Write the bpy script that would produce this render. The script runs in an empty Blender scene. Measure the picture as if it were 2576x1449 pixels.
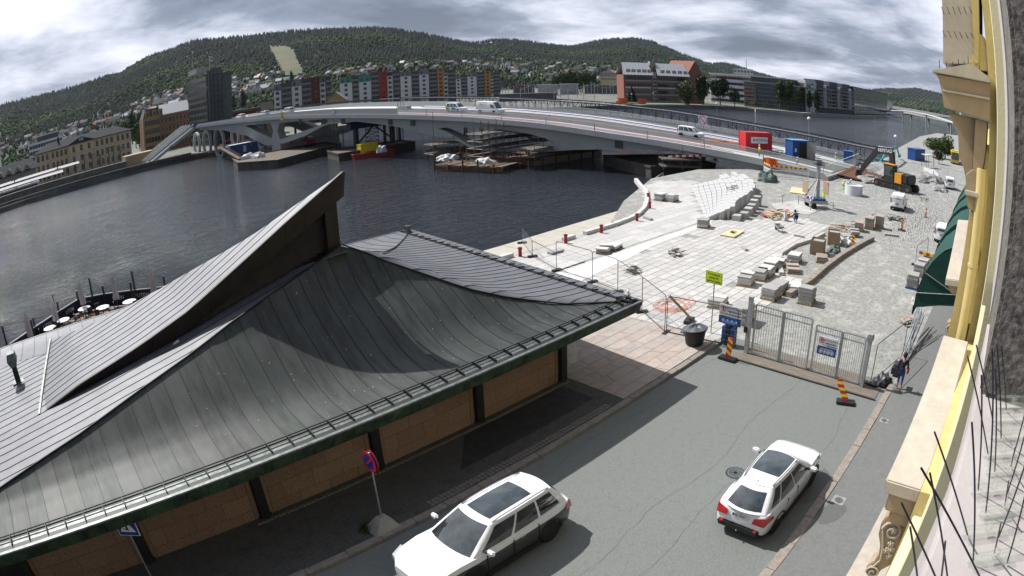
import bpy, bmesh, math, random
import numpy as np
from mathutils import Vector, Matrix
random.seed(7)
rnd = random.Random(11)
sc = bpy.context.scene
COL = sc.collection
PI = math.pi
# ------------------------------------------------------------------ camera (wide security camera lens with barrel distortion)
CH = 12.39
FL, K3, PITCH, ROLL, HEAD = 1.2887341, 0.0840739, 0.3212036, -0.0379066, math.radians(46.4)
cd = bpy.data.cameras.new('camera')
cam = bpy.data.objects.new('camera', cd)
COL.objects.link(cam)
sc.camera = cam
sc.render.engine = 'CYCLES'
cd.type = 'PANO'
cd.panorama_type = 'FISHEYE_LENS_POLYNOMIAL'
cd.sensor_fit = 'HORIZONTAL'
cd.sensor_width = 36.0
cd.sensor_height = 20.25
cd.fisheye_fov = PI
cd.fisheye_polynomial_k0 = 0.0
cd.fisheye_polynomial_k1 = -1.0 / (18.0 * FL)
cd.fisheye_polynomial_k2 = 0.0
cd.fisheye_polynomial_k3 = -K3 / 18.0 ** 3
cd.fisheye_polynomial_k4 = 0.0
cd.clip_start = 0.02
cd.clip_end = 20000
_r = Vector((math.sin(HEAD), -math.cos(HEAD), 0)); _f = Vector((math.cos(HEAD), math.sin(HEAD), 0)); _z = Vector((0, 0, 1))
_cp, _sp = math.cos(PITCH), math.sin(PITCH)
_fw = _f * _cp - _z * _sp; _up = _f * _sp + _z * _cp
_X = _r * math.cos(ROLL) + _up * math.sin(ROLL); _Y = -_r * math.sin(ROLL) + _up * math.cos(ROLL)
cam.matrix_world = Matrix(((_X.x, _Y.x, -_fw.x, 0), (_X.y, _Y.y, -_fw.y, 0), (_X.z, _Y.z, -_fw.z, CH), (0, 0, 0, 1)))
# ------------------------------------------------------------------ sun and sky
SUN_AZ, SUN_EL = math.radians(97.0), math.radians(49.5)      # azimuth counted from +X (the street) towards +Y (the river)
sd = bpy.data.lights.new('sun', 'SUN')
sd.energy = 4.6; sd.angle = math.radians(0.55); sd.color = (1.0, 0.97, 0.92)
so = bpy.data.objects.new('sun', sd); COL.objects.link(so)
so.rotation_euler = Vector((math.cos(SUN_AZ) * math.cos(SUN_EL), math.sin(SUN_AZ) * math.cos(SUN_EL), math.sin(SUN_EL))).to_track_quat('Z', 'Y').to_euler()
world = bpy.data.worlds.new('World'); sc.world = world; world.use_nodes = True
wt = world.node_tree; wn = wt.nodes; wl = wt.links; wn.clear()
def WN(t, **k):
  n = wn.new(t)
  for a, b in k.items():
    setattr(n, a, b)
  return n
w_out = WN('ShaderNodeOutputWorld'); w_bg = WN('ShaderNodeBackground'); w_bg.inputs['Strength'].default_value = 0.11
sky = WN('ShaderNodeTexSky', sky_type='NISHITA', sun_disc=False, sun_elevation=SUN_EL, sun_rotation=PI / 2 - SUN_AZ, air_density=1.0, dust_density=1.2)
w_tc = WN('ShaderNodeTexCoord'); w_sx = WN('ShaderNodeSeparateXYZ'); wl.new(w_tc.outputs['Generated'], w_sx.inputs[0])
def wm(op, a, b=None, c=None):
  n = WN('ShaderNodeMath', operation=op)
  for i, v in enumerate((a, b, c)):
    if v is None: continue
    if isinstance(v, (int, float)): n.inputs[i].default_value = v
    else: wl.new(v, n.inputs[i])
  return n.outputs[0]
zz = wm('ADD', wm('MAXIMUM', w_sx.outputs[2], 0.0), 0.17)
cx_ = wm('DIVIDE', w_sx.outputs[0], zz); cy_ = wm('DIVIDE', w_sx.outputs[1], zz)
w_cb = WN('ShaderNodeCombineXYZ'); wl.new(cx_, w_cb.inputs[0]); wl.new(cy_, w_cb.inputs[1]); w_cb.inputs[2].default_value = 3.7
n1 = WN('ShaderNodeTexNoise'); n1.inputs['Scale'].default_value = 0.47; n1.inputs['Detail'].default_value = 9; n1.inputs['Roughness'].default_value = 0.56; n1.inputs['Distortion'].default_value = 0.5
n2 = WN('ShaderNodeTexNoise'); n2.inputs['Scale'].default_value = 1.25; n2.inputs['Detail'].default_value = 9; n2.inputs['Roughness'].default_value = 0.6; n2.inputs['Distortion'].default_value = 0.25
wl.new(w_cb.outputs[0], n1.inputs['Vector']); wl.new(w_cb.outputs[0], n2.inputs['Vector'])
den = wm('ADD', wm('MULTIPLY', n1.outputs[0], 0.80), wm('MULTIPLY', n2.outputs[0], 0.36))
# towards the sun the cloud layer is thin and bright, away from it heavy and blue-grey
sdot = wm('ADD', wm('MULTIPLY', w_sx.outputs[0], math.cos(SUN_AZ)), wm('MULTIPLY', w_sx.outputs[1], math.sin(SUN_AZ)))
thick = wm('SUBTRACT', wm('SUBTRACT', den, 0.05), wm('MULTIPLY', sdot, 0.10))
rp = WN('ShaderNodeValToRGB'); wl.new(thick, rp.inputs[0]); cr = rp.color_ramp
cr.elements[0].position = 0.36; cr.elements[0].color = (8.2, 8.3, 9.2, 1)
cr.elements[1].position = 0.60; cr.elements[1].color = (1.15, 1.35, 1.85, 1)
for p_, c_ in ((0.42, (6.2, 6.4, 7.3)), (0.47, (4.1, 4.4, 5.3)), (0.52, (2.2, 2.5, 3.3))):
  e_ = cr.elements.new(p_); e_.color = (*c_, 1)
mx = WN('ShaderNodeMixRGB'); mx.inputs[0].default_value = 0.93
wl.new(sky.outputs[0], mx.inputs[1]); wl.new(rp.outputs[0], mx.inputs[2])
wl.new(mx.outputs[0], w_bg.inputs['Color']); wl.new(w_bg.outputs[0], w_out.inputs['Surface'])
sc.view_settings.view_transform = 'Standard'; sc.view_settings.look = 'None'; sc.view_settings.gamma = 1.0
sc.view_settings.use_curve_mapping = False; sc.view_settings.exposure = 0.36
sc.cycles.max_bounces = 6; sc.cycles.diffuse_bounces = 2; sc.cycles.glossy_bounces = 3; sc.cycles.transmission_bounces = 4
sc.cycles.use_denoising = True
# ------------------------------------------------------------------ where a sight line meets a plane of the place
def ray(px, py):
  x = (px - 1288) / 1288.; y = -(py - 724.5) / 1288.
  r = math.hypot(x, y) + 1e-12; th = r / FL + K3 * r ** 3
  a, b, f = math.sin(th) * x / r, math.sin(th) * y / r, math.cos(th)
  d = _X * a + _Y * b + _fw * f
  return d
def G(px, py, z=0.0):
  d = ray(px, py); t = (z - CH) / d.z
  return Vector((d.x * t, d.y * t, z))
def T(c, r, zx, zy, z=0.0): return G(644 * c + zx / 3, 483 * r + zy / 3, z)
def GY(px, py, Y):
  d = ray(px, py); t = Y / d.y
  return Vector((d.x * t, Y, CH + d.z * t))
def GX(px, py, X):
  d = ray(px, py); t = X / d.x
  return Vector((X, d.y * t, CH + d.z * t))
def PL(p, a, b):
  d = ray(*p); n = Vector((-(b[1] - a[1]), b[0] - a[0]))
  t = (a[0] * n.x + a[1] * n.y) / (d.x * n.x + d.y * n.y)
  return Vector((d.x * t, d.y * t, CH + d.z * t))
def Q(px, py, R):
  d = ray(px, py); t = R / math.hypot(d.x, d.y)
  return Vector((d.x * t, d.y * t, CH + d.z * t))
def lerp(a, b, t): return a + (b - a) * t
def interp(x, xs, ys): return float(np.interp(x, xs, ys))
# ------------------------------------------------------------------ materials
MATS = {}
def mat(name, col, rough=0.75, metal=0.0, var=0.12, scale=3.0, bump=0.0, bscale=None, spec=0.4, coat=0.0, col2=None, det=5, stain=0.0, stcol=(0.02, 0.02, 0.02), emit=0, alpha=1.0, trans=0.0, world=False, stretch=None):
  if name in MATS: return MATS[name]
  m = bpy.data.materials.new(name); m.use_nodes = True; MATS[name] = m
  nt = m.node_tree; b = nt.nodes['Principled BSDF']
  b.inputs['Roughness'].default_value = rough; b.inputs['Metallic'].default_value = metal
  b.inputs['Specular IOR Level'].default_value = spec; b.inputs['Coat Weight'].default_value = coat
  b.inputs['Coat Roughness'].default_value = 0.04
  b.inputs['Alpha'].default_value = alpha; b.inputs['Transmission Weight'].default_value = trans
  if emit:
    b.inputs['Emission Color'].default_value = (*col, 1); b.inputs['Emission Strength'].default_value = emit
  tc = nt.nodes.new('ShaderNodeTexCoord'); src = tc.outputs['Object']
  if world:
    ge = nt.nodes.new('ShaderNodeNewGeometry'); src = ge.outputs['Position']
  if stretch:
    mp = nt.nodes.new('ShaderNodeMapping'); mp.inputs['Scale'].default_value = stretch; nt.links.new(src, mp.inputs[0]); src = mp.outputs[0]
  nz = nt.nodes.new('ShaderNodeTexNoise'); nz.inputs['Scale'].default_value = scale; nz.inputs['Detail'].default_value = det; nz.inputs['Roughness'].default_value = 0.62
  nt.links.new(src, nz.inputs['Vector'])
  rp = nt.nodes.new('ShaderNodeValToRGB'); nt.links.new(nz.outputs[0], rp.inputs[0])
  c2 = col2 if col2 else tuple(min(1, c * (1 + var)) for c in col); c1 = tuple(c * (1 - var) for c in col) if not col2 else col
  rp.color_ramp.elements[0].position = 0.36; rp.color_ramp.elements[1].position = 0.64
  rp.color_ramp.elements[0].color = (*c1, 1); rp.color_ramp.elements[1].color = (*c2, 1)
  out = rp.outputs[0]
  if stain:
    n3 = nt.nodes.new('ShaderNodeTexNoise'); n3.inputs['Scale'].default_value = scale * 0.23; n3.inputs['Detail'].default_value = 8; n3.inputs['Roughness'].default_value = 0.7
    nt.links.new(src, n3.inputs['Vector'])
    r3 = nt.nodes.new('ShaderNodeValToRGB'); nt.links.new(n3.outputs[0], r3.inputs[0])
    r3.color_ramp.elements[0].position = 0.5; r3.color_ramp.elements[1].position = 0.68
    r3.color_ramp.elements[0].color = (0, 0, 0, 1); r3.color_ramp.elements[1].color = (stain, stain, stain, 1)
    mm = nt.nodes.new('ShaderNodeMixRGB'); nt.links.new(r3.outputs[0], mm.inputs[0]); nt.links.new(out, mm.inputs[1]); mm.inputs[2].default_value = (*stcol, 1)
    out = mm.outputs[0]
  nt.links.new(out, b.inputs['Base Color'])
  if bump:
    n4 = nt.nodes.new('ShaderNodeTexNoise'); n4.inputs['Scale'].default_value = bscale or scale * 6; n4.inputs['Detail'].default_value = 4
    nt.links.new(src, n4.inputs['Vector'])
    bp = nt.nodes.new('ShaderNodeBump'); bp.inputs['Strength'].default_value = 1.0; bp.inputs['Distance'].default_value = bump
    nt.links.new(n4.outputs[0], bp.inputs['Height']); nt.links.new(bp.outputs[0], b.inputs['Normal'])
  return m
# ------------------------------------------------------------------ mesh building
class MB:
  def __init__(s): s.v = []; s.f = []; s.mi = []
  def add(s, v, f, mi=0):
    n = len(s.v); s.v += [tuple(p) for p in v]; s.f += [tuple(i + n for i in q) for q in f]; s.mi += [mi] * len(f); return s
  def bx(s, x0, x1, y0, y1, z0, z1, mi=0):
    return s.add([(x0, y0, z0), (x1, y0, z0), (x1, y1, z0), (x0, y1, z0), (x0, y0, z1), (x1, y0, z1), (x1, y1, z1), (x0, y1, z1)],
           [(0, 3, 2, 1), (4, 5, 6, 7), (0, 1, 5, 4), (1, 2, 6, 5), (2, 3, 7, 6), (3, 0, 4, 7)], mi)
  def box(s, c, d, rz=0, mi=0, ry=0, rx=0):
    M = Matrix.Rotation(rz, 3, 'Z') @ Matrix.Rotation(ry, 3, 'Y') @ Matrix.Rotation(rx, 3, 'X'); c = Vector(c)
    pts = [c + M @ Vector((sx * d[0] / 2, sy * d[1] / 2, sz * d[2] / 2)) for sz in (-1, 1) for sx, sy in ((-1, -1), (1, -1), (1, 1), (-1, 1))]
    return s.add(pts, [(0, 3, 2, 1), (4, 5, 6, 7), (0, 1, 5, 4), (1, 2, 6, 5), (2, 3, 7, 6), (3, 0, 4, 7)], mi)
  def beam(s, p, q, w, h=None, mi=0):
    p = Vector(p); q = Vector(q); h = h or w; d = q - p
    if d.length < 1e-6: return s
    d.normalize(); u = d.cross(Vector((0, 0, 1)))
    if u.length < 1e-3: u = Vector((1, 0, 0))
    u.normalize(); v = u.cross(d).normalized()
    pts = [e + u * a * w / 2 + v * b * h / 2 for e in (p, q) for a, b in ((-1, -1), (1, -1), (1, 1), (-1, 1))]
    return s.add(pts, [(0, 1, 2, 3), (7, 6, 5, 4), (0, 4, 5, 1), (1, 5, 6, 2), (2, 6, 7, 3), (3, 7, 4, 0)], mi)
  def tube(s, p, q, r, r2=None, n=8, mi=0):
    p = Vector(p); q = Vector(q); r2 = r if r2 is None else r2; d = (q - p)
    if d.length < 1e-6: return s
    d.normalize(); u = d.cross(Vector((0, 0, 1)))
    if u.length < 1e-3: u = Vector((1, 0, 0))
    u.normalize(); v = d.cross(u).normalized(); pts = []
    for e, rr in ((p, r), (q, r2)):
      for i in range(n):
        a = 2 * PI * i / n; pts.append(e + (u * math.cos(a) + v * math.sin(a)) * rr)
    f = [(i, (i + 1) % n, n + (i + 1) % n, n + i) for i in range(n)] + [tuple(range(n - 1, -1, -1)), tuple(range(n, 2 * n))]
    return s.add(pts, f, mi)
  def path(s, pts, r, n=6, mi=0):
    for a, b in zip(pts, pts[1:]): s.tube(a, b, r, n=n, mi=mi)
    return s
  def prism(s, poly, z0, z1, mi=0):
    n = len(poly); ar = sum(poly[i][0] * poly[(i + 1) % n][1] - poly[(i + 1) % n][0] * poly[i][1] for i in range(n))
    if ar < 0: poly = poly[::-1]
    f0 = z0 if callable(z0) else (lambda x, y: z0); f1 = z1 if callable(z1) else (lambda x, y: z1)
    v = [(p[0], p[1], f0(p[0], p[1])) for p in poly] + [(p[0], p[1], f1(p[0], p[1])) for p in poly]
    return s.add(v, [tuple(range(n - 1, -1, -1)), tuple(range(n, 2 * n))] + [(i, (i + 1) % n, n + (i + 1) % n, n + i) for i in range(n)], mi)
  def extr(s, poly, o, u, v, w, mi=0):
    """polygon (a,b) -> o + a*u + b*v, thickened by vector w"""
    o, u, v, w = map(Vector, (o, u, v, w)); n = len(poly)
    a = [o + u * p[0] + v * p[1] for p in poly]; b = [p + w for p in a]
    f = [tuple(range(n)), tuple(range(2 * n - 1, n - 1, -1))] + [(i, n + i, n + (i + 1) % n, (i + 1) % n) for i in range(n)]
    return s.add(a + b, f, mi)
  def ball(s, c, r, nu=10, nv=6, mi=0):
    c = Vector(c); r = r if isinstance(r, (tuple, list)) else (r, r, r)
    v = [c + Vector((0, 0, -r[2]))]
    for j in range(1, nv):
      a = -PI / 2 + PI * j / nv
      for i in range(nu):
        b = 2 * PI * i / nu; v.append(c + Vector((r[0] * math.cos(a) * math.cos(b), r[1] * math.cos(a) * math.sin(b), r[2] * math.sin(a))))
    v.append(c + Vector((0, 0, r[2]))); f = []; top = len(v) - 1
    for i in range(nu):
      k = (i + 1) % nu; f.append((0, 1 + k, 1 + i)); f.append((top, top - nu + i, top - nu + k))
      for j in range(nv - 2): f.append((1 + j * nu + i, 1 + j * nu + k, 1 + (j + 1) * nu + k, 1 + (j + 1) * nu + i))
    return s.add(v, f, mi)
  def lathe(s, prof, c=(0, 0, 0), n=16, mi=0):
    c = Vector(c); v = []; f = []
    for r, z in prof:
      for i in range(n): v.append(c + Vector((r * math.cos(2 * PI * i / n), r * math.sin(2 * PI * i / n), z)))
    for j in range(len(prof) - 1):
      for i in range(n): k = (i + 1) % n; f.append((j * n + i, j * n + k, (j + 1) * n + k, (j + 1) * n + i))
    f.append(tuple(range(n - 1, -1, -1))); f.append(tuple(range((len(prof) - 1) * n, len(prof) * n)))
    return s.add(v, f, mi)
  def grid(s, fn, us, vs, th=0.0, mi=0):
    """surface fn(u,v)->(x,y,z) with thickness th downwards"""
    nu, nv = len(us), len(vs); top = [Vector(fn(u, v)) for u in us for v in vs]; v = list(top); f = []
    ix = lambda i, j: i * nv + j
    for i in range(nu - 1):
      for j in range(nv - 1): f.append((ix(i, j), ix(i + 1, j), ix(i + 1, j + 1), ix(i, j + 1)))
    if th:
      n = len(top); v += [p - Vector((0, 0, th)) for p in top]
      f += [tuple(n + k for k in q[::-1]) for q in f[:]]
      for i in range(nu - 1):
        f.append((ix(i, 0), n + ix(i, 0), n + ix(i + 1, 0), ix(i + 1, 0))); f.append((ix(i + 1, nv - 1), n + ix(i + 1, nv - 1), n + ix(i, nv - 1), ix(i, nv - 1)))
      for j in range(nv - 1):
        f.append((ix(0, j + 1), n + ix(0, j + 1), n + ix(0, j), ix(0, j))); f.append((ix(nu - 1, j), n + ix(nu - 1, j), n + ix(nu - 1, j + 1), ix(nu - 1, j + 1)))
    return s.add(v, f, mi)
  def mesh(s, name, mats, smooth=False, bevel=0, fix=True):
    me = bpy.data.meshes.new(name); me.from_pydata(s.v, [], s.f)
    mats = mats if isinstance(mats, (list, tuple)) else [mats]
    for m in mats: me.materials.append(m)
    if len(mats) > 1: me.polygons.foreach_set('material_index', s.mi)
    if fix or bevel:
      bm = bmesh.new(); bm.from_mesh(me)
      if bevel:
        es = [e for e in bm.edges if len(e.link_faces) == 2 and e.calc_face_angle(0) > 0.5]
        bmesh.ops.bevel(bm, geom=es, offset=bevel, segments=2, affect='EDGES', clamp_overlap=True)
      bmesh.ops.recalc_face_normals(bm, faces=bm.faces[:]); bm.to_mesh(me); bm.free()
    if smooth:
      me.polygons.foreach_set('use_smooth', [True] * len(me.polygons))
      try: me.set_sharp_from_angle(angle=smooth if smooth is not True else 0.7)
      except Exception: pass
    me.update(); return me
  def o(s, name, mats, parent=None, smooth=False, bevel=0, loc=None, rz=0, fix=True):
    ob = bpy.data.objects.new(name, s.mesh(name, mats, smooth, bevel, fix)); COL.objects.link(ob)
    if parent is not None: ob.parent = parent
    if loc is not None: ob.location = loc
    if rz: ob.rotation_euler.z = rz
    return ob
def ob_from(name, me, parent=None, loc=(0, 0, 0), rot=(0, 0, 0), scale=(1, 1, 1)):
  o = bpy.data.objects.new(name, me); COL.objects.link(o); o.parent = parent; o.location = loc; o.rotation_euler = rot; o.scale = scale; return o
def tag(o, label=None, cat=None, group=None, kind=None):
  if label: o['label'] = label
  if cat: o['category'] = cat
  if group: o['group'] = group
  if kind: o['kind'] = kind
  return o
def thing(name, label, cat, loc=(0, 0, 0), rz=0, group=None):
  o = bpy.data.objects.new(name, None); COL.objects.link(o); o.location = loc; o.rotation_euler = (0, 0, rz); o.empty_display_size = 0.3
  return tag(o, label, cat, group)
def dup(root, loc, rz=0, label=None, group=None, scale=None):
  def cp(o, par):
    c = o.copy(); COL.objects.link(c)
    if par is not None:
      mpi = o.matrix_parent_inverse.copy(); c.parent = par; c.matrix_parent_inverse = mpi
    for ch in list(KIDS.get(o, ())): cp(ch, c)
    return c
  KIDS = {}
  def walk(o):
    ks = [k for k in o.children]
    if ks: KIDS[o] = ks
    for k in ks: walk(k)
  walk(root)
  r = cp(root, None); r.location = loc; r.rotation_euler = (0, 0, rz)
  if scale: r.scale = scale
  if label: r['label'] = label
  if group: r['group'] = group
  return r
def text(name, s, size, m, parent, M, align='CENTER', ext=0.004, sx=1.0):
  """flat lettering as a mesh; M = 4x4 (local x = reading direction, local y = up)"""
  cu = bpy.data.curves.new(name, 'FONT'); cu.body = s; cu.size = size; cu.align_x = align; cu.align_y = 'CENTER'; cu.extrude = ext; cu.resolution_u = 2
  tmp = bpy.data.objects.new('tmp', cu); COL.objects.link(tmp)
  dg = bpy.context.evaluated_depsgraph_get(); me = bpy.data.meshes.new_from_object(tmp.evaluated_get(dg))
  bpy.data.objects.remove(tmp); bpy.data.curves.remove(cu)
  me.materials.clear(); me.materials.append(m)
  o = bpy.data.objects.new(name, me); COL.objects.link(o)
  if parent is not None: o.parent = parent
  o.matrix_local = M @ Matrix.Diagonal((sx, 1, 1, 1)); return o
def frame(o, x, y):
  """matrix with origin o, x axis x, y axis y"""
  x = Vector(x).normalized(); y = Vector(y).normalized(); z = x.cross(y).normalized(); y = z.cross(x)
  return Matrix(((x.x, y.x, z.x, o[0]), (x.y, y.y, z.y, o[1]), (x.z, y.z, z.z, o[2]), (0, 0, 0, 1)))
# common materials
M_asphalt = mat('asphalt', (0.165, 0.178, 0.17), 0.9, var=0.15, scale=16, bump=0.006, bscale=60, stain=0.32, stcol=(0.10, 0.105, 0.10), world=True, det=12)
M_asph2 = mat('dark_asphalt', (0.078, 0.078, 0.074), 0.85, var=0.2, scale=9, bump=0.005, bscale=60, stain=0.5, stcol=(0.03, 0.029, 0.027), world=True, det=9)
M_patch = mat('new_asphalt', (0.032, 0.034, 0.036), 0.8, var=0.2, scale=3, bump=0.004, bscale=80, world=True)
M_white = mat('white_paint', (0.78, 0.79, 0.8), 0.35, var=0.04)
M_carw = mat('white_car_paint', (0.8, 0.81, 0.83), 0.22, var=0.01, spec=0.5, coat=0.6)
M_black = mat('black_plastic', (0.018, 0.018, 0.02), 0.5, var=0.2)
M_rub = mat('rubber', (0.02, 0.02, 0.02), 0.85, var=0.3)
M_glass = mat('dark_glass', (0.012, 0.015, 0.017), 0.04, var=0.2, spec=0.9)
M_steel = mat('galvanised_steel', (0.36, 0.38, 0.39), 0.45, metal=0.6, var=0.2, scale=8)
M_dsteel = mat('dark_steel', (0.06, 0.065, 0.07), 0.5, metal=0.4, var=0.25, scale=6)
M_wood = mat('pallet_wood', (0.33, 0.25, 0.16), 0.85, var=0.3, scale=4, stretch=(1, 8, 8))
M_ply = mat('plywood', (0.62, 0.52, 0.30), 0.7, var=0.12, scale=3)
M_red = mat('red_paint', (0.55, 0.03, 0.035), 0.45, var=0.12)
M_yel = mat('yellow_paint', (0.8, 0.62, 0.04), 0.5, var=0.08)
M_hiviz = mat('hi_vis_yellow', (0.55, 0.85, 0.06), 0.8, var=0.1)
M_orange = mat('orange_plastic', (0.75, 0.17, 0.04), 0.6, var=0.15)
M_blue = mat('blue_paint', (0.02, 0.075, 0.25), 0.45, var=0.12)
M_granite = mat('pale_granite', (0.56, 0.555, 0.54), 0.7, var=0.09, scale=5, bump=0.002, bscale=60, world=True)
M_granside = mat('grey_granite', (0.34, 0.335, 0.325), 0.8, var=0.15, scale=8)
M_conc = mat('concrete', (0.33, 0.325, 0.30), 0.85, var=0.15, scale=2, bump=0.003, bscale=30, stain=0.4, stcol=(0.2, 0.19, 0.17))
# ================================================================== THE SETTING
WL = -3.0
def water_mat():
  m = bpy.data.materials.new('river_water'); m.use_nodes = True; nt = m.node_tree; b = nt.nodes['Principled BSDF']
  b.inputs['Base Color'].default_value = (0.024, 0.029, 0.036, 1); b.inputs['Roughness'].default_value = 0.04; b.inputs['IOR'].default_value = 1.33
  b.inputs['Specular IOR Level'].default_value = 0.55
  ge = nt.nodes.new('ShaderNodeNewGeometry')
  def nz(sx, sy, rot, det, dist):
    mp = nt.nodes.new('ShaderNodeMapping'); mp.inputs['Scale'].default_value = (sx, sy, 1); mp.inputs['Rotation'].default_value = (0, 0, rot)
    n = nt.nodes.new('ShaderNodeTexNoise'); n.inputs['Scale'].default_value = 1; n.inputs['Detail'].default_value = det; n.inputs['Roughness'].default_value = 0.55; n.inputs['Distortion'].default_value = dist
    nt.links.new(ge.outputs['Position'], mp.inputs[0]); nt.links.new(mp.outputs[0], n.inputs['Vector']); return n.outputs[0]
  a = nz(0.30, 1.0, 0.75, 6, 0.9); c = nz(1.0, 2.6, 0.95, 3, 0.4); d = nz(0.02, 0.035, 0.3, 3, 1.0)
  def mth(op, x, y):
    n = nt.nodes.new('ShaderNodeMath'); n.operation = op
    for i, v in enumerate((x, y)):
      if isinstance(v, float): n.inputs[i].default_value = v
      else: nt.links.new(v, n.inputs[i])
    return n.outputs[0]
  h = mth('ADD', mth('MULTIPLY', a, 1.0), mth('MULTIPLY', c, 0.75)); h = mth('MULTIPLY', h, mth('ADD', mth('MULTIPLY', d, 1.4), 0.2))
  bp = nt.nodes.new('ShaderNodeBump'); bp.inputs['Strength'].default_value = 1.0; bp.inputs['Distance'].default_value = 0.6
  nt.links.new(h, bp.inputs['Height']); nt.links.new(bp.outputs[0], b.inputs['Normal']); return m
M_water = water_mat()
tag(MB().add([(-900, -150, WL), (6000, -150, WL), (6000, 1200, WL), (-900, 1200, WL)], [(0, 1, 2, 3)]).o('water', M_water), kind='structure')
# sea bed / land sheet that reaches the horizon under everything
M_land = mat('land', (0.07, 0.08, 0.05), 0.95, var=0.3, scale=0.02, world=True, stain=0.5, stcol=(0.12, 0.11, 0.09))
tag(MB().add([(-9000, -9000, -6), (9000, -9000, -6), (9000, 9000, -6), (-9000, 9000, -6)], [(0, 1, 2, 3)]).o('terrain', M_land), kind='structure')
# near bank: street, pavements, gravel
tag(MB().bx(-60, 27.2, 3.9, 13.05, -3.5, 0.0).o('street', M_asphalt), kind='structure')
M_grav = mat('gravel', (0.26, 0.26, 0.245), 0.95, var=0.22, scale=3.4, bump=0.02, bscale=14, stain=0.9, stcol=(0.43, 0.43, 0.41), world=True, det=10)
M_side = mat('pavement_asphalt', (0.165, 0.17, 0.165), 0.9, var=0.1, scale=12, bump=0.004, bscale=60, stain=0.35, stcol=(0.11, 0.11, 0.105), world=True, det=8)
gp = [(27.2, -40), (600, -90), (600, -6)] + [(400, 20), (345, 38), (270, 38), (165, 31), (140, 28), (112, 30), (95, 33), (88, 37), (78, 44), (66, 44), (52, 38), (27.2, 24)]
def gz(x, y): return 0.0
tag(MB().prism(gp, -6.2, -0.004).o('gravel_ground', M_grav), kind='structure')
tag(MB().bx(-60, 52, -1.2, 3.55, -3.5, 0.12).o('pavement', M_side), kind='structure')
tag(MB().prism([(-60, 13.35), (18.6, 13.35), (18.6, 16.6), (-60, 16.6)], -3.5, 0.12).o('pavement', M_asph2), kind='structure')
tag(MB().prism([(11.0, 14.35), (17.9, 14.35), (17.9, 16.0), (12.6, 16.0)], 0.1, 0.128).o('asphalt_patch', M_patch), kind='structure')
M_crk = mat('bitumen', (.085, .088, .085), .8)
for y0, x0, x1 in ((8.2, 6, 27), (6.9, 9, 20), (12.4, 12, 26), (5.0, 16, 24)):
  pts = [(x, y0 + .16 * math.sin(x * .9 + y0) + rnd.uniform(-.05, .05), .004) for x in np.arange(x0, x1, .45)]; m = MB()
  for a, b in zip(pts, pts[1:]): w = rnd.uniform(.002, .009); m.add([(a[0], a[1] - w, .004), (b[0], b[1] - w, .004), (b[0], b[1] + w, .004), (a[0], a[1] + w, .004)], [(0, 1, 2, 3)])
  tag(m.o('road_seam', M_crk, fix=False), kind='structure')
M_wet = mat('damp_asphalt', (.115, .12, .115), .7, var=.1, scale=20, world=True)
for cx, cy, r, q, z in ((17.6, 4.2, .55, 2.0, .0), (16.4, 3.1, .45, 1.6, .12)): tag(MB().add([(cx + r * q * math.cos(a) * (1 + .2 * math.sin(3 * a)), cy + r * math.sin(a) * (1 + .25 * math.cos(2 * a + 1)), z + .004) for a in np.linspace(0, 6.0, 18)], [tuple(range(18))]).o('damp_patch', M_wet, fix=False), kind='structure')
# kerbs, stone by stone
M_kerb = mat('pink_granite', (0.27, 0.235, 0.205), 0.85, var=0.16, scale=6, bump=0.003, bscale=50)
M_kerb2 = mat('shadowed_granite', (0.23, 0.21, 0.19), 0.85, var=0.16, scale=6, bump=0.003, bscale=50)  # darker copy of the kerb granite; the pavilion's shade is in its colour
def kerb(y0, y1, x0, x1, m):
  root = thing('kerb', None, None); root['kind'] = 'structure'; x = x0; k = 0
  while x < x1:
    L = rnd.uniform(0.9, 1.5); dz = rnd.uniform(-0.008, 0.008); dy = rnd.uniform(-0.015, 0.015)
    MB().bx(x + 0.006, min(x + L, x1) - 0.006, y0 + dy, y1 + dy, -0.3, 0.135 + dz).o('stone', m, root, bevel=0.012); x += L
  return root
kerb(3.56, 3.89, -3, 27, M_kerb)
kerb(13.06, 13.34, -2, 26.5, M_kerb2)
# small setts beside the wall of the pavilion and along the kerb
def setts(name, x0, x1, y0, y1, m, n=300, s=0.16):
  root = thing(name, None, None); root['kind'] = 'structure'; x = x0
  me = [MB().box((0, 0, 0), (s * a, s * b, 0.08)).mesh('sett', m, bevel=0.012) for a, b in ((0.85, 0.9), (0.92, 0.8), (0.8, 0.86))]
  while x < x1:
    y = y0
    while y < y1 - 0.03:
      ob_from('sett', rnd.choice(me), root, (x + s / 2, y + s / 2 + rnd.uniform(-.01, .01), 0.105 + rnd.uniform(-.008, .008)), (0, 0, rnd.uniform(-.12, .12))); y += s
    x += s
M_sett = mat('sett_stone', (0.19, 0.18, 0.165), 0.85, var=0.3, scale=4)
setts('sett_strip', 4.0, 18.4, 16.05, 16.2, M_sett)
setts('sett_strip', 9.0, 17.8, 13.4, 13.7, M_sett)
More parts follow.
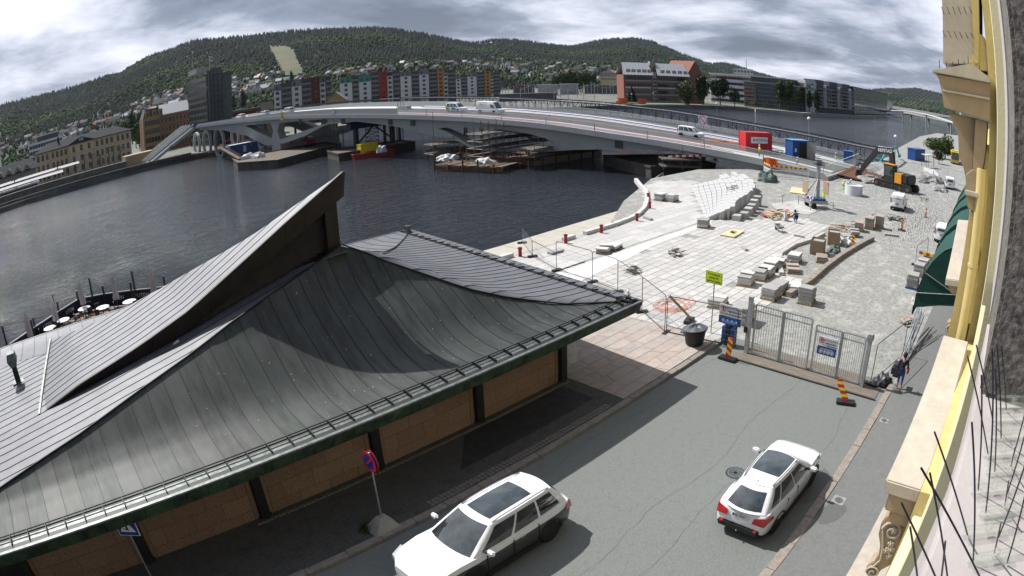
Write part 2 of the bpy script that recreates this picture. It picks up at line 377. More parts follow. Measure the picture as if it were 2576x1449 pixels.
# paving of the quay square: long courses parallel to the street, joints left open
M_pink = [mat('pink_slab_%s' % n, c, 0.8, var=0.08, scale=2.5, bump=0.002, bscale=50, world=True, stain=0.25, stcol=(0.2, 0.17, 0.15)) for n, c in (('light', (0.40, 0.345, 0.315)), ('warm', (0.37, 0.31, 0.275)), ('grey', (0.36, 0.325, 0.30)))]
M_slab = [mat('pale_slab_%s' % n, c, 0.75, var=0.06, scale=2.5, bump=0.0015, bscale=60, world=True, stain=0.2, stcol=(0.34, 0.32, 0.29)) for n, c in (('light', (0.50, 0.49, 0.475)), ('warm', (0.465, 0.445, 0.425)), ('grey', (0.43, 0.425, 0.41)))]
M_joint = mat('joint_sand', (0.17, 0.15, 0.13), 0.95, var=0.2, world=True)
def clip(poly, fn):
  out = []
  for i in range(len(poly)):
    a, b = poly[i], poly[(i + 1) % len(poly)]; fa, fb = fn(a), fn(b)
    if fa >= 0: out.append(a)
    if fa * fb < 0:
      t = fa / (fa - fb); out.append((a[0] + (b[0] - a[0]) * t, a[1] + (b[1] - a[1]) * t))
  return out
def inset(poly, g):
  n = len(poly); ar = sum(poly[i][0] * poly[(i + 1) % n][1] - poly[(i + 1) % n][0] * poly[i][1] for i in range(n)) / 2
  if abs(ar) < 0.05: return None
  if ar < 0: poly = poly[::-1]
  for i in range(n):
    a, b = poly[i], poly[(i + 1) % n]; L = math.hypot(b[0] - a[0], b[1] - a[1])
    if L < 1e-4: continue
    nx, ny = -(b[1] - a[1]) / L, (b[0] - a[0]) / L
    poly = None or poly
  res = poly
  for i in range(n):
    a, b = poly[i], poly[(i + 1) % n]; L = math.hypot(b[0] - a[0], b[1] - a[1])
    if L < 1e-4: continue
    nx, ny = -(b[1] - a[1]) / L, (b[0] - a[0]) / L
    res = clip(res, lambda p, a=a, nx=nx, ny=ny: (p[0] - a[0]) * nx + (p[1] - a[1]) * ny - g)
    if len(res) < 3: return None
  return res
def paving(name, region, y0, y1, w, x0, x1, lens, mats, z, skew=0.0, limit=280, gap=0.012, holes=()):
  root = thing(name, None, None); root['kind'] = 'structure'
  MB().prism(region, -2.6, z - 0.03).o('bedding', M_joint, root)
  n = len(region); ar = sum(region[i][0] * region[(i + 1) % n][1] - region[(i + 1) % n][0] * region[i][1] for i in range(n))
  reg = region if ar > 0 else region[::-1]
  convex = all((reg[(i + 1) % n][0] - reg[i][0]) * (reg[(i + 2) % n][1] - reg[(i + 1) % n][1]) - (reg[(i + 1) % n][1] - reg[i][1]) * (reg[(i + 2) % n][0] - reg[(i + 1) % n][0]) > -1e-6 for i in range(n))
  slabs = []; y = y0
  while y < y1:
    x = x0 + rnd.uniform(-1, 0); sk = rnd.uniform(-skew, skew)
    while x < x1:
      L = rnd.uniform(*lens); sk2 = rnd.uniform(-skew, skew)
      poly = [(x, y), (x + L, y), (x + L + sk2, y + w), (x + sk, y + w)]
      sk = sk2; x += L
      if any(abs((x - L / 2) - hx) < hw and abs(y + w / 2 - hy) < w * .6 for hx, hy, hw in holes): continue
      q = poly
      if not convex:
        cxm = sum(p[0] for p in q) / 4; cym = sum(p[1] for p in q) / 4; ins = False
        for i in range(n):
          (ax, ay), (bx_, by_) = reg[i], reg[(i + 1) % n]
          if (ay > cym) != (by_ > cym) and cxm < (bx_ - ax) * (cym - ay) / (by_ - ay) + ax: ins = not ins
        if not ins: continue
      for i in range(n if convex else 0):
        a, b = reg[i], reg[(i + 1) % n]
        q = clip(q, lambda p, a=a, b=b: (b[0] - a[0]) * (p[1] - a[1]) - (b[1] - a[1]) * (p[0] - a[0]))
        if len(q) < 3: break
      if len(q) < 3: continue
      q = inset(q, gap)
      if q and len(q) >= 3: slabs.append((math.hypot(x, y), q))
    y += w
  slabs.sort(key=lambda s: s[0]); rest = [MB() for _ in mats]
  for k, (d, q) in enumerate(slabs):
    i = rnd.randrange(len(mats)); zt = z + rnd.uniform(-0.003, 0.003)
    if k < limit:
      MB().prism(q, z - 0.06, zt).o('slab', mats[i], root, fix=False)
    else: rest[i].prism(q, z - 0.06, zt)
  for i, r in enumerate(rest):
    if r.v: tag(r.o('slab_field', mats[i], root, fix=False), kind='stuff')
  return root
# reddish slabs outside the fence, pale slabs of the new square, the lower walk and the deck
paving('plaza_paving', [(18.62, 13.36), (26.3, 13.36), (26.1, 18.9), (25.2, 23.5), (18.62, 23.5)], 13.4, 23.6, 0.62, 18.3, 26.4, (0.9, 2.1), M_pink, 0.118, skew=0.42, limit=230, gap=0.010)
paving('square_paving', [(26.35, 13.36), (38.6, 13.4), (39.0, 14.6), (43.8, 17.0), (52.3, 16.9), (56.5, 16.9), (58.0, 20.5), (55.0, 23.2), (52.0, 25.2), (50.2, 26.8), (24.5, 26.8), (24.5, 23.6), (26.2, 18.9)],
     13.4, 26.9, 0.62, 24, 58, (0.75, 1.25), M_slab, 0.02, skew=0.0, limit=300, gap=.02, holes=((31.2, 25.4, .45), (37.2, 25.3, .45), (43.6, 25.2, .45), (35.0, 16.6, .5)))
paving('square_paving', [(60.2, 20.6), (66.3, 20.4), (66.8, 24.6), (62.0, 25.8), (59.2, 23.8)], 20.2, 26, 0.62, 58, 67, (0.9, 1.4), M_slab, 0.03, limit=60)
M_wband = mat('white_granite', (0.66, 0.66, 0.655), 0.7, var=0.04, scale=3, world=True)
wbp = [(30.2, 26.82), (50.2, 26.82), (49.4, 28.1), (24.6, 28.1), (24.6, 26.82)]
tag(MB().prism([(24.6, 24.2), (30.0, 24.7), (40, 26.0), (49.0, 26.2), (50.0, 26.78), (24.6, 26.78)], -2.6, 0.032).o('path', M_wband), kind='structure')
paving('promenade_paving', [(24.0, 27.3), (48.6, 27.3), (51.6, 28.2), (55.6, 31.0), (61.8, 35.2), (68, 38.6), (66.5, 42.6), (60.5, 41.6), (57.5, 38.9), (52.2, 35.3), (47.0, 32.9), (42.4, 31.9), (24.0, 31.9)],
     27.3, 42.6, 0.9, 22, 69, (1.2, 2.4), M_slab, 0.0, limit=120)
tag(MB().bx(24.6, 48.6, 27.02, 27.26, -1, -0.1).o('drain_channel', M_dsteel), 'long dark open drain slot along the white band of the square', 'drain')
# edge kerb of the promenade and its red bollards come with the objects; here the lower beige deck and the quay walls
M_beige = mat('beige_concrete', (0.43, 0.41, 0.35), 0.85, var=0.07, scale=1.5, world=True, stain=0.25, stcol=(0.33, 0.31, 0.26))
deck = thing('quay_deck', None, None); deck['kind'] = 'structure'
dk = [(20, 36.6), (33.0, 36.6), (52.6, 37.0), (53.6, 39.6), (37.2, 38.9), (20, 38.9)]
x = 20.0
while x < 53:
  x2 = min(x + rnd.uniform(2.0, 2.6), 53.4)
  q = clip(clip([(x + .015, 33.0), (x2 - .015, 33.0), (x2 - .015, 39.9), (x + .015, 39.9)], lambda p: 38.75 + max(0, p[0] - 37) * 0.055 - p[1]), lambda p: p[1] - 32.2 - max(0, p[0] - 42) * .36)
  if len(q) > 2: MB().prism(q, -3.4, -1.45 + rnd.uniform(-.006, .006)).o('panel', M_beige, deck, fix=False)
  x = x2
tag(MB().prism([(20, 31.7), (42.4, 31.7), (47.0, 32.7), (52.2, 35.1), (57.4, 38.7), (60.0, 41.5), (72, 46), (90, 44), (100, 60), (66, 60), (52, 42), (44, 33.2), (20, 32.3)][:7] + [(57.8, 40.2), (52.0, 35.9), (47, 33.2), (42, 32.15), (20, 32.15)], -5, -0.02).o('quay_wall', M_conc), kind='structure')
# ================================================================== THE PAVILION
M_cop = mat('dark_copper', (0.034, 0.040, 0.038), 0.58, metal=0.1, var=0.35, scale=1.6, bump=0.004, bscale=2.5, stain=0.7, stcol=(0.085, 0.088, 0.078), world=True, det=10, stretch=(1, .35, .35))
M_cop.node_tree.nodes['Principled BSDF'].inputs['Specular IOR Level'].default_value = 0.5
M_cop2 = mat('copper_sky_sheen', (0.15, 0.154, 0.168), 0.5, metal=0.25, var=0.12, scale=1.4, bump=0.003, bscale=2, stain=0.35, stcol=(0.12, 0.12, 0.135), world=True, det=8)  # roof copper again, paler: grazing sky reflection put into its colour
M_seam = mat('seam_metal', (0.02, 0.021, 0.023), 0.6, metal=0.3, var=0.2)
M_brown = mat('dark_brown_metal', (0.030, 0.024, 0.022), 0.5, metal=0.3, var=0.2, scale=2)
M_green = mat('green_copper', (0.024, 0.045, 0.026), 0.6, metal=0.2, var=0.6, scale=3, stain=0.7, stcol=(0.07, 0.12, 0.06))
M_lead = mat('grey_gutter_metal', (0.16, 0.18, 0.17), 0.45, metal=0.5, var=0.3, scale=5)
M_wallst = [mat('brown_granite_%s' % n, c, 0.8, var=0.16, scale=14, det=3) for n, c in (('a', (.25, .165, .115)), ('b', (.23, .15, .105)), ('c', (.265, .175, .125)))]
pav = thing('pavilion', 'low brown stone pavilion with sweeping dark seamed metal roof and raised fin by the river', 'pavilion', (0, 0, 0))
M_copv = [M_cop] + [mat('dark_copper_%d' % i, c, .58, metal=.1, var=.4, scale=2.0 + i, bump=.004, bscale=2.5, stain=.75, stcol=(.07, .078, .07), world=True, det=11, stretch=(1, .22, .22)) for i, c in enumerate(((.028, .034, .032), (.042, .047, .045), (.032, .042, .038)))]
AX, AY = 11.26, 20.87
fY = [14.5, 15.5, 16.2, 16.9, 17.5, 18.0, 18.9, 19.5, 20.2, 20.87]; fZ = [3.24, 3.2, 3.25, 3.42, 3.7, 4.03, 4.65, 5.05, 5.75, 6.7]
hRx = [11.26, 12.16, 12.74, 13.48, 14.28, 14.92, 15.48, 16.53, 17.51, 18.68, 20.02, 21.15]; hRy = [20.87, 20.53, 20.26, 19.88, 19.41, 18.88, 18.46, 17.85, 17.34, 16.54, 15.69, 14.6]
gX = [-12, -4.43, -2.92, -.77, .55, 1.86, 2.9, 3.96, 4.95, 5.95, 7.05, 8.16, 9.67, 11.26]; gYn = [15.5, 17.36, 17.68, 18.1, 18.42, 18.75, 19.01, 19.29, 19.57, 19.82, 20.06, 20.29, 20.55, 20.87]; gZ = [3.2, 3.63, 3.82, 4.1, 4.32, 4.55, 4.72, 4.91, 5.12, 5.37, 5.61, 5.87, 6.25, 6.7]
hD = [0, 1, 2, 3.6, 4.6, 5.7, 7.1, 8.5, 10.2, 11.2]; hZ = [3.3, 3.3, 3.4, 3.62, 3.9, 4.22, 4.83, 5.4, 6.1, 6.6]
fz = lambda y: interp(y, fY, fZ)
hipRx = lambda x: interp(x, hRx, hRy)
hipR = lambda y: interp(y, hRy[::-1], hRx[::-1])
hipLx = lambda x: interp(x, gX, gYn)
gl = lambda x: interp(x, gX, gZ)
hd = lambda d: interp(d, hD, hZ)
eX = lambda y: 21.15 + (y - 14.4) * 0.095
farL = lambda x: 33.0 - interp(gl(x), hZ[1:], hD[1:]) / .88
def sheet(name, a0, a1, fn, m, n=12, seam=True, hs=0.016):
  """one roof sheet between two seams: fn(a,t) -> point; t runs down the slope"""
  us = [a0, (a0 + a1) / 2, a1]; vs = [i / n for i in range(n + 1)]
  s = MB().grid(fn, us, vs, 0.03).o(name, m, pav, smooth=0.5)
  if seam:
    b = MB(); pts = [Vector(fn(a0, v)) for v in vs]
    for p, q in zip(pts, pts[1:]):
      if (q - p).length > 1e-3: b.beam(p + Vector((0, 0, hs / 2)), q + Vector((0, 0, hs / 2)), 0.024, hs)
    if b.v: b.o('seam', M_seam, s, fix=False)
x = -11.2
while x < 21.0:
  def fn(u, t):
    top = hipRx(u) if u > AX else hipLx(u); y = 15.02 + (max(top, 15.03) - 15.02) * t; return (u, y, fz(y))
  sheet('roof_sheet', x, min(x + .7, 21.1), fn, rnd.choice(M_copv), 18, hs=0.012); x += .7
y = 14.8
while y < 32.9:
  def fn(v, t):
    x0 = hipR(v) if v <= AY else interp(v, [AY, 32.9], [AX, 22.8]); xe = max(eX(v), x0 + .02); xx = x0 + (xe - x0) * t; return (xx, v, hd(eX(v) - xx) if v > AY else lerp(fz(v), hd(eX(v) - xx), min(1, t * 4)))
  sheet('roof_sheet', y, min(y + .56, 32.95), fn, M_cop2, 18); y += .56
x = -11.2
while x < 22.6:
  def fn(u, t):
    top = interp(u, [AX, 22.8], [AY, 32.9]) if u > AX else farL(u); yy = 33.0 + (min(top, 32.98) - 33.0) * t; return (u, yy, hd((33 - yy) * .88))
  sheet('roof_sheet', x, min(x + .8, 22.7), fn, M_cop2, 10); x += .8
gi = lambda y: interp(y, gYn, gX)
y = 15.6
while y < 32.2:
  def fn(v, t):
    x0 = gi(v) if v <= AY else (interp(v, [AY, farL(11.2), farL(8), farL(4), farL(0), farL(-4), farL(-8), 33], [AX, 11, 8, 4, 0, -4, -8, -12]) if v > AY else AX); xx = x0 + (-12.0 - x0) * t; return (xx, v, gl(xx))
  sheet('roof_sheet', y, y + .56, fn, M_cop2, 14); y += .56
def capline(pts, w=0.05, h=0.05):
  b = MB()
  for p, q in zip(pts, pts[1:]): b.beam(p, q, w, h)
  b.o('hip_cap', M_seam, pav)
capline([(a, b, fz(b) + .03) for a, b in zip(hRx, hRy)]); capline([(a, b, fz(b) + .03) for a, b in zip(gX, gYn)])
capline([(lerp(AX, 22.8, t), lerp(AY, 32.9, t), hd((1 - t) * 10.9) + .03) for t in np.linspace(0, 1, 18)])
ft_px = [(861, 436), (797, 494), (733, 550), (669, 609), (606, 667), (542, 725), (479, 782), (417, 827), (356, 871), (280, 920), (204, 968), (104, 1045)]
Wn = [PL(p, (11.3, 20.75), (-2.26, 21.25)) for p in ft_px][::-1]; nx_, nz_ = [p.x for p in Wn], [p.z for p in Wn]; zn = lambda x: interp(x, nx_, nz_); yn = lambda x: interp(x, [-2.26, 11.6], [21.25, 20.74])
def hitz(p, fn):
  lo, hi = 3.0, 10.0
  for _ in range(50):
    z = (lo + hi) / 2; P = G(*p, z)
    if fn(P) < z: hi = z
    else: lo = z
  return P
Wf = sorted([tuple(hitz(p, lambda P: zn(P.x))) for p in [(861, 437), (753, 510), (644, 588), (547, 643), (467, 690), (410, 722), (320, 773), (207, 828), (130, 857)]]); yf = lambda x: max(yn(x) + .02, interp(x, [p[0] for p in Wf], [p[1] for p in Wf])); tipx = nx_[-1]
k = 0
while k * .56 < 7.6:
  xe = next((x for x in np.linspace(tipx, -2.2, 120) if yf(x) - yn(x) >= k * .56 + .01), None); xe2 = next((x for x in np.linspace(tipx, -2.2, 120) if yf(x) - yn(x) >= (k + 1) * .56), -1.5)
  if xe is None: break
  def fn(o, t, k=k, xe=xe, xe2=xe2):
    u = (o - k * .56) / .56; xs = -2.26 + o * .14; x = xs + (max(lerp(xe, xe2, u), xs + .05) - xs) * t; return (x, min(yn(x) + o, yf(x) + .03), zn(x) + .03)
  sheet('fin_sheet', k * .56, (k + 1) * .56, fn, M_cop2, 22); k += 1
b = MB(); b.beam((-2.3, 21.2, zn(-2.2) + .06), (-1.2, Wf[0][1] + .1, zn(-1.2) + .08), 0.09, 0.09); b.o('batten', M_lead, pav)
M_fas = M_brown; xs = np.linspace(-1.9, tipx, 17)
hgt = lambda x: interp(x, [-2, 2.5, 6, 11.5], [0.12, 0.5, 0.8, .95])
for a, c in zip(xs, xs[1:]):
  a2 = a + .012; v = [(a2, yn(a2) - .02, zn(a2) + .05), (c, yn(c) - .02, zn(c) + .05), (c, yn(c) + .13, zn(c) + .05 - hgt(c)), (a2, yn(a2) + .13, zn(a2) + .05 - hgt(a2))]; v += [(p[0], p[1] + .12, p[2]) for p in v]
  MB().add(v, [(0, 1, 2, 3), (7, 6, 5, 4), (0, 4, 5, 1), (1, 5, 6, 2), (2, 6, 7, 3), (3, 7, 4, 0)]).o('fascia_panel', M_fas, pav)
zt = nz_[-1] + .05; t0 = tipx
MB().add([(t0, 20.72, zt), (t0, 21.0, zt), (t0 - .1, 21.5, zt - .95), (t0, 20.88, zt - .95), (t0 + .12, 20.74, zt), (t0 + .12, 21.0, zt), (t0, 21.5, zt - .95), (t0 + .08, 20.9, zt - .95)], [(0, 1, 2, 3), (7, 6, 5, 4), (0, 4, 5, 1), (1, 5, 6, 2), (2, 6, 7, 3), (3, 7, 4, 0)]).o('fascia_panel', M_fas, pav)
MB().bx(10.75, 11.28, 21.0, 21.6, 5.8, zt - .7).o('post', M_brown, pav)
for i in range(52):
  z = 3.9 + i * 0.095
  x0 = max(interp(z + .75, nz_, nx_), -1); x1 = min(10.8, interp(z - .05, gZ, gX) + .1)
  if x1 - x0 > .2: MB().box(((x0 + x1) / 2, 21.3, z), (x1 - x0, 0.02, 0.085), rx=-0.5).o('louvre', M_brown, pav)
MB().add([(-1, 21.4, 3.8), (10.9, 21.4, 5.6), (10.9, 21.4, zt - .8), (6, 21.4, zn(6) - .3), (2, 21.4, zn(2) - .2), (-1, 21.4, zn(-1) - .1)], [(0, 1, 2, 3, 4, 5)]).o('backing', M_black, pav, fix=False)
MB().box((4.0, 20.9, zn(4) - hgt(4) - .02), (0.3, 0.08, 0.1), ry=-.4).o('bulkhead_lamp', M_white, pav, bevel=.02)
M_lead2 = mat('dried_droppings', (.35, .35, .34), .9); m = MB(); r4 = random.Random(6)
for i in range(130):
  x, y = r4.uniform(3, 19), r4.uniform(15.6, 20.4); s_ = r4.uniform(.008, .02)
  if y < (hipRx(x) if x > AX else hipLx(x)) - .1: m.add([(x + s_ * math.cos(a), y + s_ * 1.3 * math.sin(a), fz(y + s_ * 1.3 * math.sin(a)) + .006) for a in (0, 1.3, 2.6, 3.9, 5.1)], [(0, 1, 2, 3, 4)])
tag(m.o('bird_droppings', M_lead2, pav, fix=False), kind='stuff')
# eaves: gutter, rail on brackets, fascia of green copper panels
def eave(ax, p0, p1, n_out, zg=3.22, rail=True, col=M_green, step=0.7, fas=True):
  """ax: axis length dir; p0->p1 outer line"""
  p0 = Vector(p0); p1 = Vector(p1); L = (p1 - p0).length; d = (p1 - p0) / L; o = Vector(n_out)
  g = MB(); g.beam(p0 - o * .18 + Vector((0, 0, zg + .0)), p1 - o * .18 + Vector((0, 0, zg + .0)), 0.34, 0.05); g.o('gutter', M_black, pav)
  g = MB(); g.beam(p0 - o * .02 + Vector((0, 0, zg + .06)), p1 - o * .02 + Vector((0, 0, zg + .06)), 0.12, 0.05); g.o('gutter_lip', M_lead, pav)
  g = MB(); g.beam(p0 - o * .50 + Vector((0, 0, zg + .0)), p1 - o * .50 + Vector((0, 0, zg + .0)), 0.26, 0.04); g.o('eaves_flashing', M_lead, pav)
  if rail:
    g = MB(); g.beam(p0 - o * .66 + Vector((0, 0, zg + .17)), p1 - o * .66 + Vector((0, 0, zg + .17)), 0.03, 0.03); g.beam(p0 - o * .62 + Vector((0, 0, zg + .1)), p1 - o * .62 + Vector((0, 0, zg + .1)), 0.03, 0.03); g.o('snow_rail', M_seam, pav)
  t = 0.2; me = None
  while t < L - .1:
    c = p0 + d * t
    if rail:
      bk = MB(); bk.beam(Vector((0, 0, 0)), -o * .40 + Vector((0, 0, .08)), 0.03, 0.10)
      if me is None: me = bk.mesh('bracket', M_seam)
      ob_from('bracket', me, pav, c - o * .28 + Vector((0, 0, zg + .06)))
    t += step
  if not fas: return
  t = 0.0
  while t < L - .05:
    w = min(step, L - t); a = p0 + d * (t + .008); b_ = p0 + d * (t + w - .008); f = MB()
    v = [a + Vector((0, 0, zg + .03)), b_ + Vector((0, 0, zg + .03)), b_ - o * .14 + Vector((0, 0, zg - .42)), a - o * .14 + Vector((0, 0, zg - .42))]
    v += [p - o * .05 for p in v]
    f.add(v, [(0, 1, 2, 3), (7, 6, 5, 4), (0, 4, 5, 1), (1, 5, 6, 2), (2, 6, 7, 3), (3, 7, 4, 0)]); f.o('fascia_panel', col, pav); t += step
eave('x', (-11.5, 14.45, 0), (21.18, 14.45, 0), (0, -1, 0))
eave('y', (21.18, 14.45, 0), (22.75, 33.1, 0), (1, -.08, 0), fas=False)
eave('x', (-11.5, 33.15, 0), (22.6, 33.15, 0), (0, 1, 0), rail=False, fas=False)
MB().beam((21.16, 14.6, 3.0), (22.7, 33.1, 3.0), 0.06, 0.45).o('fascia', M_green, pav)
MB().beam((-11.5, 33.1, 3.0), (22.7, 33.1, 3.0), 0.06, 0.45).o('fascia', M_green, pav)
MB().bx(-11.4, 21.0, 14.65, 33.0, 2.78, 2.84).o('soffit', M_black, pav)
# street wall: dark frame, posts and granite blocks
MB().bx(-11.5, 18.5, 16.32, 16.55, 2.45, 2.82).o('beam', M_black, pav)
posts = [18.25, 13.65, 9.05, 4.45, -0.15, -4.75]
for px_ in posts:
  MB().bx(px_ - .17, px_ + .17, 16.22, 16.56, 0.1, 2.8).o('post', M_black, pav, bevel=.01)
  MB().tube((px_, 16.38, 0.1), (px_, 16.38, 0.2), 0.26, n=14).o('post_base', M_dsteel, pav)
MB().bx(-11.5, 18.3, 16.46, 16.7, 0, 2.8).o('wall_core', M_black, pav)
for a, b_ in zip(posts[1:], posts[:-1]):
  x0, x1 = a + .19, b_ - .19; zs = [0.12, 0.5, 1.12, 1.74, 2.36, 2.44]
  MB().bx(x0, x0 + .16, 16.40, 16.47, .12, 2.44).o('border_block', M_wallst[0], pav)
  MB().bx(x1 - .16, x1, 16.40, 16.47, .12, 2.44).o('border_block', M_wallst[0], pav)
  for r, (z0, z1) in enumerate(zip(zs, zs[1:])):
    x = x0 + .17
    off = (0.5 if r % 2 else 1.0)
    first = True
    while x < x1 - .18:
      L = (1.15 * off if first else 1.15); first = False; xe = min(x + L, x1 - .17)
      if xe - x > .05: MB().bx(x + .006, xe - .006, 16.415 + rnd.uniform(-.003, .003), 16.47, z0 + .006, z1 - .006).o('stone_block', rnd.choice(M_wallst), pav, fix=False)
      x = xe
# end wall and glazed corner screen
MB().bx(18.2, 18.45, 16.6, 31.0, 0, 2.8).o('end_wall', M_brown, pav)
MB().bx(-11.5, 18.4, 30.8, 31.0, -3.2, 2.8).o('river_wall', M_brown, pav)
M_pane = mat('clear_glass', (0.75, 0.8, 0.8), 0.02, alpha=0.22, var=0.02)
MB().bx(18.6, 19.9, 16.95, 16.97, 0.25, 2.3).o('glass_screen', M_pane, pav)
# flue on the left slope
st = thing('flue', 'square metal flue pipe with cowl standing on the left roof slope', 'chimney', (-3.3, 25.6, gl(-3.3)))
MB().bx(-.13, .13, -.13, .13, -.1, .75).o('pipe', M_green, st, bevel=.01)
MB().add([(-.16, -.16, .7), (.16, -.16, .7), (.16, .16, .7), (-.16, .16, .7), (-.28, -.25, 1.0), (.28, -.25, 1.0), (.28, .25, 1.0), (-.28, .25, 1.0), (-.2, -.25, 1.3), (.2, -.25, 1.3), (.2, .25, 1.3), (-.2, .25, 1.3)],
     [(0, 1, 5, 4), (1, 2, 6, 5), (2, 3, 7, 6), (3, 0, 4, 7), (4, 5, 9, 8), (5, 6, 10, 9), (6, 7, 11, 10), (7, 4, 8, 11), (8, 9, 10, 11), (3, 2, 1, 0)]).o('cowl', M_lead, st, bevel=.01)
MB().bx(-.3, .3, -.25, .25, -.02, .05).o('collar', M_lead, st)
# spotlight at the roof corner
sp = thing('floodlight', 'small floodlight on the near right corner of the pavilion roof', 'floodlight', (20.9, 15.0, 3.3))
MB().tube((0, 0, 0), (0, 0, .22), .015).o('stem', M_black, sp); MB().box((0, 0, .3), (.26, .06, .2), rz=.6, rx=-.5).o('head', M_white, sp, bevel=.01)
cl = thing('roof_cap', 'small square vent cap on the far right corner of the pavilion roof', 'vent', (22.4, 32.6, 3.3))
MB().bx(-.15, .15, -.15, .15, 0, .3).o('body', M_lead, cl); MB().bx(-.2, .2, -.2, .2, .3, .36).o('lid', M_seam, cl)
# ================================================================== FAR BANK, HILLS AND FOREST
M_bank = mat('bank_ground', (0.15, 0.15, 0.135), 0.95, var=0.3, scale=0.08, world=True, stain=0.6, stcol=(0.09, 0.11, 0.05), det=9)
far = [(-900, 213.5), (-20, 213.5), (37, 216), (60, 217), (80, 216), (104, 222), (122, 230), (150, 222), (190, 206), (240, 196), (293, 186), (312, 178), (334, 168), (338, 152), (352, 142), (356, 130), (398, 125), (450, 115), (560, 122), (700, 142), (900, 160), (3000, 160), (6000, 1500), (2000, 5000), (-3000, 5000)]
tag(MB().prism(far, -6, -1.3).o('far_bank', M_bank), kind='structure')
# right hand bank beyond the building site
M_grass = mat('grass', (0.075, 0.10, 0.035), 0.95, var=0.35, scale=0.3, world=True, det=8)
tag(MB().prism([(335, 171), (308, 181), (293, 189), (270, 205), (262, 215), (330, 205), (350, 175), (352, 146)], -6, -1.15).o('grass_verge', M_grass), kind='structure')
SIL = [(-260, 330, 2300), (-60, 290, 2300), (0, 262, 2300), (90, 240, 2300), (185, 215, 2300), (245, 195, 2250), (300, 180, 2200), (370, 140, 2200), (430, 120, 2200), (490, 97, 2200), (560, 92, 2150), (640, 85, 2100), (700, 78, 2100), (800, 70, 2100), (870, 68, 2100), (945, 65, 2100), (1010, 72, 2150), (1075, 82, 2250), (1130, 95, 2350), (1175, 104, 2450), (1200, 103, 2600),
     (1235, 98, 2700), (1300, 98, 2800), (1400, 112, 2900), (1440, 115, 3000), (1500, 101, 3200), (1540, 96, 3300), (1600, 95, 3300), (1640, 102, 3300), (1700, 128, 3300), (1760, 151, 3400), (1790, 160, 3600), (1820, 157, 4200), (1850, 163, 4400), (1900, 180, 4600), (1990, 205, 5000), (2100, 222, 5200), (2190, 225, 5200), (2230, 221, 5200), (2270, 223, 5200), (2300, 220, 5200), (2340, 228, 5200), (2400, 242, 5200), (2500, 270, 5200), (2700, 330, 5200)]
_az, _h, _R = [], [], []
for px, py, R in SIL:
  p = Q(px, py, R); _az.append(math.atan2(p.y, p.x)); _h.append(p.z); _R.append(R)
_o = np.argsort(_az); _az = np.array(_az)[_o]; _h = np.array(_h)[_o]; _R = np.array(_R)[_o]
R0 = lambda az: np.interp(az, np.radians([0, 12, 25, 35, 47, 60, 75, 90, 100]), [3200, 2600, 1900, 1150, 800, 640, 620, 760, 800])
def hill_z(x, y):
  az = np.arctan2(y, x); r = np.hypot(x, y); r0 = R0(az); rc = np.interp(az, _az, _R); hc = np.interp(az, _az, _h) - 9
  s = (r - r0) / (rc - r0); t = np.clip(s, 0, 1)
  base = hc * (0.52 * t + 0.48 * t ** 1.7)
  base = base + np.sin(az * 60 + t * 5) * 7 * t * (1 - t) + np.sin(az * 23 + 1.3 + t * 9) * 14 * t * (1 - t)
  back = np.clip(s - 1, 0, 2); base = base - back * hc * 0.55
  return -1.3 + np.maximum(base, -0.5)
def make_hills():
  azs = np.linspace(_az[0], _az[-1], 260); ss = np.concatenate([np.linspace(0, 1, 44), [1.1, 1.3, 1.7]])
  v = []
  for a in azs:
    r0 = R0(a); rc = np.interp(a, _az, _R)
    for s in ss:
      r = r0 + (rc - r0) * s; x, y = r * math.cos(a), r * math.sin(a); v.append((x, y, float(hill_z(x, y))))
  n = len(ss); f = [(i * n + j, (i + 1) * n + j, (i + 1) * n + j + 1, i * n + j + 1) for i in range(len(azs) - 1) for j in range(n - 1)]
  m = mat('hill_ground', (0.024, 0.036, 0.014), 0.95, var=0.4, scale=0.02, world=True, det=9)
  o = MB(); o.v = v; o.f = f; o.mi = [0] * len(f); ob = o.o('hills', m, smooth=True); tag(ob, kind='structure')
make_hills()
def proj(x, y, z):
  v = np.stack([x, y, z - CH], -1); v = v / np.linalg.norm(v, axis=-1, keepdims=True)
  a = v @ np.array(_X); b = v @ np.array(_Y); f = v @ np.array(_fw); th = np.arctan2(np.hypot(a, b), f); r = th * FL
  for _ in range(12): r = r - (r / FL + K3 * r ** 3 - th) / (1 / FL + 3 * K3 * r * r)
  h = np.hypot(a, b) + 1e-9; return 1288 + 1288 * r * a / h, 724.5 - 1288 * r * b / h
def inpoly(px, py, poly):
  c = np.zeros(np.shape(px), bool); n = len(poly)
  for i in range(n):
    x1, y1 = poly[i]; x2, y2 = poly[(i + 1) % n]
    c ^= ((y1 > py) != (y2 > py)) & (px < (x2 - x1) * (py - y1) / (y2 - y1 + 1e-9) + x1)
  return c
def onhill(px, py, rmin=None):
  """first point of the hillside on a sight line"""
  d = ray(px, py); h = math.hypot(d.x, d.y); az = math.atan2(d.y, d.x); r0 = float(R0(az)) if rmin is None else rmin; rc = float(np.interp(az, _az, _R))
  rs = np.linspace(r0, rc, 400); xs = rs * d.x / h; ys = rs * d.y / h; zs = CH + rs * d.z / h; hz = hill_z(xs, ys)
  k = np.argmax(hz >= zs)
  if hz[k] < zs[k]: return None
  return Vector((float(xs[k]), float(ys[k]), float(hz[k])))
SKI = [(676, 115), (716, 112), (738, 122), (748, 150), (768, 188), (720, 193), (700, 160)]
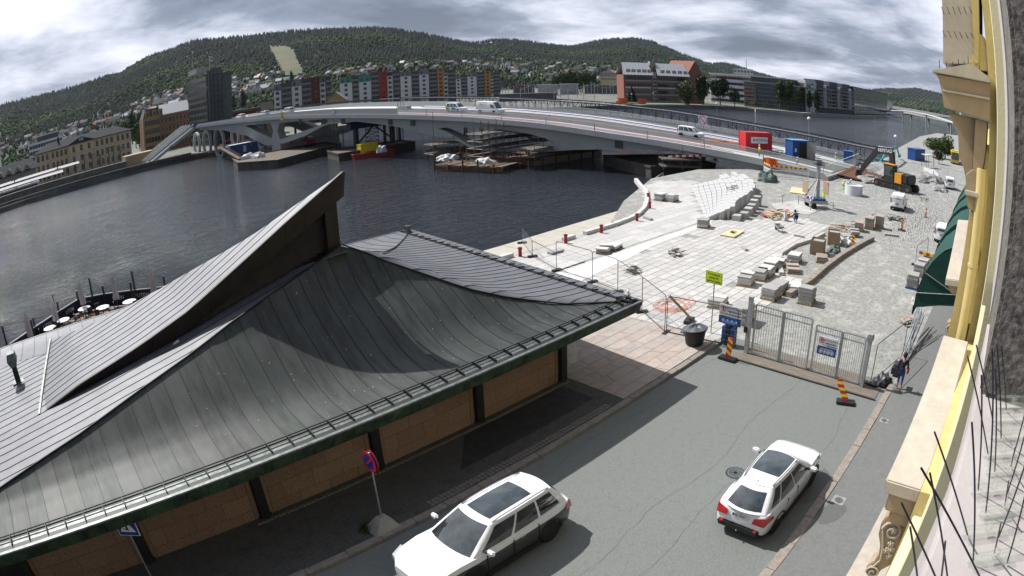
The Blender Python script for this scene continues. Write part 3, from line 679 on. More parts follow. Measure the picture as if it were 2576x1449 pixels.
def ski():
  pts = [onhill(x, y) for x, y in [(676, 117), (690, 113), (716, 113), (738, 122), (742, 135), (748, 152), (757, 170), (768, 190), (745, 192), (720, 193), (710, 175), (700, 158), (688, 138)]]
  az = [math.atan2(p.y, p.x) for p in pts if p]; rr = [math.hypot(p.x, p.y) for p in pts if p]
  m = MB(); A = np.linspace(min(az), max(az), 26); Rr = np.linspace(min(rr), max(rr), 30); vid = {}
  def vert(i, j):
    if (i, j) not in vid:
      x, y = Rr[j] * math.cos(A[i]), Rr[j] * math.sin(A[i]); vid[(i, j)] = len(m.v); m.v.append((x, y, float(hill_z(x, y)) + 2.5))
    return vid[(i, j)]
  for i in range(25):
    for j in range(29):
      a_, r_ = (A[i] + A[i + 1]) / 2, (Rr[j] + Rr[j + 1]) / 2; x, y = r_ * math.cos(a_), r_ * math.sin(a_); q = proj(np.array(x), np.array(y), hill_z(x, y))
      if inpoly(q[0], q[1], SKI): m.f.append((vert(i, j), vert(i + 1, j), vert(i + 1, j + 1), vert(i, j + 1))); m.mi.append(0)
  mm = mat('cleared_slope', (0.075, 0.095, 0.04), 0.95, scale=0.012, world=True, det=9, col2=(0.14, 0.115, 0.07))
  tag(m.o('field', mm, smooth=True), kind='structure')
ski()
HOUSEBANDS = [([(560, 265), (560, 205), (640, 190), (690, 190), (690, 235)], 50), ([(760, 200), (850, 185), (1000, 160), (1100, 158), (1200, 150), (1330, 148), (1480, 158), (1560, 178), (1560, 205), (1500, 215), (1420, 205), (1300, 190), (1180, 172), (1000, 178), (900, 192), (780, 215)], 118),
        ([(350, 300), (350, 262), (420, 235), (470, 225), (470, 262), (400, 280)], 44), ([(0, 400), (0, 360), (80, 345), (170, 325), (230, 305), (310, 280), (350, 262), (350, 292), (300, 312), (230, 335), (150, 370), (60, 385)], 62), ([(690, 190), (760, 192), (770, 210), (690, 215)], 10), ([(1195, 108), (1235, 104), (1290, 112), (1290, 118), (1200, 114)], 9)]
def cards_forest():
  rg = np.random.RandomState(5)
  N = 44000
  px = rg.uniform(-60, 2420, N * 2); u = rg.uniform(0, 1, N * 2)
  # sample by azimuth and position up the slope
  a = rg.uniform(_az[2], _az[-3], N * 2); s = rg.uniform(0.0, 1.02, N * 2) ** 0.85
  r0 = R0(a); rc = np.interp(a, _az, _R); r = r0 + (rc - r0) * s; x, y = r * np.cos(a), r * np.sin(a); z = hill_z(x, y)
  qx, qy = proj(x, y, z + 6)
  keep = ~inpoly(qx, qy, SKI)
  for poly, n in HOUSEBANDS: keep &= ~(inpoly(qx, qy, poly) & (rg.uniform(0, 1, len(x)) < 0.72))
  x, y, z, s, r = x[keep][:N], y[keep][:N], z[keep][:N], s[keep][:N], r[keep][:N]; n = len(x)
  patch = np.sin(x * .013) + np.sin(y * .011 + 1) + np.sin((x + y) * .007) + rg.normal(0, .8, n)
  con = (patch + s * 3.0 > 1.1)
  big = np.clip(r / 1500, 0.75, 2.4)
  for kind, sel in (('conifer', con), ('broadleaf', ~con)):
    X, Y, Z, B = x[sel], y[sel], z[sel], big[sel]; k = len(X)
    if kind == 'conifer':
      m = 5; H = rg.uniform(7, 17, k) * np.sqrt(B) * .85; W = rg.uniform(2.0, 3.6, k) * B
      ang = rg.uniform(0, 6.28, k)
      V = np.zeros((k, m + 1, 3)); V[:, 0] = np.stack([X, Y, Z + H], -1)
      for i in range(m):
        t = ang + i * 2 * PI / m; w = W * rg.uniform(.7, 1.2, k); V[:, i + 1] = np.stack([X + np.cos(t) * w, Y + np.sin(t) * w, Z - 1 + rg.uniform(0, 2, k)], -1)
      F = [(0, i + 1, (i + 1) % m + 1) for i in range(m)]; nv = m + 1
      cols = [(0.010, 0.016, 0.012), (0.015, 0.023, 0.015), (0.021, 0.031, 0.018)]
    else:
      m = 6; H = rg.uniform(6, 13, k) * np.sqrt(B) * .85; W = rg.uniform(2.5, 5.5, k) * B
      V = np.zeros((k, 2 * m + 1, 3)); V[:, 0] = np.stack([X + rg.normal(0, 1, k), Y, Z + H], -1); ang = rg.uniform(0, 6.28, k)
      for i in range(m):
        t = ang + i * 2 * PI / m; w = W * rg.uniform(.6, 1.1, k); hh = H * rg.uniform(.55, .8, k)
        V[:, i + 1] = np.stack([X + np.cos(t) * w, Y + np.sin(t) * w, Z + hh], -1)
        w2 = w * .85; V[:, m + i + 1] = np.stack([X + np.cos(t) * w2, Y + np.sin(t) * w2, Z - 1 + 0 * hh], -1)
      F = [(0, i + 1, (i + 1) % m + 1) for i in range(m)] + [(i + 1, m + i + 1, m + (i + 1) % m + 1) for i in range(m)] + [(i + 1, m + (i + 1) % m + 1, (i + 1) % m + 1) for i in range(m)]; nv = 2 * m + 1
      cols = [(0.024, 0.041, 0.014), (0.038, 0.060, 0.018), (0.066, 0.09, 0.026)]
    F = np.array(F); verts = V.reshape(-1, 3); faces = (F[None] + (np.arange(k) * nv)[:, None, None]).reshape(-1, 3)
    me = bpy.data.meshes.new(kind + '_forest'); me.vertices.add(len(verts)); me.vertices.foreach_set('co', verts.ravel().astype(np.float32))
    me.loops.add(faces.size); me.loops.foreach_set('vertex_index', faces.ravel().astype(np.int32)); me.polygons.add(len(faces))
    me.polygons.foreach_set('loop_start', np.arange(0, faces.size, 3, dtype=np.int32)); me.polygons.foreach_set('loop_total', np.full(len(faces), 3, dtype=np.int32))
    for ci, c in enumerate(cols): me.materials.append(mat('%s_green_%d' % (kind, ci), c, 0.9, var=0.35, scale=0.05, world=True, spec=.15))
    tone = np.clip((np.sin(X * .02) + np.sin(Y * .017) + rg.normal(0, 1.0, k)) * .7 + 1, 0, 2.99).astype(np.int32)
    me.polygons.foreach_set('material_index', np.repeat(tone, len(F))); me.update(calc_edges=True); me.validate()
    o = bpy.data.objects.new(kind + '_forest', me); COL.objects.link(o); tag(o, {'conifer': 'dark conifer forest covering the hills beyond the river', 'broadleaf': 'lighter green broadleaf woods on the lower hillsides beyond the river'}[kind], 'forest', kind='stuff')
cards_forest()
# ------------------------------------------------------------------ small wooden houses on the hillside, each a thing of its own
HW = [mat('house_%s' % n, c, 0.8, var=0.05) for n, c in (('white', (0.68, 0.68, 0.66)), ('cream', (0.58, 0.5, 0.34)), ('grey', (0.30, 0.31, 0.32)), ('red', (0.30, 0.07, 0.05)), ('brown', (0.16, 0.10, 0.07)), ('ochre', (0.42, 0.27, 0.12)))]
HWn = ['white', 'cream', 'grey', 'red', 'brown', 'ochre']
HR = [mat('roof_%s' % n, c, 0.75, var=0.15) for n, c in (('black', (0.035, 0.035, 0.04)), ('tile', (0.20, 0.08, 0.05)), ('slate', (0.15, 0.15, 0.17)), ('pale', (0.5, 0.5, 0.52)))]
HRn = ['black', 'red tiled', 'slate', 'pale metal']
M_win = mat('window_glass', (0.02, 0.025, 0.03), 0.1, var=0.3, spec=.8)
_hm = {}
def house(p, wi, ri, L, W, H, rz, label):
  key = (wi, ri, L, W, H)
  if key not in _hm:
    rh = W * .42
    a = MB().bx(-L / 2, L / 2, -W / 2, W / 2, -3, H); a.add([(-L / 2, -W / 2, H), (-L / 2, W / 2, H), (-L / 2, 0, H + rh), (L / 2, -W / 2, H), (L / 2, W / 2, H), (L / 2, 0, H + rh)], [(0, 2, 1), (3, 4, 5)])
    r = MB(); o = .5
    for sgn in (-1, 1):
      r.extr([(sgn * (W / 2 + o), H - o * .84), (0, H + rh), (0, H + rh + .3), (sgn * (W / 2 + o), H - o * .84 + .3)], (-L / 2 - o, 0, 0), (0, 1, 0), (0, 0, 1), (L + 2 * o, 0, 0))
    w = MB()
    nx = max(2, int(L / 3))
    for s_ in (-1, 1):
      for i in range(nx):
        for zf in ([1.0] if H < 4.2 else [0.9, 3.5]): w.box((-L / 2 + (i + .5) * L / nx, s_ * (W / 2), zf + .7), (1.1, .12, 1.2))
      for yy in (-W / 4, W / 4): w.box((s_ * L / 2, yy, 1.6), (.12, 1.0, 1.2))
    _hm[key] = (a.mesh('wall', HW[wi], fix=True), r.mesh('roof', HR[ri]), w.mesh('windows', M_win))
  me = _hm[key]; t = thing('house', label, 'house', p, rz, 'houses on the hillside across the river')
  ob_from('wall', me[0], t); ob_from('roof', me[1], t); tag(ob_from('window_row', me[2], t), kind='stuff')
  return t
def where(bi, px, py, sz):
  lm = [('between the tower and ski slope', 0)], [('above the grey flats', 890), ('above the green netted flats', 960), ('above the red stair tower', 1030), ('above the white flats', 1090), ('above the orange stair tower', 1150), ('above the furthest flats', 1240), ('left above the rail yard', 1320), ('above the tree clump', 1400), ('left of the cream villa', 1480), ('behind the cream villa', 9999)], [('behind the brick mansard building', 9999)], [('behind the stepped office', 120), ('behind the cream station', 230), ('right above the cream station', 9999)], [('below the ski slope', 9999)], [('high on the distant ridge', 9999)]
  w = next((n for n, x in lm[bi] if px < x or x == 0)); ys = [q[1] for q in HOUSEBANDS[bi][0]]; u = (py - min(ys)) / (max(ys) - min(ys) + 1)
  return {10: 'small', 13: 'long low', 9: 'tall', 16: 'big'}[sz[0]] + ', ' + w + (', highest up', ', halfway down', ', at the foot')[int(u * 3)]
def houses():
  rg = random.Random(3); places = ['left of the tower block', 'above the flats', 'on the far left slope', 'on the hill']
  names = ['between the tower block and the ski slope', 'above the row of coloured flats', 'behind the brick mansard building', 'behind the cream station', 'below the ski slope', 'high on the distant ridge']
  for bi, (poly, n) in enumerate(HOUSEBANDS):
    xs = [p[0] for p in poly]; ys = [p[1] for p in poly]; k = 0; tries = 0; used = []
    while k < n and tries < 4000:
      tries += 1; px, py = rg.uniform(min(xs), max(xs)), rg.uniform(min(ys), max(ys))
      if not inpoly(np.array(px), np.array(py), poly): continue
      if any(abs(px - a) < 5.5 and abs(py - b) < 3.6 for a, b in used): continue
      p = onhill(px, py)
      if p is None: continue
      used.append((px, py)); k += 1
      wi = rg.choices(range(6), [9, 2, 3, 1.5, 1, 1])[0]; ri = rg.choices(range(4), [5, 1.2, 4, 1])[0]; sz = rg.choice([(10, 8, 4.6), (13, 8, 3.8), (9, 9, 5.6), (16, 9, 5.4)])
      house(p + Vector((0, 0, 0.3)), wi, ri, *sz, rg.uniform(0, PI), '%s house with %s roof, %s' % (HWn[wi], HRn[ri], where(bi, px, py, sz)))
houses()
# ------------------------------------------------------------------ trees one can tell apart
def leaf_crown(c, r, n, seed, size=0.5, squash=(1, 1, 1), lobes=9, droop=0.0):
  rg = np.random.RandomState(seed); L = rg.normal(0, 1, (lobes, 3)); L /= np.linalg.norm(L, axis=1)[:, None]; L *= rg.uniform(.2, .62, (lobes, 1)); lr = rg.uniform(.36, .6, lobes)
  idx = rg.randint(0, lobes, n); d = rg.normal(0, 1, (n, 3)); d /= np.linalg.norm(d, axis=1)[:, None]; P = L[idx] + d * (lr[idx] * rg.uniform(.5, 1.05, n) ** .5)[:, None]
  P *= r * np.array(squash); P[:, 2] -= droop * np.abs(rg.normal(0, 1, n)) * r * .2; P += np.array(c)
  a = rg.normal(0, 1, (n, 3)); a /= np.linalg.norm(a, axis=1)[:, None]; b = np.cross(a, rg.normal(0, 1, (n, 3))); b /= np.linalg.norm(b, axis=1)[:, None]; s = (size * rg.uniform(.6, 1.4, n))[:, None]
  V = np.stack([P - a * s, P + b * s * .6, P + a * s, P - b * s * .6], 1).reshape(-1, 3)
  m = MB(); m.v = [tuple(v) for v in V.tolist()]; m.f = [(4 * i, 4 * i + 1, 4 * i + 2, 4 * i + 3) for i in range(n)]; m.mi = (idx % 2).tolist(); return m
M_leaf = {k: [mat('leaf_%s_%d' % (k, i), tuple(c * f for c in col), 0.8, var=0.3, scale=1.2, spec=.2) for i, f in enumerate((0.75, 1.25))] for k, col in (('green', (0.045, 0.075, 0.018)), ('dark', (0.022, 0.042, 0.014)), ('olive', (0.085, 0.10, 0.04)), ('spruce', (0.012, 0.026, 0.013)), ('bright', (0.07, 0.11, 0.022)))}
M_bark = mat('bark', (0.10, 0.085, 0.07), 0.9, var=0.3, scale=4)
def tree(p, h, w, kind, label, seed=1, n=900, group=None, name='tree'):
  t = thing(name, label, 'tree', p, 0, group); rg = random.Random(seed)
  b = MB(); b.tube((0, 0, -.3), (0, 0, h * .62), h * .022 + .05, h * .010, n=7)
  for i in range(5):
    a = rg.uniform(0, 6.28); z0 = h * rg.uniform(.22, .5); b.tube((0, 0, z0), (math.cos(a) * w * .3, math.sin(a) * w * .3, z0 + h * .22), .07 + h * .004, .03, n=5)
  b.o('trunk', M_bark, t)
  if kind == 'spruce':
    m = MB(); rg2 = np.random.RandomState(seed); k = n
    z = rg2.uniform(.08, 1, k) ** .8; rad = (1 - z) * w * .5 * rg2.uniform(.55, 1.05, k) + .1; a = rg2.uniform(0, 6.28, k)
    for zi, ri, ai in zip(z, rad, a):
      c, s_ = math.cos(ai), math.sin(ai); zz_ = zi * h; q = .7 + .9 * (1 - zi)
      m.add([(0.3 * ri * c, 0.3 * ri * s_, zz_ + .15), (ri * c - q * s_ * .5, ri * s_ + q * c * .5, zz_ - .3), (ri * c * 1.12, ri * s_ * 1.12, zz_ - .5), (ri * c + q * s_ * .5, ri * s_ - q * c * .5, zz_ - .3)], [(0, 1, 2, 3)], rg.randrange(2))
    m.o('crown', M_leaf['spruce'], t, fix=False)
  else:
    leaf_crown((0, 0, h * .58), h * .5, n, seed, size=max(.2, h * .045), squash=(w / h, w / h, .95), lobes=14, droop=.8 if kind == 'olive' else 0).o('crown', M_leaf[kind], t, fix=False)
  return t
def tree_px(px, pyb, pyt, wpx, z, kind, label, seed, n=900, group=None, name='tree', R=None):
  p = G(px, pyb, z) if R is None else Q(px, pyb, R); p.z = z; R_ = math.hypot(p.x, p.y)
  top = Q(px, pyt, R_); h = max(3, top.z - z); a = Q(px - wpx / 2, pyb, R_); b = Q(px + wpx / 2, pyb, R_); w = (Vector((a.x - b.x, a.y - b.y))).length
  return tree(p, h, w, kind, label, seed, n, group, name)
tree_px(1590, 263, 217, 40, -1.2, 'spruce', 'dark spruce in front of the red brick office by the shore', 3, 900, R=352)
tree_px(1728, 262, 196, 52, -1.2, 'olive', 'pale green willow at the right end of the red brick office', 4, 1700, R=362)
tree_px(1768, 258, 190, 44, -1.2, 'dark', 'dark tree immediately right of the pale willow', 5, 1400, R=372)
tree_px(1812, 262, 192, 52, -1.2, 'dark', 'broad dark tree behind the tall lamp mast on the shore', 6, 1700, R=378)
tree_px(1848, 262, 220, 30, -1.2, 'green', 'low green tree at the left end of the glass office', 7, 900, R=380)
for i, (x, y, t_, w) in enumerate(((1962, 272, 200, 26), (1985, 272, 206, 30), (2010, 274, 216, 26), (2036, 278, 220, 24), (2056, 280, 226, 20))):
  tree_px(x, y, t_, w, -1.2, 'green', ['tall slender birch furthest left before the riverside flats', 'second birch of the row before the riverside flats', 'middle birch of the row before the riverside flats', 'birch standing before the white gable of the riverside flats', 'shortest birch at the right end of the row by the flats'][i], 20 + i, 800, 'birches before the riverside flats', R=395)
for i, (x, y, w) in enumerate(((1878, 256, 12), (1900, 258, 12), (1924, 262, 13))):
  tree_px(x, y + 10, y - 8, w, -1.2, 'bright', ['small round tree by the red bays of the glass office', 'second small round tree before the glass office', 'small yellowish tree before the dark glass front'][i], 40 + i, 260, R=385)
rg_ = random.Random(9)
for i in range(16):     # bright clump of trees beyond the rail yard
  x = 1395 + i * 6.8 + rg_.uniform(-3, 3); tree_px(x, 213, 186 - 12 * math.sin(i / 15 * PI) + rg_.uniform(-4, 4), 22, -1.3, rg_.choice(['green', 'bright', 'green']), 'leafy green tree in the clump beyond the rail yard', 60 + i, 420, 'clump of trees beyond the rail yard', R=620)
for i, (x, yb, yt, w, R) in enumerate(((330, 300, 278, 30, 560), (352, 300, 284, 20, 540), (318, 322, 300, 26, 480), (340, 330, 308, 20, 430), (350, 345, 322, 18, 380), (612, 235, 215, 16, 700), (585, 250, 232, 18, 600), (700, 232, 205, 20, 620), (735, 200, 178, 14, 900), (1100, 0, 0, 0, 0))):
  if w: tree_px(x, yb, yt, w, -1.3 if R < 620 else 3, rg_.choice(['green', 'dark', 'bright']), 'leafy tree %s' % ['right of the cream station roof', 'behind the mansard brick building corner', 'beside the station gable', 'low beside the station gable', 'below the brick mansard gable', 'right of the tower on the slope', 'at the foot of the tower slope', 'left of the first flats', 'at the foot of the ski slope'][i], 90 + i, 500, R=R)
# ================================================================== FAR BUILDINGS
_wm = {}
def winmesh(w, h, arch, frame_m, glass=M_win):
  k = (round(w, 2), round(h, 2), arch, frame_m.name, glass.name)
  if k not in _wm:
    m = MB()
    if arch:
      pts = [(-w / 2, 0), (w / 2, 0), (w / 2, h - w / 2)] + [(w / 2 * math.cos(a), h - w / 2 + w / 2 * math.sin(a)) for a in (0.5, 1.05, 1.57, 2.1, 2.64)] + [(-w / 2, h - w / 2)]
      f = .14; fr = [(x * (1 + 2 * f / w), y * (1 + f / h) - f * .3) for x, y in pts]
      m.extr(fr, (0, 0, 0), (1, 0, 0), (0, 0, 1), (0, -.06, 0), 0); m.extr(pts, (0, -.065, 0), (1, 0, 0), (0, 0, 1), (0, -.02, 0), 1); m.box((0, -.09, h * .5), (.07, .03, h), mi=0)
    else:
      m.bx(-w / 2 - .08, w / 2 + .08, -.06, 0, -.08, h + .08, 0); m.bx(-w / 2, w / 2, -.08, -.062, 0, h, 1); m.box((0, -.085, h / 2), (.06, .03, h), mi=0)
    _wm[k] = m.mesh('window', [frame_m, glass])
  return _wm[k]
class Bld:
  """a building whose front runs from A to B (plan points), local x along it, local y away from the viewer"""
  def __init__(s, name, label, A, B, zb, cat='building', group=None):
    A = Vector((A[0], A[1], 0)); B = Vector((B[0], B[1], 0)); d = B - A; s.L = d.length; rz = math.atan2(d.y, d.x)
    y = Vector((-math.sin(rz), math.cos(rz), 0)); s.flip = 1 if y.dot(A) > 0 else -1
    if s.flip < 0: A, B = B, A; rz += PI
    s.t = thing(name, label, cat, (A.x, A.y, zb), rz, group); s.zb = zb
  def wall(s, x0, x1, z0, z1, m, y0=0, y1=14, name='wall'): return MB().bx(x0, x1, y0, y1, z0, z1).o(name, m, s.t)
  def win(s, x, z, w, h, arch=False, fm=None, y=0, glass=M_win, rz=0, name='window'): return ob_from(name, winmesh(w, h, arch, fm or M_white, glass), s.t, (x, y, z), (0, 0, rz))
  def row(s, x0, x1, z, w, h, n, **k):
    for i in range(n): s.win(x0 + (i + .5) * (x1 - x0) / n, z, w, h, **k)
  def hip(s, x0, x1, y0, y1, z, h, m, o=.8, inx=None, name='roof'):
    i = inx if inx is not None else (y1 - y0) / 2; a, b, c, d = x0 - o, x1 + o, y0 - o, y1 + o; ym = (y0 + y1) / 2
    return MB().add([(a, c, z), (b, c, z), (b, d, z), (a, d, z), (a + i + o, ym, z + h), (b - i - o, ym, z + h), (a, c, z - .3), (b, c, z - .3), (b, d, z - .3), (a, d, z - .3)],
            [(0, 1, 5, 4), (1, 2, 5), (2, 3, 4, 5), (3, 0, 4), (0, 6, 7, 1), (1, 7, 8, 2), (2, 8, 9, 3), (3, 9, 6, 0), (9, 8, 7, 6)]).o(name, m, s.t)
M_cream = mat('cream_plaster', (0.56, 0.46, 0.31), 0.85, var=0.06, scale=.5); M_slate = mat('slate_roof', (0.05, 0.053, 0.058), 0.9, spec=.1, var=0.2, scale=.8)
M_trim = mat('stone_trim', (0.44, 0.37, 0.25), 0.85, var=.08); M_wgrey = mat('light_grey_cladding', (0.34, 0.34, 0.35), .7, var=.06); M_dgrey = mat('dark_grey_cladding', (0.085, 0.09, 0.095), .6, var=.12)
M_brick = mat('red_brick', (0.25, 0.105, 0.072), .85, var=.2, scale=6); M_brickd = mat('dark_red_panel', (0.13, 0.025, 0.022), .8, var=.1); M_brickr = mat('red_panel', (0.36, 0.025, 0.022), .7, var=.06)
M_ora = mat('orange_panel', (0.42, 0.20, 0.06), .75, var=.1); M_wpan = mat('white_panel', (0.56, 0.58, 0.60), .6, var=.04); M_gpan = mat('grey_panel', (0.19, 0.20, 0.22), .6, var=.08)
M_net = mat('green_net', (0.08, 0.25, 0.2), .9, var=.3); M_wframe = mat('dark_frame', (0.05, 0.05, 0.055), .5); M_tin = mat('pale_tin_roof', (0.42, 0.43, 0.44), .45, metal=.3, var=.08)
M_dglass = mat('green_tint_glass', (0.025, 0.04, 0.04), .08, var=.4, scale=.4, spec=.8)
# cream railway station, three storeys of arched windows
b = Bld('station_building', 'long cream three storey station with arched windows and hipped slate roof', (-4.6, 290), (47.2, 290), -1.3)
H = 13.4; L = b.L
b.wall(0, L, 0, H, M_cream); b.wall(L * .36, L * .62, 0, H + .02, M_cream, y0=-.7, y1=3)
b.hip(0, L, 0, 14, H, 3.4, M_slate)
MB().add([(L * .35, -1.2, H), (L * .63, -1.2, H), (L * .49, -1.2, H + 2.6), (L * .49, 5.5, H + 2.6), (L * .35, 1.5, H), (L * .63, 1.5, H)], [(0, 1, 2), (0, 2, 3, 4), (1, 5, 3, 2)]).o('gable_roof', M_slate, b.t)
for zz_ in (4.3, 8.7, 12.7):
  MB().bx(-.1, L * .36, -.12, 0, zz_, zz_ + .28).o('string_course', M_trim, b.t); MB().bx(L * .62, L + .1, -.12, 0, zz_, zz_ + .28).o('string_course', M_trim, b.t); MB().bx(L * .355, L * .625, -.84, -.7, zz_, zz_ + .28).o('string_course', M_trim, b.t)
for fl in range(3):
  z0 = 0.9 + fl * 4.35
  for a, c, n, y in ((0.01, .155, 3, 0), (.17, .35, 4, 0), (.37, .61, 3 if fl else 3, -.7), (.63, .83, 4, 0), (.845, .99, 3, 0)):
    b.row(L * a, L * c, z0, 1.35, 2.7, n, arch=True, y=y, fm=M_trim)
for a in (.16, .36, .62, .84): MB().bx(L * a - .1, L * a + .1, -.75 if a in (.36, .62) else -.1, 0, 0, H).o('downpipe', M_trim, b.t)
MB().bx(L * .25, L * .27, 5, 7, H + 1, H + 5).o('chimney', M_slate, b.t)
for i in range(3): MB().bx(L * .475 + i * .8, L * .475 + i * .8 + .3, -1.3, -1.2, H + .6, H + 2).o('roof_light', M_white, b.t)
# modern white office behind the station
A, B = Q(72, 345, 400), Q(155, 325, 400)
b = Bld('office_building', 'white and glass modern office with stepped roof behind the cream station', A, B, -1.3); L = b.L
b.wall(0, L, 0, 20, M_dglass, y0=.4);
for i in range(6): b.wall(-.3, L + .3, 3.6 * i + 1.2, 3.6 * i + 2.6, M_wpan, name='spandrel')
for f in range(6):
  for i in range(12): MB().bx(i * L / 12, i * L / 12 + .7, .2, .5, 3.6 * f - 1, 3.6 * f + 1.2).o('mullion', M_gpan, b.t)
b.wall(L * .25, L * .86, 20.2, 23.6, M_dgrey, y0=2, name='penthouse'); b.wall(L * .22, L * .9, 23.6, 24.3, M_wpan, y0=1.4, name='penthouse_roof')
# art nouveau building at the far left edge
A, B = GY(-40, 440, 262), GY(88, 398, 262)
b = Bld('terminal_building', 'grey gabled hall with round arched windows at the far left edge', A, B, -1.3); L = b.L
M_gcream = mat('grey_cream_plaster', (0.24, 0.23, 0.2), .85, var=.1, scale=.5)
b.wall(0, L, 0, 8.4, M_gcream); b.hip(0, L, 0, 16, 8.4, 4.5, M_slate, inx=2)
for i in range(6): b.win(L * (i + .5) / 6, .8, 3.6, 5.6, arch=True, fm=M_trim)
for i in range(4):
  c = L * (i * .18 + .3); m = MB(); pts = [(c + 1.6 * math.cos(a), 8.9 + 2.2 * math.sin(a)) for a in np.linspace(0, PI, 8)]; m.extr(pts, (0, -.2, 0), (1, 0, 0), (0, 0, 1), (0, 3, 0)); m.o('dormer', M_gcream, b.t); b.win(c, 9.1, 1.4, 1.3, arch=True, y=-.22)
# brick mansard building
A, B = Q(360, 293, 300), Q(478, 268, 305)
b = Bld('brick_building', 'ornate red and yellow brick building with mansard roof left of the tower', A, B, -1.3); L = b.L; H = 17.0
b.wall(0, L, 0, H, M_brick); M_bry = mat('yellow_brick', (0.36, 0.24, 0.12), .85, var=.15)
b.wall(-.3, L * .34, 0, H + .4, M_bry, y0=-.5, y1=3, name='pavilion_wall')
MB().add([(0, 0, H), (L * .38, 0, H), (L * .38, 12, H), (0, 12, H), (1.5, 1.8, H + 4.2), (L * .38 - 1, 1.8, H + 4.2), (L * .38 - 1, 10, H + 4.2), (1.5, 10, H + 4.2)], [(0, 1, 5, 4), (1, 2, 6, 5), (2, 3, 7, 6), (3, 0, 4, 7), (4, 5, 6, 7)]).o('mansard_roof', M_dgrey, b.t)
MB().add([(L * .38, -.3, H), (L, -.3, H), (L, 6, H + 5), (L * .38, 6, H + 5), (L * .38, 12, H), (L, 12, H)], [(0, 1, 2, 3), (3, 2, 5, 4), (0, 3, 4), (1, 5, 2)]).o('roof', M_tin, b.t)
for c in (.05, .2, .33): MB().bx(L * c, L * c + 2, -.4, 3, H, H + 3.2).o('dormer', M_bry, b.t); b.win(L * c + 1, H + .5, 1, 2, arch=True, y=-.4, fm=M_bry)
for fl in range(4):
  b.row(0.5, L * .34, 1.2 + fl * 4.0, 1.4, 2.5, 5, arch=True, y=-.5, fm=M_bry); b.row(L * .36, L, 1.2 + fl * 4.0, 1.3, 2.3, 8, arch=fl > 1, fm=M_trim)
  MB().bx(-.4, L * .35, -.7, -.5, 4.4 + fl * 4, 4.75 + fl * 4).o('string_course', M_bry, b.t); MB().bx(L * .35, L, -.15, 0, 4.4 + fl * 4, 4.7 + fl * 4).o('string_course', M_bry, b.t)
# tower hotel
A, B = Q(473, 205, 275), Q(545, 178, 262); C_ = Q(575, 190, 275)
t = thing('tower_block', 'tall dark panelled hotel tower with glass stair column and flag', 'tower', (0, 0, 0))
M_tw = mat('tower_panel', (0.16, 0.13, 0.11), .7, var=.25, scale=.35); M_twl = mat('tower_rib', (0.26, 0.235, 0.2), .7, var=.1); M_twg = mat('tower_green', (0.095, 0.115, 0.10), .5, var=.2, scale=.5)
a2, b2 = Q(473, 205, 285), Q(518, 192, 262)
def face(root, A, B, zb, zt, m, n_w, n_f, mw, rib, w=.8, h=1.6, depth=10, off=.0):
  A = Vector((A.x, A.y, 0)); B = Vector((B.x, B.y, 0)); d = (B - A); L = d.length; d /= L; nrm = Vector((d.y, -d.x, 0))
  if nrm.dot(A) > 0: nrm = -nrm
  Mx = frame((A.x, A.y, zb), d, Vector((0, 0, 1)));
  rz = math.atan2(d.y, d.x) if (Vector((-d.y, d.x, 0)).dot(A) > 0) else math.atan2(-d.y, -d.x); org = A if (Vector((-d.y, d.x, 0)).dot(A) > 0) else B
  def put(mb, name, mm):
    o = mb.o(name, mm, root); o.location = (org.x, org.y, zb); o.rotation_euler.z = rz; return o
  H = zt - zb; put(MB().bx(0, L, 0, depth, 0, H), 'wall', m)
  fh = H / n_f
  for f in range(n_f):
    put(MB().bx(0, L, -.12, 0, f * fh, f * fh + .25), 'band', rib)
  for i in range(n_w + 1 if n_w < 9 else 2): put(MB().bx(i * L / (n_w if n_w < 9 else 1) - .1, i * L / (n_w if n_w < 9 else 1) + .1, -.15, 0, 0, H), 'rib', rib)
  for f in range(n_f):
    for i in range(n_w):
      o = ob_from('window', winmesh(w, h, False, mw), root); cs, sn = math.cos(rz), math.sin(rz); lx = (i + .5) * L / n_w; o.location = (org.x + cs * lx, org.y + sn * lx, zb + f * fh + .7); o.rotation_euler.z = rz
zt = a2.z
face(t, a2, b2, -1.3, zt, M_twg, 12, 11, M_wframe, M_tw, .95, 1.5, 12)
b3 = Q(545, 178, 262); face(t, Q(519, 192, 261.8), Q(547, 195, 263), -1.3, Q(519, 191, 262).z, M_tw, 4, 9, M_twl, M_twl, 1.0, 1.8, 10)
face(t, Q(556, 190, 266), Q(575, 190, 272), -1.3, Q(560, 190, 266).z, M_tw, 4, 9, M_twl, M_twl, .8, 2.2, 10)
face(t, Q(526, 178, 259), Q(557, 175, 261), -1.3, Q(540, 176, 260).z, M_black, 3, 14, M_wframe, M_black, 1.6, 2.3, 3)
MB().tube(Q(528, 178, 259), Q(527, 141, 259), .12, n=6).o('flagpole', M_white, t)
p1, p2 = Q(527, 141, 259), Q(535, 143, 259.5)
MB().add([p1, p2, (p2.x, p2.y, p2.z - 2.0), (p1.x, p1.y, p1.z - 2.1)], [(0, 1, 2, 3)]).o('flag', M_wpan, t)
MB().box((p1 + p2) / 2 + Vector((0, -.08, -1.0)), (1.4, .03, .5), rz=math.atan2(p2.y - p1.y, p2.x - p1.x)).o('flag_mark', M_twg, t)
q1 = Q(527, 222, 260.8); text('lettering', 'Multi', 2.0, M_wpan, t, frame(tuple(q1), Q(547, 195, 263) - Q(519, 192, 261.8), (0, 0, 1)))
MB().box(Q(534, 240, 260.8), (1.8, .1, 1.8)).o('red_emblem', M_brickr, t)
# roof bar of the tower
MB().box(Q(497, 187, 268) + Vector((0, 0, 1)), (11, 5, 2.2), rz=math.atan2((b2 - a2).y, (b2 - a2).x)).o('rooftop_plant', M_wgrey, t)
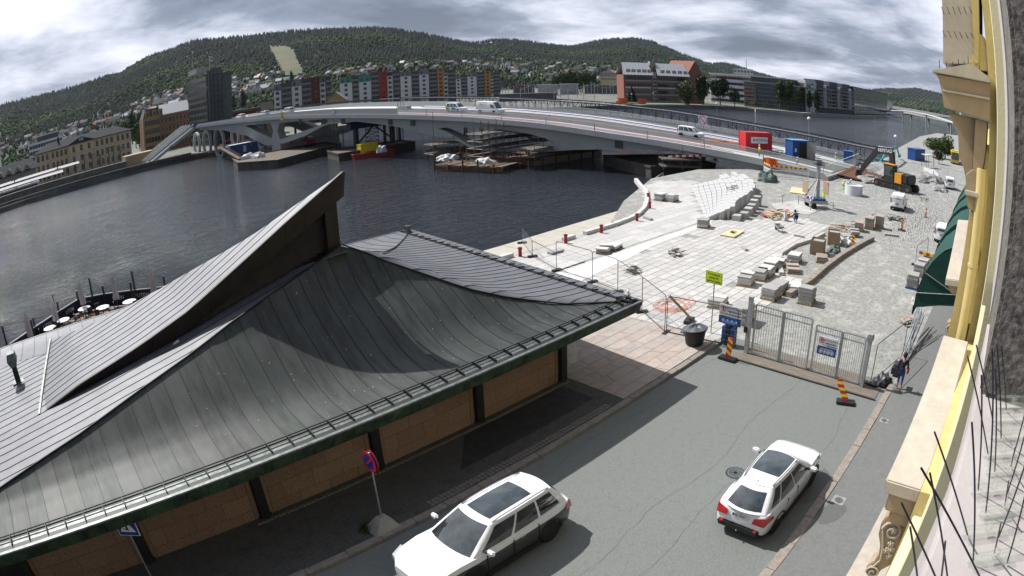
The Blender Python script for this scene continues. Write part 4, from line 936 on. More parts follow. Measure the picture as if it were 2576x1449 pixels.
# long dark building and beige block
A, B = Q(572, 262, 330), Q(655, 245, 330)
b = Bld('warehouse', 'long low dark roofed building right of the tower', A, B, -1.3); b.wall(0, b.L, 0, 11, M_brickd); b.wall(-.5, b.L, 11, 12.2, M_dgrey, y0=-1, name='roof'); b.row(0, b.L, 7, 2, 1.6, 12)
A, B = Q(578, 285, 262), Q(655, 268, 262)
b = Bld('kiosk_row', 'row of low brown buildings at the far bridge head', A, B, -1.3); b.wall(0, b.L, 0, 8.5, M_brick); b.hip(0, b.L, 0, 8, 8.5, 1.5, M_wgrey, inx=1); b.row(0, b.L, 4, 1.2, 1.6, 10)
A, B = Q(655, 252, 268), Q(686, 245, 268)
b = Bld('blank_block', 'plain beige windowless block at the far bridge head', A, B, -1.3); b.wall(0, b.L, 0, 14.2, mat('beige_cladding', (0.32, 0.27, 0.19), .8, var=.05)); b.wall(-.2, b.L + .2, 14.2, 14.6, M_dgrey, y0=-.2, name='roof')
# apartment rows; segments in picture-measured breadths, colours from the photograph
def flats(label, segs, R, grp='rows of coloured flats by the railway'):
  zx = lambda z: 670.8 + z * .2292
  zy = lambda z: 154.3 + z * .2292
  root = thing('apartment_block', label, 'apartment block', (0, 0, 0), 0, grp)
  for k, (x0, x1, top, cut, kind) in enumerate(segs):
    A, B = Q(zx(x0), zy(top), R), Q(zx(x1), zy(top), R); A2 = Vector((A.x, A.y, 0)); B2 = Vector((B.x, B.y, 0)); L = (B2 - A2).length
    d = (A2 - B2) / L if True else 0
    # B is nearer the street heading; local x from A to B must keep local y away from the viewer
    rz = math.atan2((B2 - A2).y, (B2 - A2).x); y = Vector((-math.sin(rz), math.cos(rz), 0)); org = A2
    if y.dot(A2) < 0: rz += PI; org = B2
    zt = (A.z + B.z) / 2; H = zt + 1.3; dep = {'dark': -0.6, 'bal': -0.4}.get(kind, -1.4 if kind in ('red', 'dred', 'ora') else -.9)
    dk = {'w': M_wpan, 'dark': M_dgrey, 'bal': M_dgrey, 'red': M_brickr, 'dred': M_brickd, 'ora': M_ora, 'blue': M_wpan, 'net': M_wpan}[kind]
    def put(mb, name, mm):
      o = mb.o(name, mm, root); o.location = (org.x, org.y, -1.3); o.rotation_euler.z = rz; return o
    hc = (Q(zx((x0 + x1) / 2), zy(cut), R).z + 1.3) if cut else H
    put(MB().bx(0.02, L - .02, dep, 12, 0, hc), 'wall', dk)
    if cut: put(MB().bx(0.05, L - .05, dep + .9, 12, hc, H), 'upper_wall', M_net if kind == 'net' else (M_blue if kind == 'blue' else M_gpan))
    put(MB().bx(-.1, L + .1, dep - .1 if not cut else dep + .8, 12, H, H + .25), 'roof', M_dgrey)
    fh = 2.9; nf = int((hc - .5) / fh)
    for f in range(nf):
      z = hc - (f + 1) * fh + .9
      if kind in ('dark', 'bal'):
        nb = max(1, int(L / 4))
        for i in range(nb):
          put(MB().bx(i * L / nb + .3, (i + 1) * L / nb - .3, dep - 1.1, dep, z - .95, z - .8), 'balcony_slab', M_wgrey)
          put(MB().bx(i * L / nb + .3, (i + 1) * L / nb - .3, dep - 1.15, dep - 1.1, z - .8, z + .1), 'balcony_front', M_gpan)
          for j in (0.3, .7):
            o = ob_from('window', winmesh(1.3, 1.9, False, M_wframe), root); lx = (i + j) * L / nb; cs, sn = math.cos(rz), math.sin(rz); o.location = (org.x + cs * lx - sn * dep, org.y + sn * lx + cs * dep, -1.3 + z - .6); o.rotation_euler.z = rz
      else:
        nw = max(1, int(L / 4.0))
        for i in range(nw):
          o = ob_from('window', winmesh(1.7 if kind != 'w' or i % 2 == 0 else 1.0, 1.4, False, M_wframe), root); lx = (i + .5) * L / nw; cs, sn = math.cos(rz), math.sin(rz); o.location = (org.x + cs * lx - sn * dep, org.y + sn * lx + cs * dep, -1.3 + z); o.rotation_euler.z = rz
    if cut:
      for i in range(max(1, int(L / 3.5))):
        o = ob_from('window', winmesh(.9, 1.4, False, M_wframe), root); lx = (i + .5) * 3.4; cs, sn = math.cos(rz), math.sin(rz); dy = dep + .9; o.location = (org.x + cs * lx - sn * dy, org.y + sn * lx + cs * dy, -1.3 + hc + .7); o.rotation_euler.z = rz
flats('white and dark grey flats with a dark red stair tower, nearest the beige block', [(75, 155, 262, 325, 'w'), (155, 270, 240, 0, 'dark'), (270, 380, 207, 275, 'w'), (380, 490, 195, 0, 'bal'), (490, 580, 180, 0, 'dred'), (580, 640, 177, 235, 'w'), (640, 705, 165, 0, 'dark')], 330)
flats('flats with green netting on top and a bright red stair tower', [(800, 935, 188, 240, 'net'), (935, 1010, 160, 0, 'dark'), (1010, 1140, 152, 225, 'net'), (1140, 1235, 120, 0, 'bal'), (1235, 1320, 112, 0, 'red'), (1320, 1380, 122, 160, 'blue'), (1380, 1460, 100, 0, 'dark')], 385)
flats('taller white and grey flats with an orange stair tower', [(1465, 1585, 122, 165, 'w'), (1585, 1670, 110, 0, 'bal'), (1670, 1775, 93, 145, 'w'), (1775, 1870, 88, 0, 'bal'), (1870, 1940, 78, 0, 'ora'), (1940, 1982, 88, 130, 'w'), (1982, 2072, 95, 0, 'dark')], 435)
flats('lower white and dark flats with an orange stair tower, furthest from the beige block', [(2072, 2128, 155, 195, 'w'), (2128, 2200, 148, 0, 'bal'), (2200, 2300, 125, 170, 'w'), (2300, 2390, 120, 0, 'dark'), (2390, 2455, 112, 0, 'ora'), (2455, 2482, 122, 165, 'w'), (2482, 2560, 120, 0, 'dark')], 520)
# small houses at the foot of the flats
house(Q(917, 212, 420) - Vector((0, 0, 6)), 0, 1, 13, 9, 8.5, 1.0, 'white gabled house between the first two rows of flats')
house(Q(848, 250, 300) - Vector((0, 0, 6)), 5, 2, 9, 9, 5.6, .9, 'ochre gabled house at the foot of the first flats')
# red brick office with glazed pitched roof
A = Q(1568, 187, 374); B = Q(1728, 190, 386)
b = Bld('brick_office', 'four storey red brick office with big pale glazed roof on the shore', A, B, -1.3); L = b.L; H = A.z + 1.3
b.wall(0, L, 0, H, M_brick, y1=16)
for fl in range(4):
  for a, c in ((.03, .42), (.52, .97)):
    z0 = 1.0 + fl * H / 4
    n = 8
    for i in range(n): b.win(L * (a + (i + .5) * (c - a) / n), z0, 2.2, 2.0, fm=M_wgrey)
    MB().bx(L * a, L * c, -.12, 0, z0 - .9, z0 - .1).o('spandrel', M_wgrey if fl != 2 else M_wpan, b.t)
b.wall(L * .45, L * .5, 0, H + 2, M_wgrey, y0=-.6, name='stair_bay');
for f in range(7): b.win(L * .475, .6 + f * 2.1, 2.2, 1.5, y=-.6)
for a, c in ((-.02, .445), (.505, 1.03)):
  MB().add([(L * a, -2.2, H), (L * c, -2.2, H), (L * c, 8, H + 7.5), (L * a + 2, 8, H + 7.5), (L * a, 16, H), (L * c, 16, H), (L * a, -2.2, H - .3), (L * c, -2.2, H - .3)], [(0, 1, 2, 3), (3, 2, 5, 4), (0, 6, 7, 1)]).o('roof', M_tin, b.t)
  for i in range(5):
    x = L * (a + (c - a) * (i + .7) / 5.6); w = 2.6
    MB().add([(x, -.3, H + 1.50), (x + w, -.3, H + 1.50), (x + w + .8, 2.2, H + 3.35), (x + .8, 2.2, H + 3.35)], [(0, 1, 2, 3)]).o('skylight', M_win, b.t, fix=False)
  for i in range(9):
    x = L * (a + (c - a) * (i + .5) / 9.); MB().beam((x, -2.0, H + .2), (x + .8, 8, H + 7.6), .12, .15).o('rafter', M_gpan, b.t)
MB().add([(L, 0, H), (L, 16, H), (L, 8, H + 7.4)], [(0, 1, 2)]).o('gable', M_brick, b.t); MB().bx(L * .46, L * .54, 6, 10, H + 6, H + 8.6).o('lantern', M_wgrey, b.t)
A2 = Q(1728, 188, 386); B2 = Q(1770, 186, 398)
g = Bld('gable_building', 'red brick gabled wing at the right end of the brick office', A2, B2, -1.3); Hg = A2.z + 1.3
g.wall(0, g.L, 0, Hg, M_brick, y1=20); MB().add([(0, 0, Hg), (g.L, 0, Hg), (g.L / 2, 0, Hg + 9), (0, 20, Hg), (g.L, 20, Hg), (g.L / 2, 20, Hg + 9)], [(0, 1, 2), (0, 2, 5, 3), (1, 4, 5, 2)]).o('gable_roof', M_brick, g.t)
for f in range(5): g.row(0, g.L, 1 + f * 3.3, 1.2, 1.8, 3)
# long glass offices right of it
A = Q(1788, 186, 440); B = Q(1895, 187, 430)
b = Bld('glass_office', 'white roofed office behind the dark shore trees', A, B, -1.3); H = A.z + 1.3
b.wall(0, b.L, 0, H, M_wpan, y1=20); b.wall(-1, b.L + 1, H, H + .8, M_white, y0=-1.5, y1=22, name='roof')
for f in range(5): b.row(0, b.L, 1 + f * H / 5, 2.6, 1.9, 14)
A = Q(1872, 206, 405); B = Q(2022, 224, 400)
b = Bld('glass_office', 'long dark glass office with red brick bays by the river', A, B, -1.3); H = A.z + 1.3; L = b.L
b.wall(0, L, 0, H, M_dglass, y1=20); b.wall(0, L * .19, 0, H - .5, M_brick, y0=-1.2, y1=2, name='brick_bay'); b.wall(-1, L + 1, H, H + .7, M_wgrey, y0=-1.6, y1=22, name='roof')
b.wall(L * .1, L * .85, H + .7, H + 4, M_dglass, y0=3, y1=18, name='penthouse'); b.wall(L * .08, L * .87, H + 4, H + 4.5, M_wpan, y0=2, y1=19, name='penthouse_roof')
for f in range(6):
  b.row(0, L * .19, .8 + f * (H - 1) / 6, 1.8, 1.3, 4, y=-1.2)
  MB().bx(L * .19, L, -.1, 0, f * H / 6, f * H / 6 + .35).o('floor_band', M_gpan, b.t)
for i in range(30): MB().bx(L * .19 + i * L * .81 / 30, L * .19 + i * L * .81 / 30 + .2, -.14, 0, 0, H).o('mullion', M_gpan, b.t)
b = Bld('office_building', 'white five storey block rising behind the glass offices', Q(1846, 177, 520), Q(1895, 180, 520), -1.3); b.wall(0, b.L, 0, Q(1870, 173, 520).z + 1.3, M_wpan, y1=14)
Hh = Q(1870, 173, 520).z + 1.3
for f in range(2): b.row(0, b.L, Hh - 3 - f * 3.2, 1.6, 1.5, 6)
t = thing('radio_mast', 'thin lattice radio mast rising behind the glass offices', 'mast', (0, 0, 0)); p = Q(1876, 176, 540); q = Q(1877, 149, 540)
MB().tube(p - Vector((0, 0, 20)), q, .5, .25, n=4).o('lattice', M_steel, t)
# low city roofs stepping right behind
b = Bld('office_building', 'low grey roofed block above the riverside birches', Q(1895, 188, 560), Q(2022, 205, 520), -1.3); Hh = Q(1950, 196, 540).z + 1.3; b.wall(0, b.L, 0, Hh, M_gpan, y1=14); b.wall(-1, b.L + 1, Hh, Hh + .6, M_dgrey, y0=-1, y1=15, name='roof'); b.row(0, b.L, Hh - 3, 3, 1.6, 16)
# white and dark riverside flats with balconies
A = Q(2024, 203, 405); B = Q(2145, 222, 470)
b = Bld('riverside_flats', 'dark balconied riverside flats with three white stair towers and a white gable', A, B, -1.3, 'apartment block'); H = A.z + 1.3 - 1.5; L = b.L
b.wall(0, L, 0, H, M_dgrey, y1=16); b.wall(0, L * .2, 0, H + 2.0, M_wpan, y0=-.5, y1=15, name='white_gable')
for f in range(3): b.win(L * .12, H - .8 - f * 3, 4.2, .8, y=-.5, fm=M_wframe)
for a in (.29, .58, .83): b.wall(L * a, L * a + 3.2, 3.5, H - 3.5, M_wgrey, y0=-2.4, y1=0, name='stair_tower'); b.wall(L * a + 3.6, L * a + 4.1, 3.5, H + .5, M_wpan, y0=-2.6, y1=0, name='fin')
for a in (.21, .5, .78): b.wall(L * a, L * a + L * .17, H, H + 3.4, M_dgrey, y0=1, y1=10, name='penthouse')
for f in range(6):
  z = 3.6 + f * (H - 4) / 6
  b.wall(L * .2, L * .995, z, z + .22, M_wgrey, y0=-2.0, y1=0, name='balcony_slab'); b.wall(L * .2, L * .995, z + .25, z + 1.0, M_dglass, y0=-2.0, y1=-1.95, name='balcony_glass')
  b.row(L * .2, L, z + .5, 2.2, 1.7, 14, fm=M_wframe)
A = Q(2147, 220, 474); B = Q(2232, 246, 660)
b = Bld('dark_glass_block', 'curved dark glass block at the end of the riverside row', A, B, -1.3, 'building'); H = A.z + 1.3 ; L = b.L
b.wall(0, L, 0, H, M_dglass, y1=20); b.wall(-.5, L + .5, H, H + .8, M_dgrey, y0=-.5, y1=20, name='roof')
for f in range(7): MB().bx(0, L, -.3, 0, f * H / 7 + .5, f * H / 7 + .85).o('floor_band', M_gpan, b.t)
for i in range(14): MB().bx(i * L / 14, i * L / 14 + .15, -.1, 0, 0, H).o('mullion', M_gpan, b.t)
b = Bld('culture_house', 'low white building with pitched lattice gable near the cable bridge', Q(2233, 255, 730), Q(2268, 266, 730), -1.3); b.wall(0, b.L, 0, 6, M_wpan); b.wall(0, b.L * .35, 0, 14, M_wpan, y0=2, name='white_block'); b.wall(b.L * .1, b.L, 6, 6.6, M_dgrey, y0=-1, name='roof')
# cream villa beyond the rail yard
b = Bld('villa', 'cream villa with dark hipped roof beyond the rail yard', Q(1510, 185, 640), Q(1551, 185, 640), -1.3, 'house'); Hh = Q(1530, 185, 640).z + 1.3; b.wall(0, b.L, 0, Hh, M_cream, y1=12); b.hip(0, b.L, 0, 12, Hh, 3, M_slate)
for f in range(2): b.row(0, b.L, Hh - 3 - f * 3.5, 1.1, 1.7, 9)
# low sheds of the rail yard
for i, (x0, x1, y, R, m, lab) in enumerate(((1352, 1402, 213, 520, M_tin, 'pale roofed shed among the rail yard masts'), (1408, 1455, 211, 540, M_tin, 'second pale roofed shed right of the first in the rail yard'), (1290, 1345, 216, 560, M_brickd, 'long dark red shed at the left of the rail yard'), (1470, 1560, 214, 560, M_dgrey, 'long dark low shed below the cream villa'), (1255, 1400, 237, 400, M_dgrey, 'dark sound wall along the railway behind the bridge'))):
  A, B = Q(x0, y, R), Q(x1, y, R); b = Bld('shed', lab, A, B, -1.3, 'shed'); h = A.z + 1.3; b.wall(0, b.L, 0, h - .8, M_wgrey if i < 2 else M_dgrey, y1=9); b.wall(-.5, b.L + .5, h - .8, h, m, y0=-.5, y1=9.5, name='roof')
# catenary masts
ms = MB().bx(-.15, .15, -.15, .15, 0, 10).mesh('mast', M_steel); ar = MB().beam((0, 0, 8.6), (4.5, 0, 9.0), .12).beam((0, 0, 7.6), (4.5, 0, 8.8), .1).mesh('arm', M_steel)
for i in range(34):
  px = 1262 + i * 9.4 + rg_.uniform(-3, 3); R = rg_.uniform(380, 600); p = Q(px, 240, R); p.z = -1.3; t = thing('catenary_mast', 'steel railway overhead line mast standing in the yard', 'mast', p, rg_.uniform(-.3, .3), 'overhead line masts in the rail yard')
  s_ = rg_.uniform(.7, 1.15); t.scale = (1, 1, s_); ob_from('mast', ms, t); ob_from('arm', ar, t)
# portacabins and parked cars before the brick office
M_oc = mat('orange_container', (0.72, 0.12, 0.03), .6, var=.1)
for i, (x, y, w) in enumerate(((1562, 249, 9), (1566, 243, 7), (1574, 252, 8), (1610, 246, 9), (1619, 242, 6), (1556, 253, 7))):
  p = Q(x, y + 4, 350); p.z = -1.2; t = thing('container', ['orange site container left of the spruce', 'orange container on top behind the spruce', 'orange container half hidden by the spruce', 'orange container right of the spruce', 'small orange skip right of the spruce', 'low orange skip furthest left of the spruce'][i], 'container', p, .6)
  MB().bx(-w * .25, w * .25, -1.2, 1.2, 0, 2.6 if i != 5 else 1.4).o('body', M_oc, t); MB().bx(-w * .25 - .06, w * .25 + .06, -1.26, 1.26, 2.62, 2.7).o('lid', M_brickd, t)
# shore path, jetty, lamp masts, boats
M_path = mat('path_gravel', (0.36, 0.34, 0.3), .9, var=.1)
tag(MB().prism([(262, 214), (300, 193), (318, 184), (345, 168), (344, 171), (322, 187), (304, 197), (264, 219)], -1.2, -1.1).o('path', M_path), kind='structure')
tag(MB().prism([(338, 152), (352, 142), (356, 130), (398, 125), (450, 115), (560, 122), (620, 131), (620, 128), (560, 118), (450, 111.5), (398, 121.5), (354, 127), (349.5, 140), (335, 150)], -6, -1.0).o('quay_edge', M_conc), kind='structure')
def lampmast(p, h, label, head=.5, group=None):
  t = thing('street_lamp', label, 'lamp', p, 0, group); MB().tube((0, 0, 0), (0, 0, h), .09, .06, n=6).o('pole', M_steel, t); MB().lathe([(.02, .0), (head, .1), (head * .9, .35), (.05, .55)], (0, 0, h), 10).o('lamp_head', M_white, t); return t
for px, yb, yt, R, lab in ((1780, 257, 203, 360, 'tall bare lamp mast in front of the dark shore trees'), (1590, 262, 238, 300, 'low lamp on the grass below the spruce'), (1644, 258, 236, 330, 'low lamp before the middle of the brick office')):
  p = Q(px, yb, R); zt_ = Q(px, yt, R).z; p.z = -1.2; lampmast(p, zt_ + 1.2, lab, .35)
p = Q(1804, 300, 190); lampmast((p.x, p.y, -2.8), Q(1804, 262, 190).z + 2.8, 'street lamp on the temporary bridge before the far shore', .4)
p = Q(2035, 330, 120); lampmast((p.x, p.y, 0), Q(2035, 301, 120).z, 'street lamp standing above the temporary bridge truss, left one', .35)
p = Q(2252, 385, 118); lampmast((p.x, p.y, 0), Q(2252, 346, 118).z, 'street lamp on the quay behind the black excavator', .35)
j = thing('jetty', 'floating jetty with sloping gangway below the dark trees', 'jetty', (0, 0, 0)); pa, pb = G(1835, 270, -2.6), G(1872, 272, -2.6)
MB().beam(pa, pb, 2.2, .5).o('float', M_wgrey, j); pc = G(1815, 262, -1.0); MB().beam(pc, pa, 1.2, .15).o('gangway', M_steel, j)
M_boat = mat('boat_white', (0.7, .7, .7), .4)
def boat(p, L, rz, label, m=M_boat, cabin=True, group=None):
  t = thing('boat', label, 'boat', p, rz, group); W = L * .28
  pts = [(-L / 2, -W / 2), (L * .15, -W / 2), (L / 2, 0), (L * .15, W / 2), (-L / 2, W / 2)]
  MB().add([(x * .93, y * .8, -.2) for x, y in pts] + [(x, y, .7) for x, y in pts], [(4, 3, 2, 1, 0), (5, 6, 7, 8, 9)] + [(i, (i + 1) % 5, 5 + (i + 1) % 5, 5 + i) for i in range(5)]).o('hull', m, t)
  if cabin: MB().add([(-L * .1, -W * .3, .7), (L * .2, -W * .3, .7), (L * .2, W * .3, .7), (-L * .1, W * .3, .7), (-L * .08, -W * .28, 1.6), (L * .1, -W * .25, 1.6), (L * .1, W * .25, 1.6), (-L * .08, W * .28, 1.6)], [(4, 5, 6, 7), (0, 1, 5, 4), (1, 2, 6, 5), (2, 3, 7, 6), (3, 0, 4, 7)]).o('cabin', M_win, t)
  return t
for i, (x, y, l) in enumerate(((2178, 294, 14), (2195, 297, 16), (2162, 296, 9))): boat(G(x, y, WL), l, -.2, ['white motor boat moored below the dark glass block', 'larger white motor boat right of the first below the dark glass block', 'small boat left of the moored motor boats'][i])
boat(G(414, 412, WL), 8, .1, 'grey work boat moored beside the stairs on the left quay', M_wgrey)
# cable stayed footbridge at the right edge
t = thing('cable_stayed_bridge', 'slender white cable stayed bridge at the right edge of the river', 'bridge', (0, 0, 0))
A_, B_ = G(2209, 287, 1.5), G(2415, 340, 2.5); A_ = Q(2209, 284, 640); A_.z = 0.6; B_ = Q(2440, 322, 420); B_.z = 4.5
dd = B_ - A_; n = 16
for i in range(n):
  a, c = A_ + dd * (i / n), A_ + dd * ((i + 1) / n); up = lambda q, u: q + Vector((0, 0, 5.0 * math.sin(PI * min(1, u))))
  MB().beam(up(a, i / n), up(c, (i + 1) / n), 4, .7).o('deck_segment', M_wpan, t)
base = A_ + dd * .93; top = base + Vector((0, 0, 44))
MB().tube((base.x, base.y, WL), (top.x, top.y, top.z), 1.0, .6, n=8).o('pylon', M_wpan, t)
for i in range(11):
  u = .12 + i * .07; q = A_ + dd * u + Vector((0, 0, 5.0 * math.sin(PI * u))); MB().tube(q, top - Vector((0, 0, i * 1.6)), .1, n=4).o('cable', M_wgrey, t)
for u in (.35, .62, .85):
  q = A_ + dd * u; MB().tube((q.x, q.y, WL), (q.x, q.y, q.z + 5.0 * math.sin(PI * u)), .7, n=8).o('pier', M_conc, t)
t = thing('road_bridge', 'low grey road bridge behind the cable stayed bridge', 'bridge', (0, 0, 0)); a, c = Q(2268, 279, 760), Q(2470, 312, 560); a.z = 3; c.z = 4
MB().beam(a, c, 8, 1.4).o('deck', M_conc, t)
for u in (.15, .4, .65, .9): q = a + (c - a) * u; MB().tube((q.x, q.y, -4), (q.x, q.y, q.z), 1.2, n=8).o('pier', M_conc, t)
# ================================================================== THE NEW BRIDGE
BN, BF = (86.5, 27.3), (62.0, 225.0)
def bxn(y): return BN[0] + (y - BN[1]) * (BF[0] - BN[0]) / (BF[1] - BN[1])
bY = [20, 27, 37, 48.6, 53.6, 63, 76, 92.7, 113, 134, 158, 191, 218, 240]; bZ = [-.1, 0.0, 0.84, 1.65, 2.0, 2.65, 3.75, 4.75, 5.6, 6.42, 7.3, 7.6, 7.7, 7.6]
zb_ = lambda y: interp(y, bY, bZ)
rT = lambda y: zb_(y) + interp(y, [27, 60, 120, 160, 218], [2.2, 2.1, 2.05, 1.75, 1.35])      # top of the railing
sY = [27, 39.8, 44, 51, 56.3, 64.9, 71, 79.5, 86.5, 94, 105, 114.3, 127.6, 140.2, 150, 162, 171.7, 184, 200, 218]; sZ = [-1.1, 0.3, .8, 1.05, 1.1, 0.6, 0.1, -.9, -.9, 0.3, 2.1, 3.8, 5.2, 4.8, 2.2, 0.2, 0.0, 3.4, 5.6, 6.6]
zs_ = lambda y: interp(y, sY, sZ)
BW = 21.0
M_bst = mat('bridge_steel', (0.30, 0.325, 0.315), .5, var=.05, scale=.4); M_bsh = mat('bridge_edge', (0.44, 0.46, 0.45), .5, var=.05, scale=.4); M_rail = mat('railing_paint', (0.62, .62, .60), .5, var=.05)
bridge = thing('bridge', 'long pale steel road bridge with V shaped piers being built across the river', 'bridge', (0, 0, 0))
ys = [27.3] + list(np.arange(30, 222, 3.0)) + [222]
def strip(name, m, o0, o1, zf, th, y0=27.3, y1=222, parent=bridge, kind=None):
  yy = [y for y in ys if y0 <= y <= y1]
  def fn(y, t): return (bxn(y) + o0 + (o1 - o0) * t, y, zf(y))
  o = MB().grid(fn, yy, [0, 1], th).o(name, m, parent, smooth=.5); return o
strip('deck', M_bst, 0.1, BW - .1, lambda y: zb_(y) + .62, .5)
strip('edge_beam', M_bsh, 0.0, .35, lambda y: zb_(y) + .85, .9); strip('edge_beam', M_bsh, BW - .35, BW, lambda y: zb_(y) + .85, .9)
M_insul = mat('white_sheeting', (0.78, .78, .78), .5, var=.04); M_road = mat('bridge_asphalt', (0.10, 0.105, .1), .85, var=.15)
strip('walkway', M_insul, .4, 3.6, lambda y: zb_(y) + .70, .05, y0=36); strip('carriageway', M_road, 5.0, 13.4, lambda y: zb_(y) + .68, .05); strip('kerb_strip', M_insul, 3.7, 4.9, lambda y: zb_(y) + .78, .12); strip('walkway', M_insul, 13.5, 16.5, lambda y: zb_(y) + .9, .2, y0=40); strip('far_walkway', M_bsh, 16.6, 20.5, lambda y: zb_(y) + .72, .05)
# hoses and pipes laid along the walkways
for off, r, m, z0 in ((1.0, .035, M_blue, .8), (1.5, .025, M_orange, .8), (2.2, .035, M_blue, .8), (2.8, .025, M_orange, .8), (4.2, .04, M_red, .95), (14.2, .08, M_blue, 1.15), (15.2, .15, M_white, 1.15), (15.8, .08, M_blue, 1.1), (13.6, .04, M_red, 1.0)):
  y = 44 + rnd.uniform(-3, 3); k = 0; pts = []
  while y < 122: pts.append((bxn(y) + off + rnd.uniform(-.12, .12), y, zb_(y) + z0 + .05)); y += 4
  tag(MB().path(pts, r, 5).o('supply_pipe', m), '%s pipe along the %s walkway of the bridge, %s' % ({M_blue.name: 'blue', M_orange.name: 'orange', M_red.name: 'red', M_white.name: 'white'}[m.name], 'near' if off < 5 else 'far', {1.0: 'next to the railing', 1.5: 'thin one by the railing', 2.2: 'middle of the sheeting', 2.8: 'inner side', 4.2: 'on the kerb strip', 14.2: 'thick one', 15.2: 'thickest', 15.8: 'outer side', 13.6: 'edge of the road'}[off]), 'pipe')
# side webs and underside
HA = dict(y=[137, 140, 146, 152, 158, 163, 168, 176, 183, 186], t=[5.6, 6.0, 6.2, 6.3, 6.4, 6.5, 6.6, 6.6, 6.5, 6.4], b=[5.6, 5.3, 4.2, 3.2, 2.2, 1.4, 1.6, 3.2, 5.2, 6.4])
for h, pts_t, pts_b in (('B', [(430, 365), (500, 355), (700, 356), (1000, 375), (1300, 420), (1462, 462)], [(430, 370), (560, 430), (700, 520), (800, 545), (1000, 575), (1200, 545), (1370, 520), (1462, 490)]),):
  cv = lambda p: PL(((1480 + p[0] / 2.576) * .67083, (340 + p[1] / 2.576) * .67083), (BN[0] + 1, BN[1]), (BF[0] + 1, BF[1]))
  tp = sorted([(c.y, c.z) for c in map(cv, pts_t)]); bp_ = sorted([(c.y, c.z) for c in map(cv, pts_b)])
y_lo, y_hi = max(tp[0][0], bp_[0][0]), min(tp[-1][0], bp_[-1][0])
def hole(y):
  if y_lo < y < y_hi: return interp(y, *zip(*bp_)), interp(y, *zip(*tp))
  for a, b_ in ((140, 163.0), (166.5, 184)):
    if a < y < b_:
      if a == 140: u = (y - a) / (b_ - a); return lerp(5.2, 1.5, u) if u < .95 else 1.6, 6.2
      u = (y - a) / (b_ - a); return lerp(1.6, 6.3, u), 6.4
  return None
for off in (1.2, BW - 3.4):
  m = MB(); W = 2.2; yy = list(np.arange(27.3, 222, 1.2))
  for y0, y1 in zip(yy, yy[1:]):
    def seg(t0, b0, t1, b1):
      if t0 - b0 < .02 and t1 - b1 < .02: return
      x0, x1 = bxn(y0) + off, bxn(y1) + off
      m.add([(x0, y0, b0), (x1, y1, b1), (x1, y1, t1), (x0, y0, t0), (x0 + W, y0, b0), (x1 + W, y1, b1), (x1 + W, y1, t1), (x0 + W, y0, t0)], [(0, 1, 2, 3), (7, 6, 5, 4), (0, 4, 5, 1), (3, 2, 6, 7)])
    h0, h1 = hole(y0), hole(y1); T0, T1 = zb_(y0) + .1, zb_(y1) + .1
    if h0 is None and h1 is None: seg(T0, min(T0 - .4, zs_(y0)), T1, min(T1 - .4, zs_(y1)))
    else:
      a0 = h0 or ((h1[0] + h1[1]) / 2,) * 2; a1 = h1 or ((h0[0] + h0[1]) / 2,) * 2
      seg(T0, a0[1], T1, a1[1]); seg(a0[0], min(zs_(y0), a0[0] - .5), a1[0], min(zs_(y1), a1[0] - .5))
  m.o('web_girder', M_bst, bridge, fix=False)
strip('underside', M_bst, 3.2, BW - 3.2, lambda y: zb_(y) - .35 if not (70 < y < 108) else zb_(y) - .2, .5)
for y, w in ((165, 3.0), (83, 5.0)): MB().bx(bxn(y) + 1, bxn(y) + BW - 1, y - w, y + w, -6, zs_(y) + .3).o('pier_foot', M_conc, bridge)
for y in (62, 109, 116, 133, 141, 152): MB().bx(bxn(y) + 1.12, bxn(y) + 1.2, y - .9, y + .6, zb_(y) - 1.6, zb_(y) - .4).o('joint_plate', M_dsteel, bridge)
# far arches at the landing
for k, (yc, r) in enumerate(((206, 5.2), (217, 4.6), (227, 4.0))):
  for off in (2, BW - 3):
    m = MB(); pts = [(bxn(yc) + off, yc + r * math.cos(a), 1.6 + r * math.sin(a)) for a in np.linspace(0, 2 * PI, 17)]
    for a, b_ in zip(pts, pts[1:]): m.beam(a, b_, .9, .9)
    m.o('ring_support', M_bsh, bridge)
# railings: panels of upright bars; bars thinner than a pixel are joined
def railing(off, y0, y1, step, hgt, nm):
  m = MB(); y = y0
  while y < y1:
    x = bxn(y) + off; m.bx(x - .02, x + .02, y - .028, y + .028, zb_(y) + .8, rT(y)); y += step
  tag(m.o('railing_bars', M_rail, bridge, fix=False), kind='stuff')
  t = MB(); yy = [y for y in np.arange(y0, y1, 3)] + [y1]
  for a, c in zip(yy, yy[1:]): t.beam((bxn(a) + off, a, rT(a)), (bxn(c) + off, c, rT(c)), .09, .05)
  t.o('handrail', M_rail, bridge)
  y = y0
  while y < y1: MB().bx(bxn(y) + off - .05, bxn(y) + off + .05, y - .05, y + .05, zb_(y) + .6, rT(y) + .05).o('railing_post', M_steel, bridge); y += 9.5
railing(.12, 27.5, 112, .16, 1.2, 'n'); railing(BW - .12, 27.5, 112, .18, 1.2, 'f')
M_encl = mat('railing_cloth', (0.50, .51, .48), .8, var=.05)
def clothpanel(off, y0, y1):
  m = MB(); yy = [y for y in np.arange(y0, y1, 4)] + [y1]
  for a, c in zip(yy, yy[1:]): m.add([(bxn(a) + off, a, zb_(a) + .8), (bxn(c) + off, c, zb_(c) + .8), (bxn(c) + off, c, rT(c)), (bxn(a) + off, a, rT(a))], [(0, 1, 2, 3)])
  m.o('parapet', M_encl, bridge, fix=False)
clothpanel(.1, 112, 221); clothpanel(BW - .1, 112, 221)
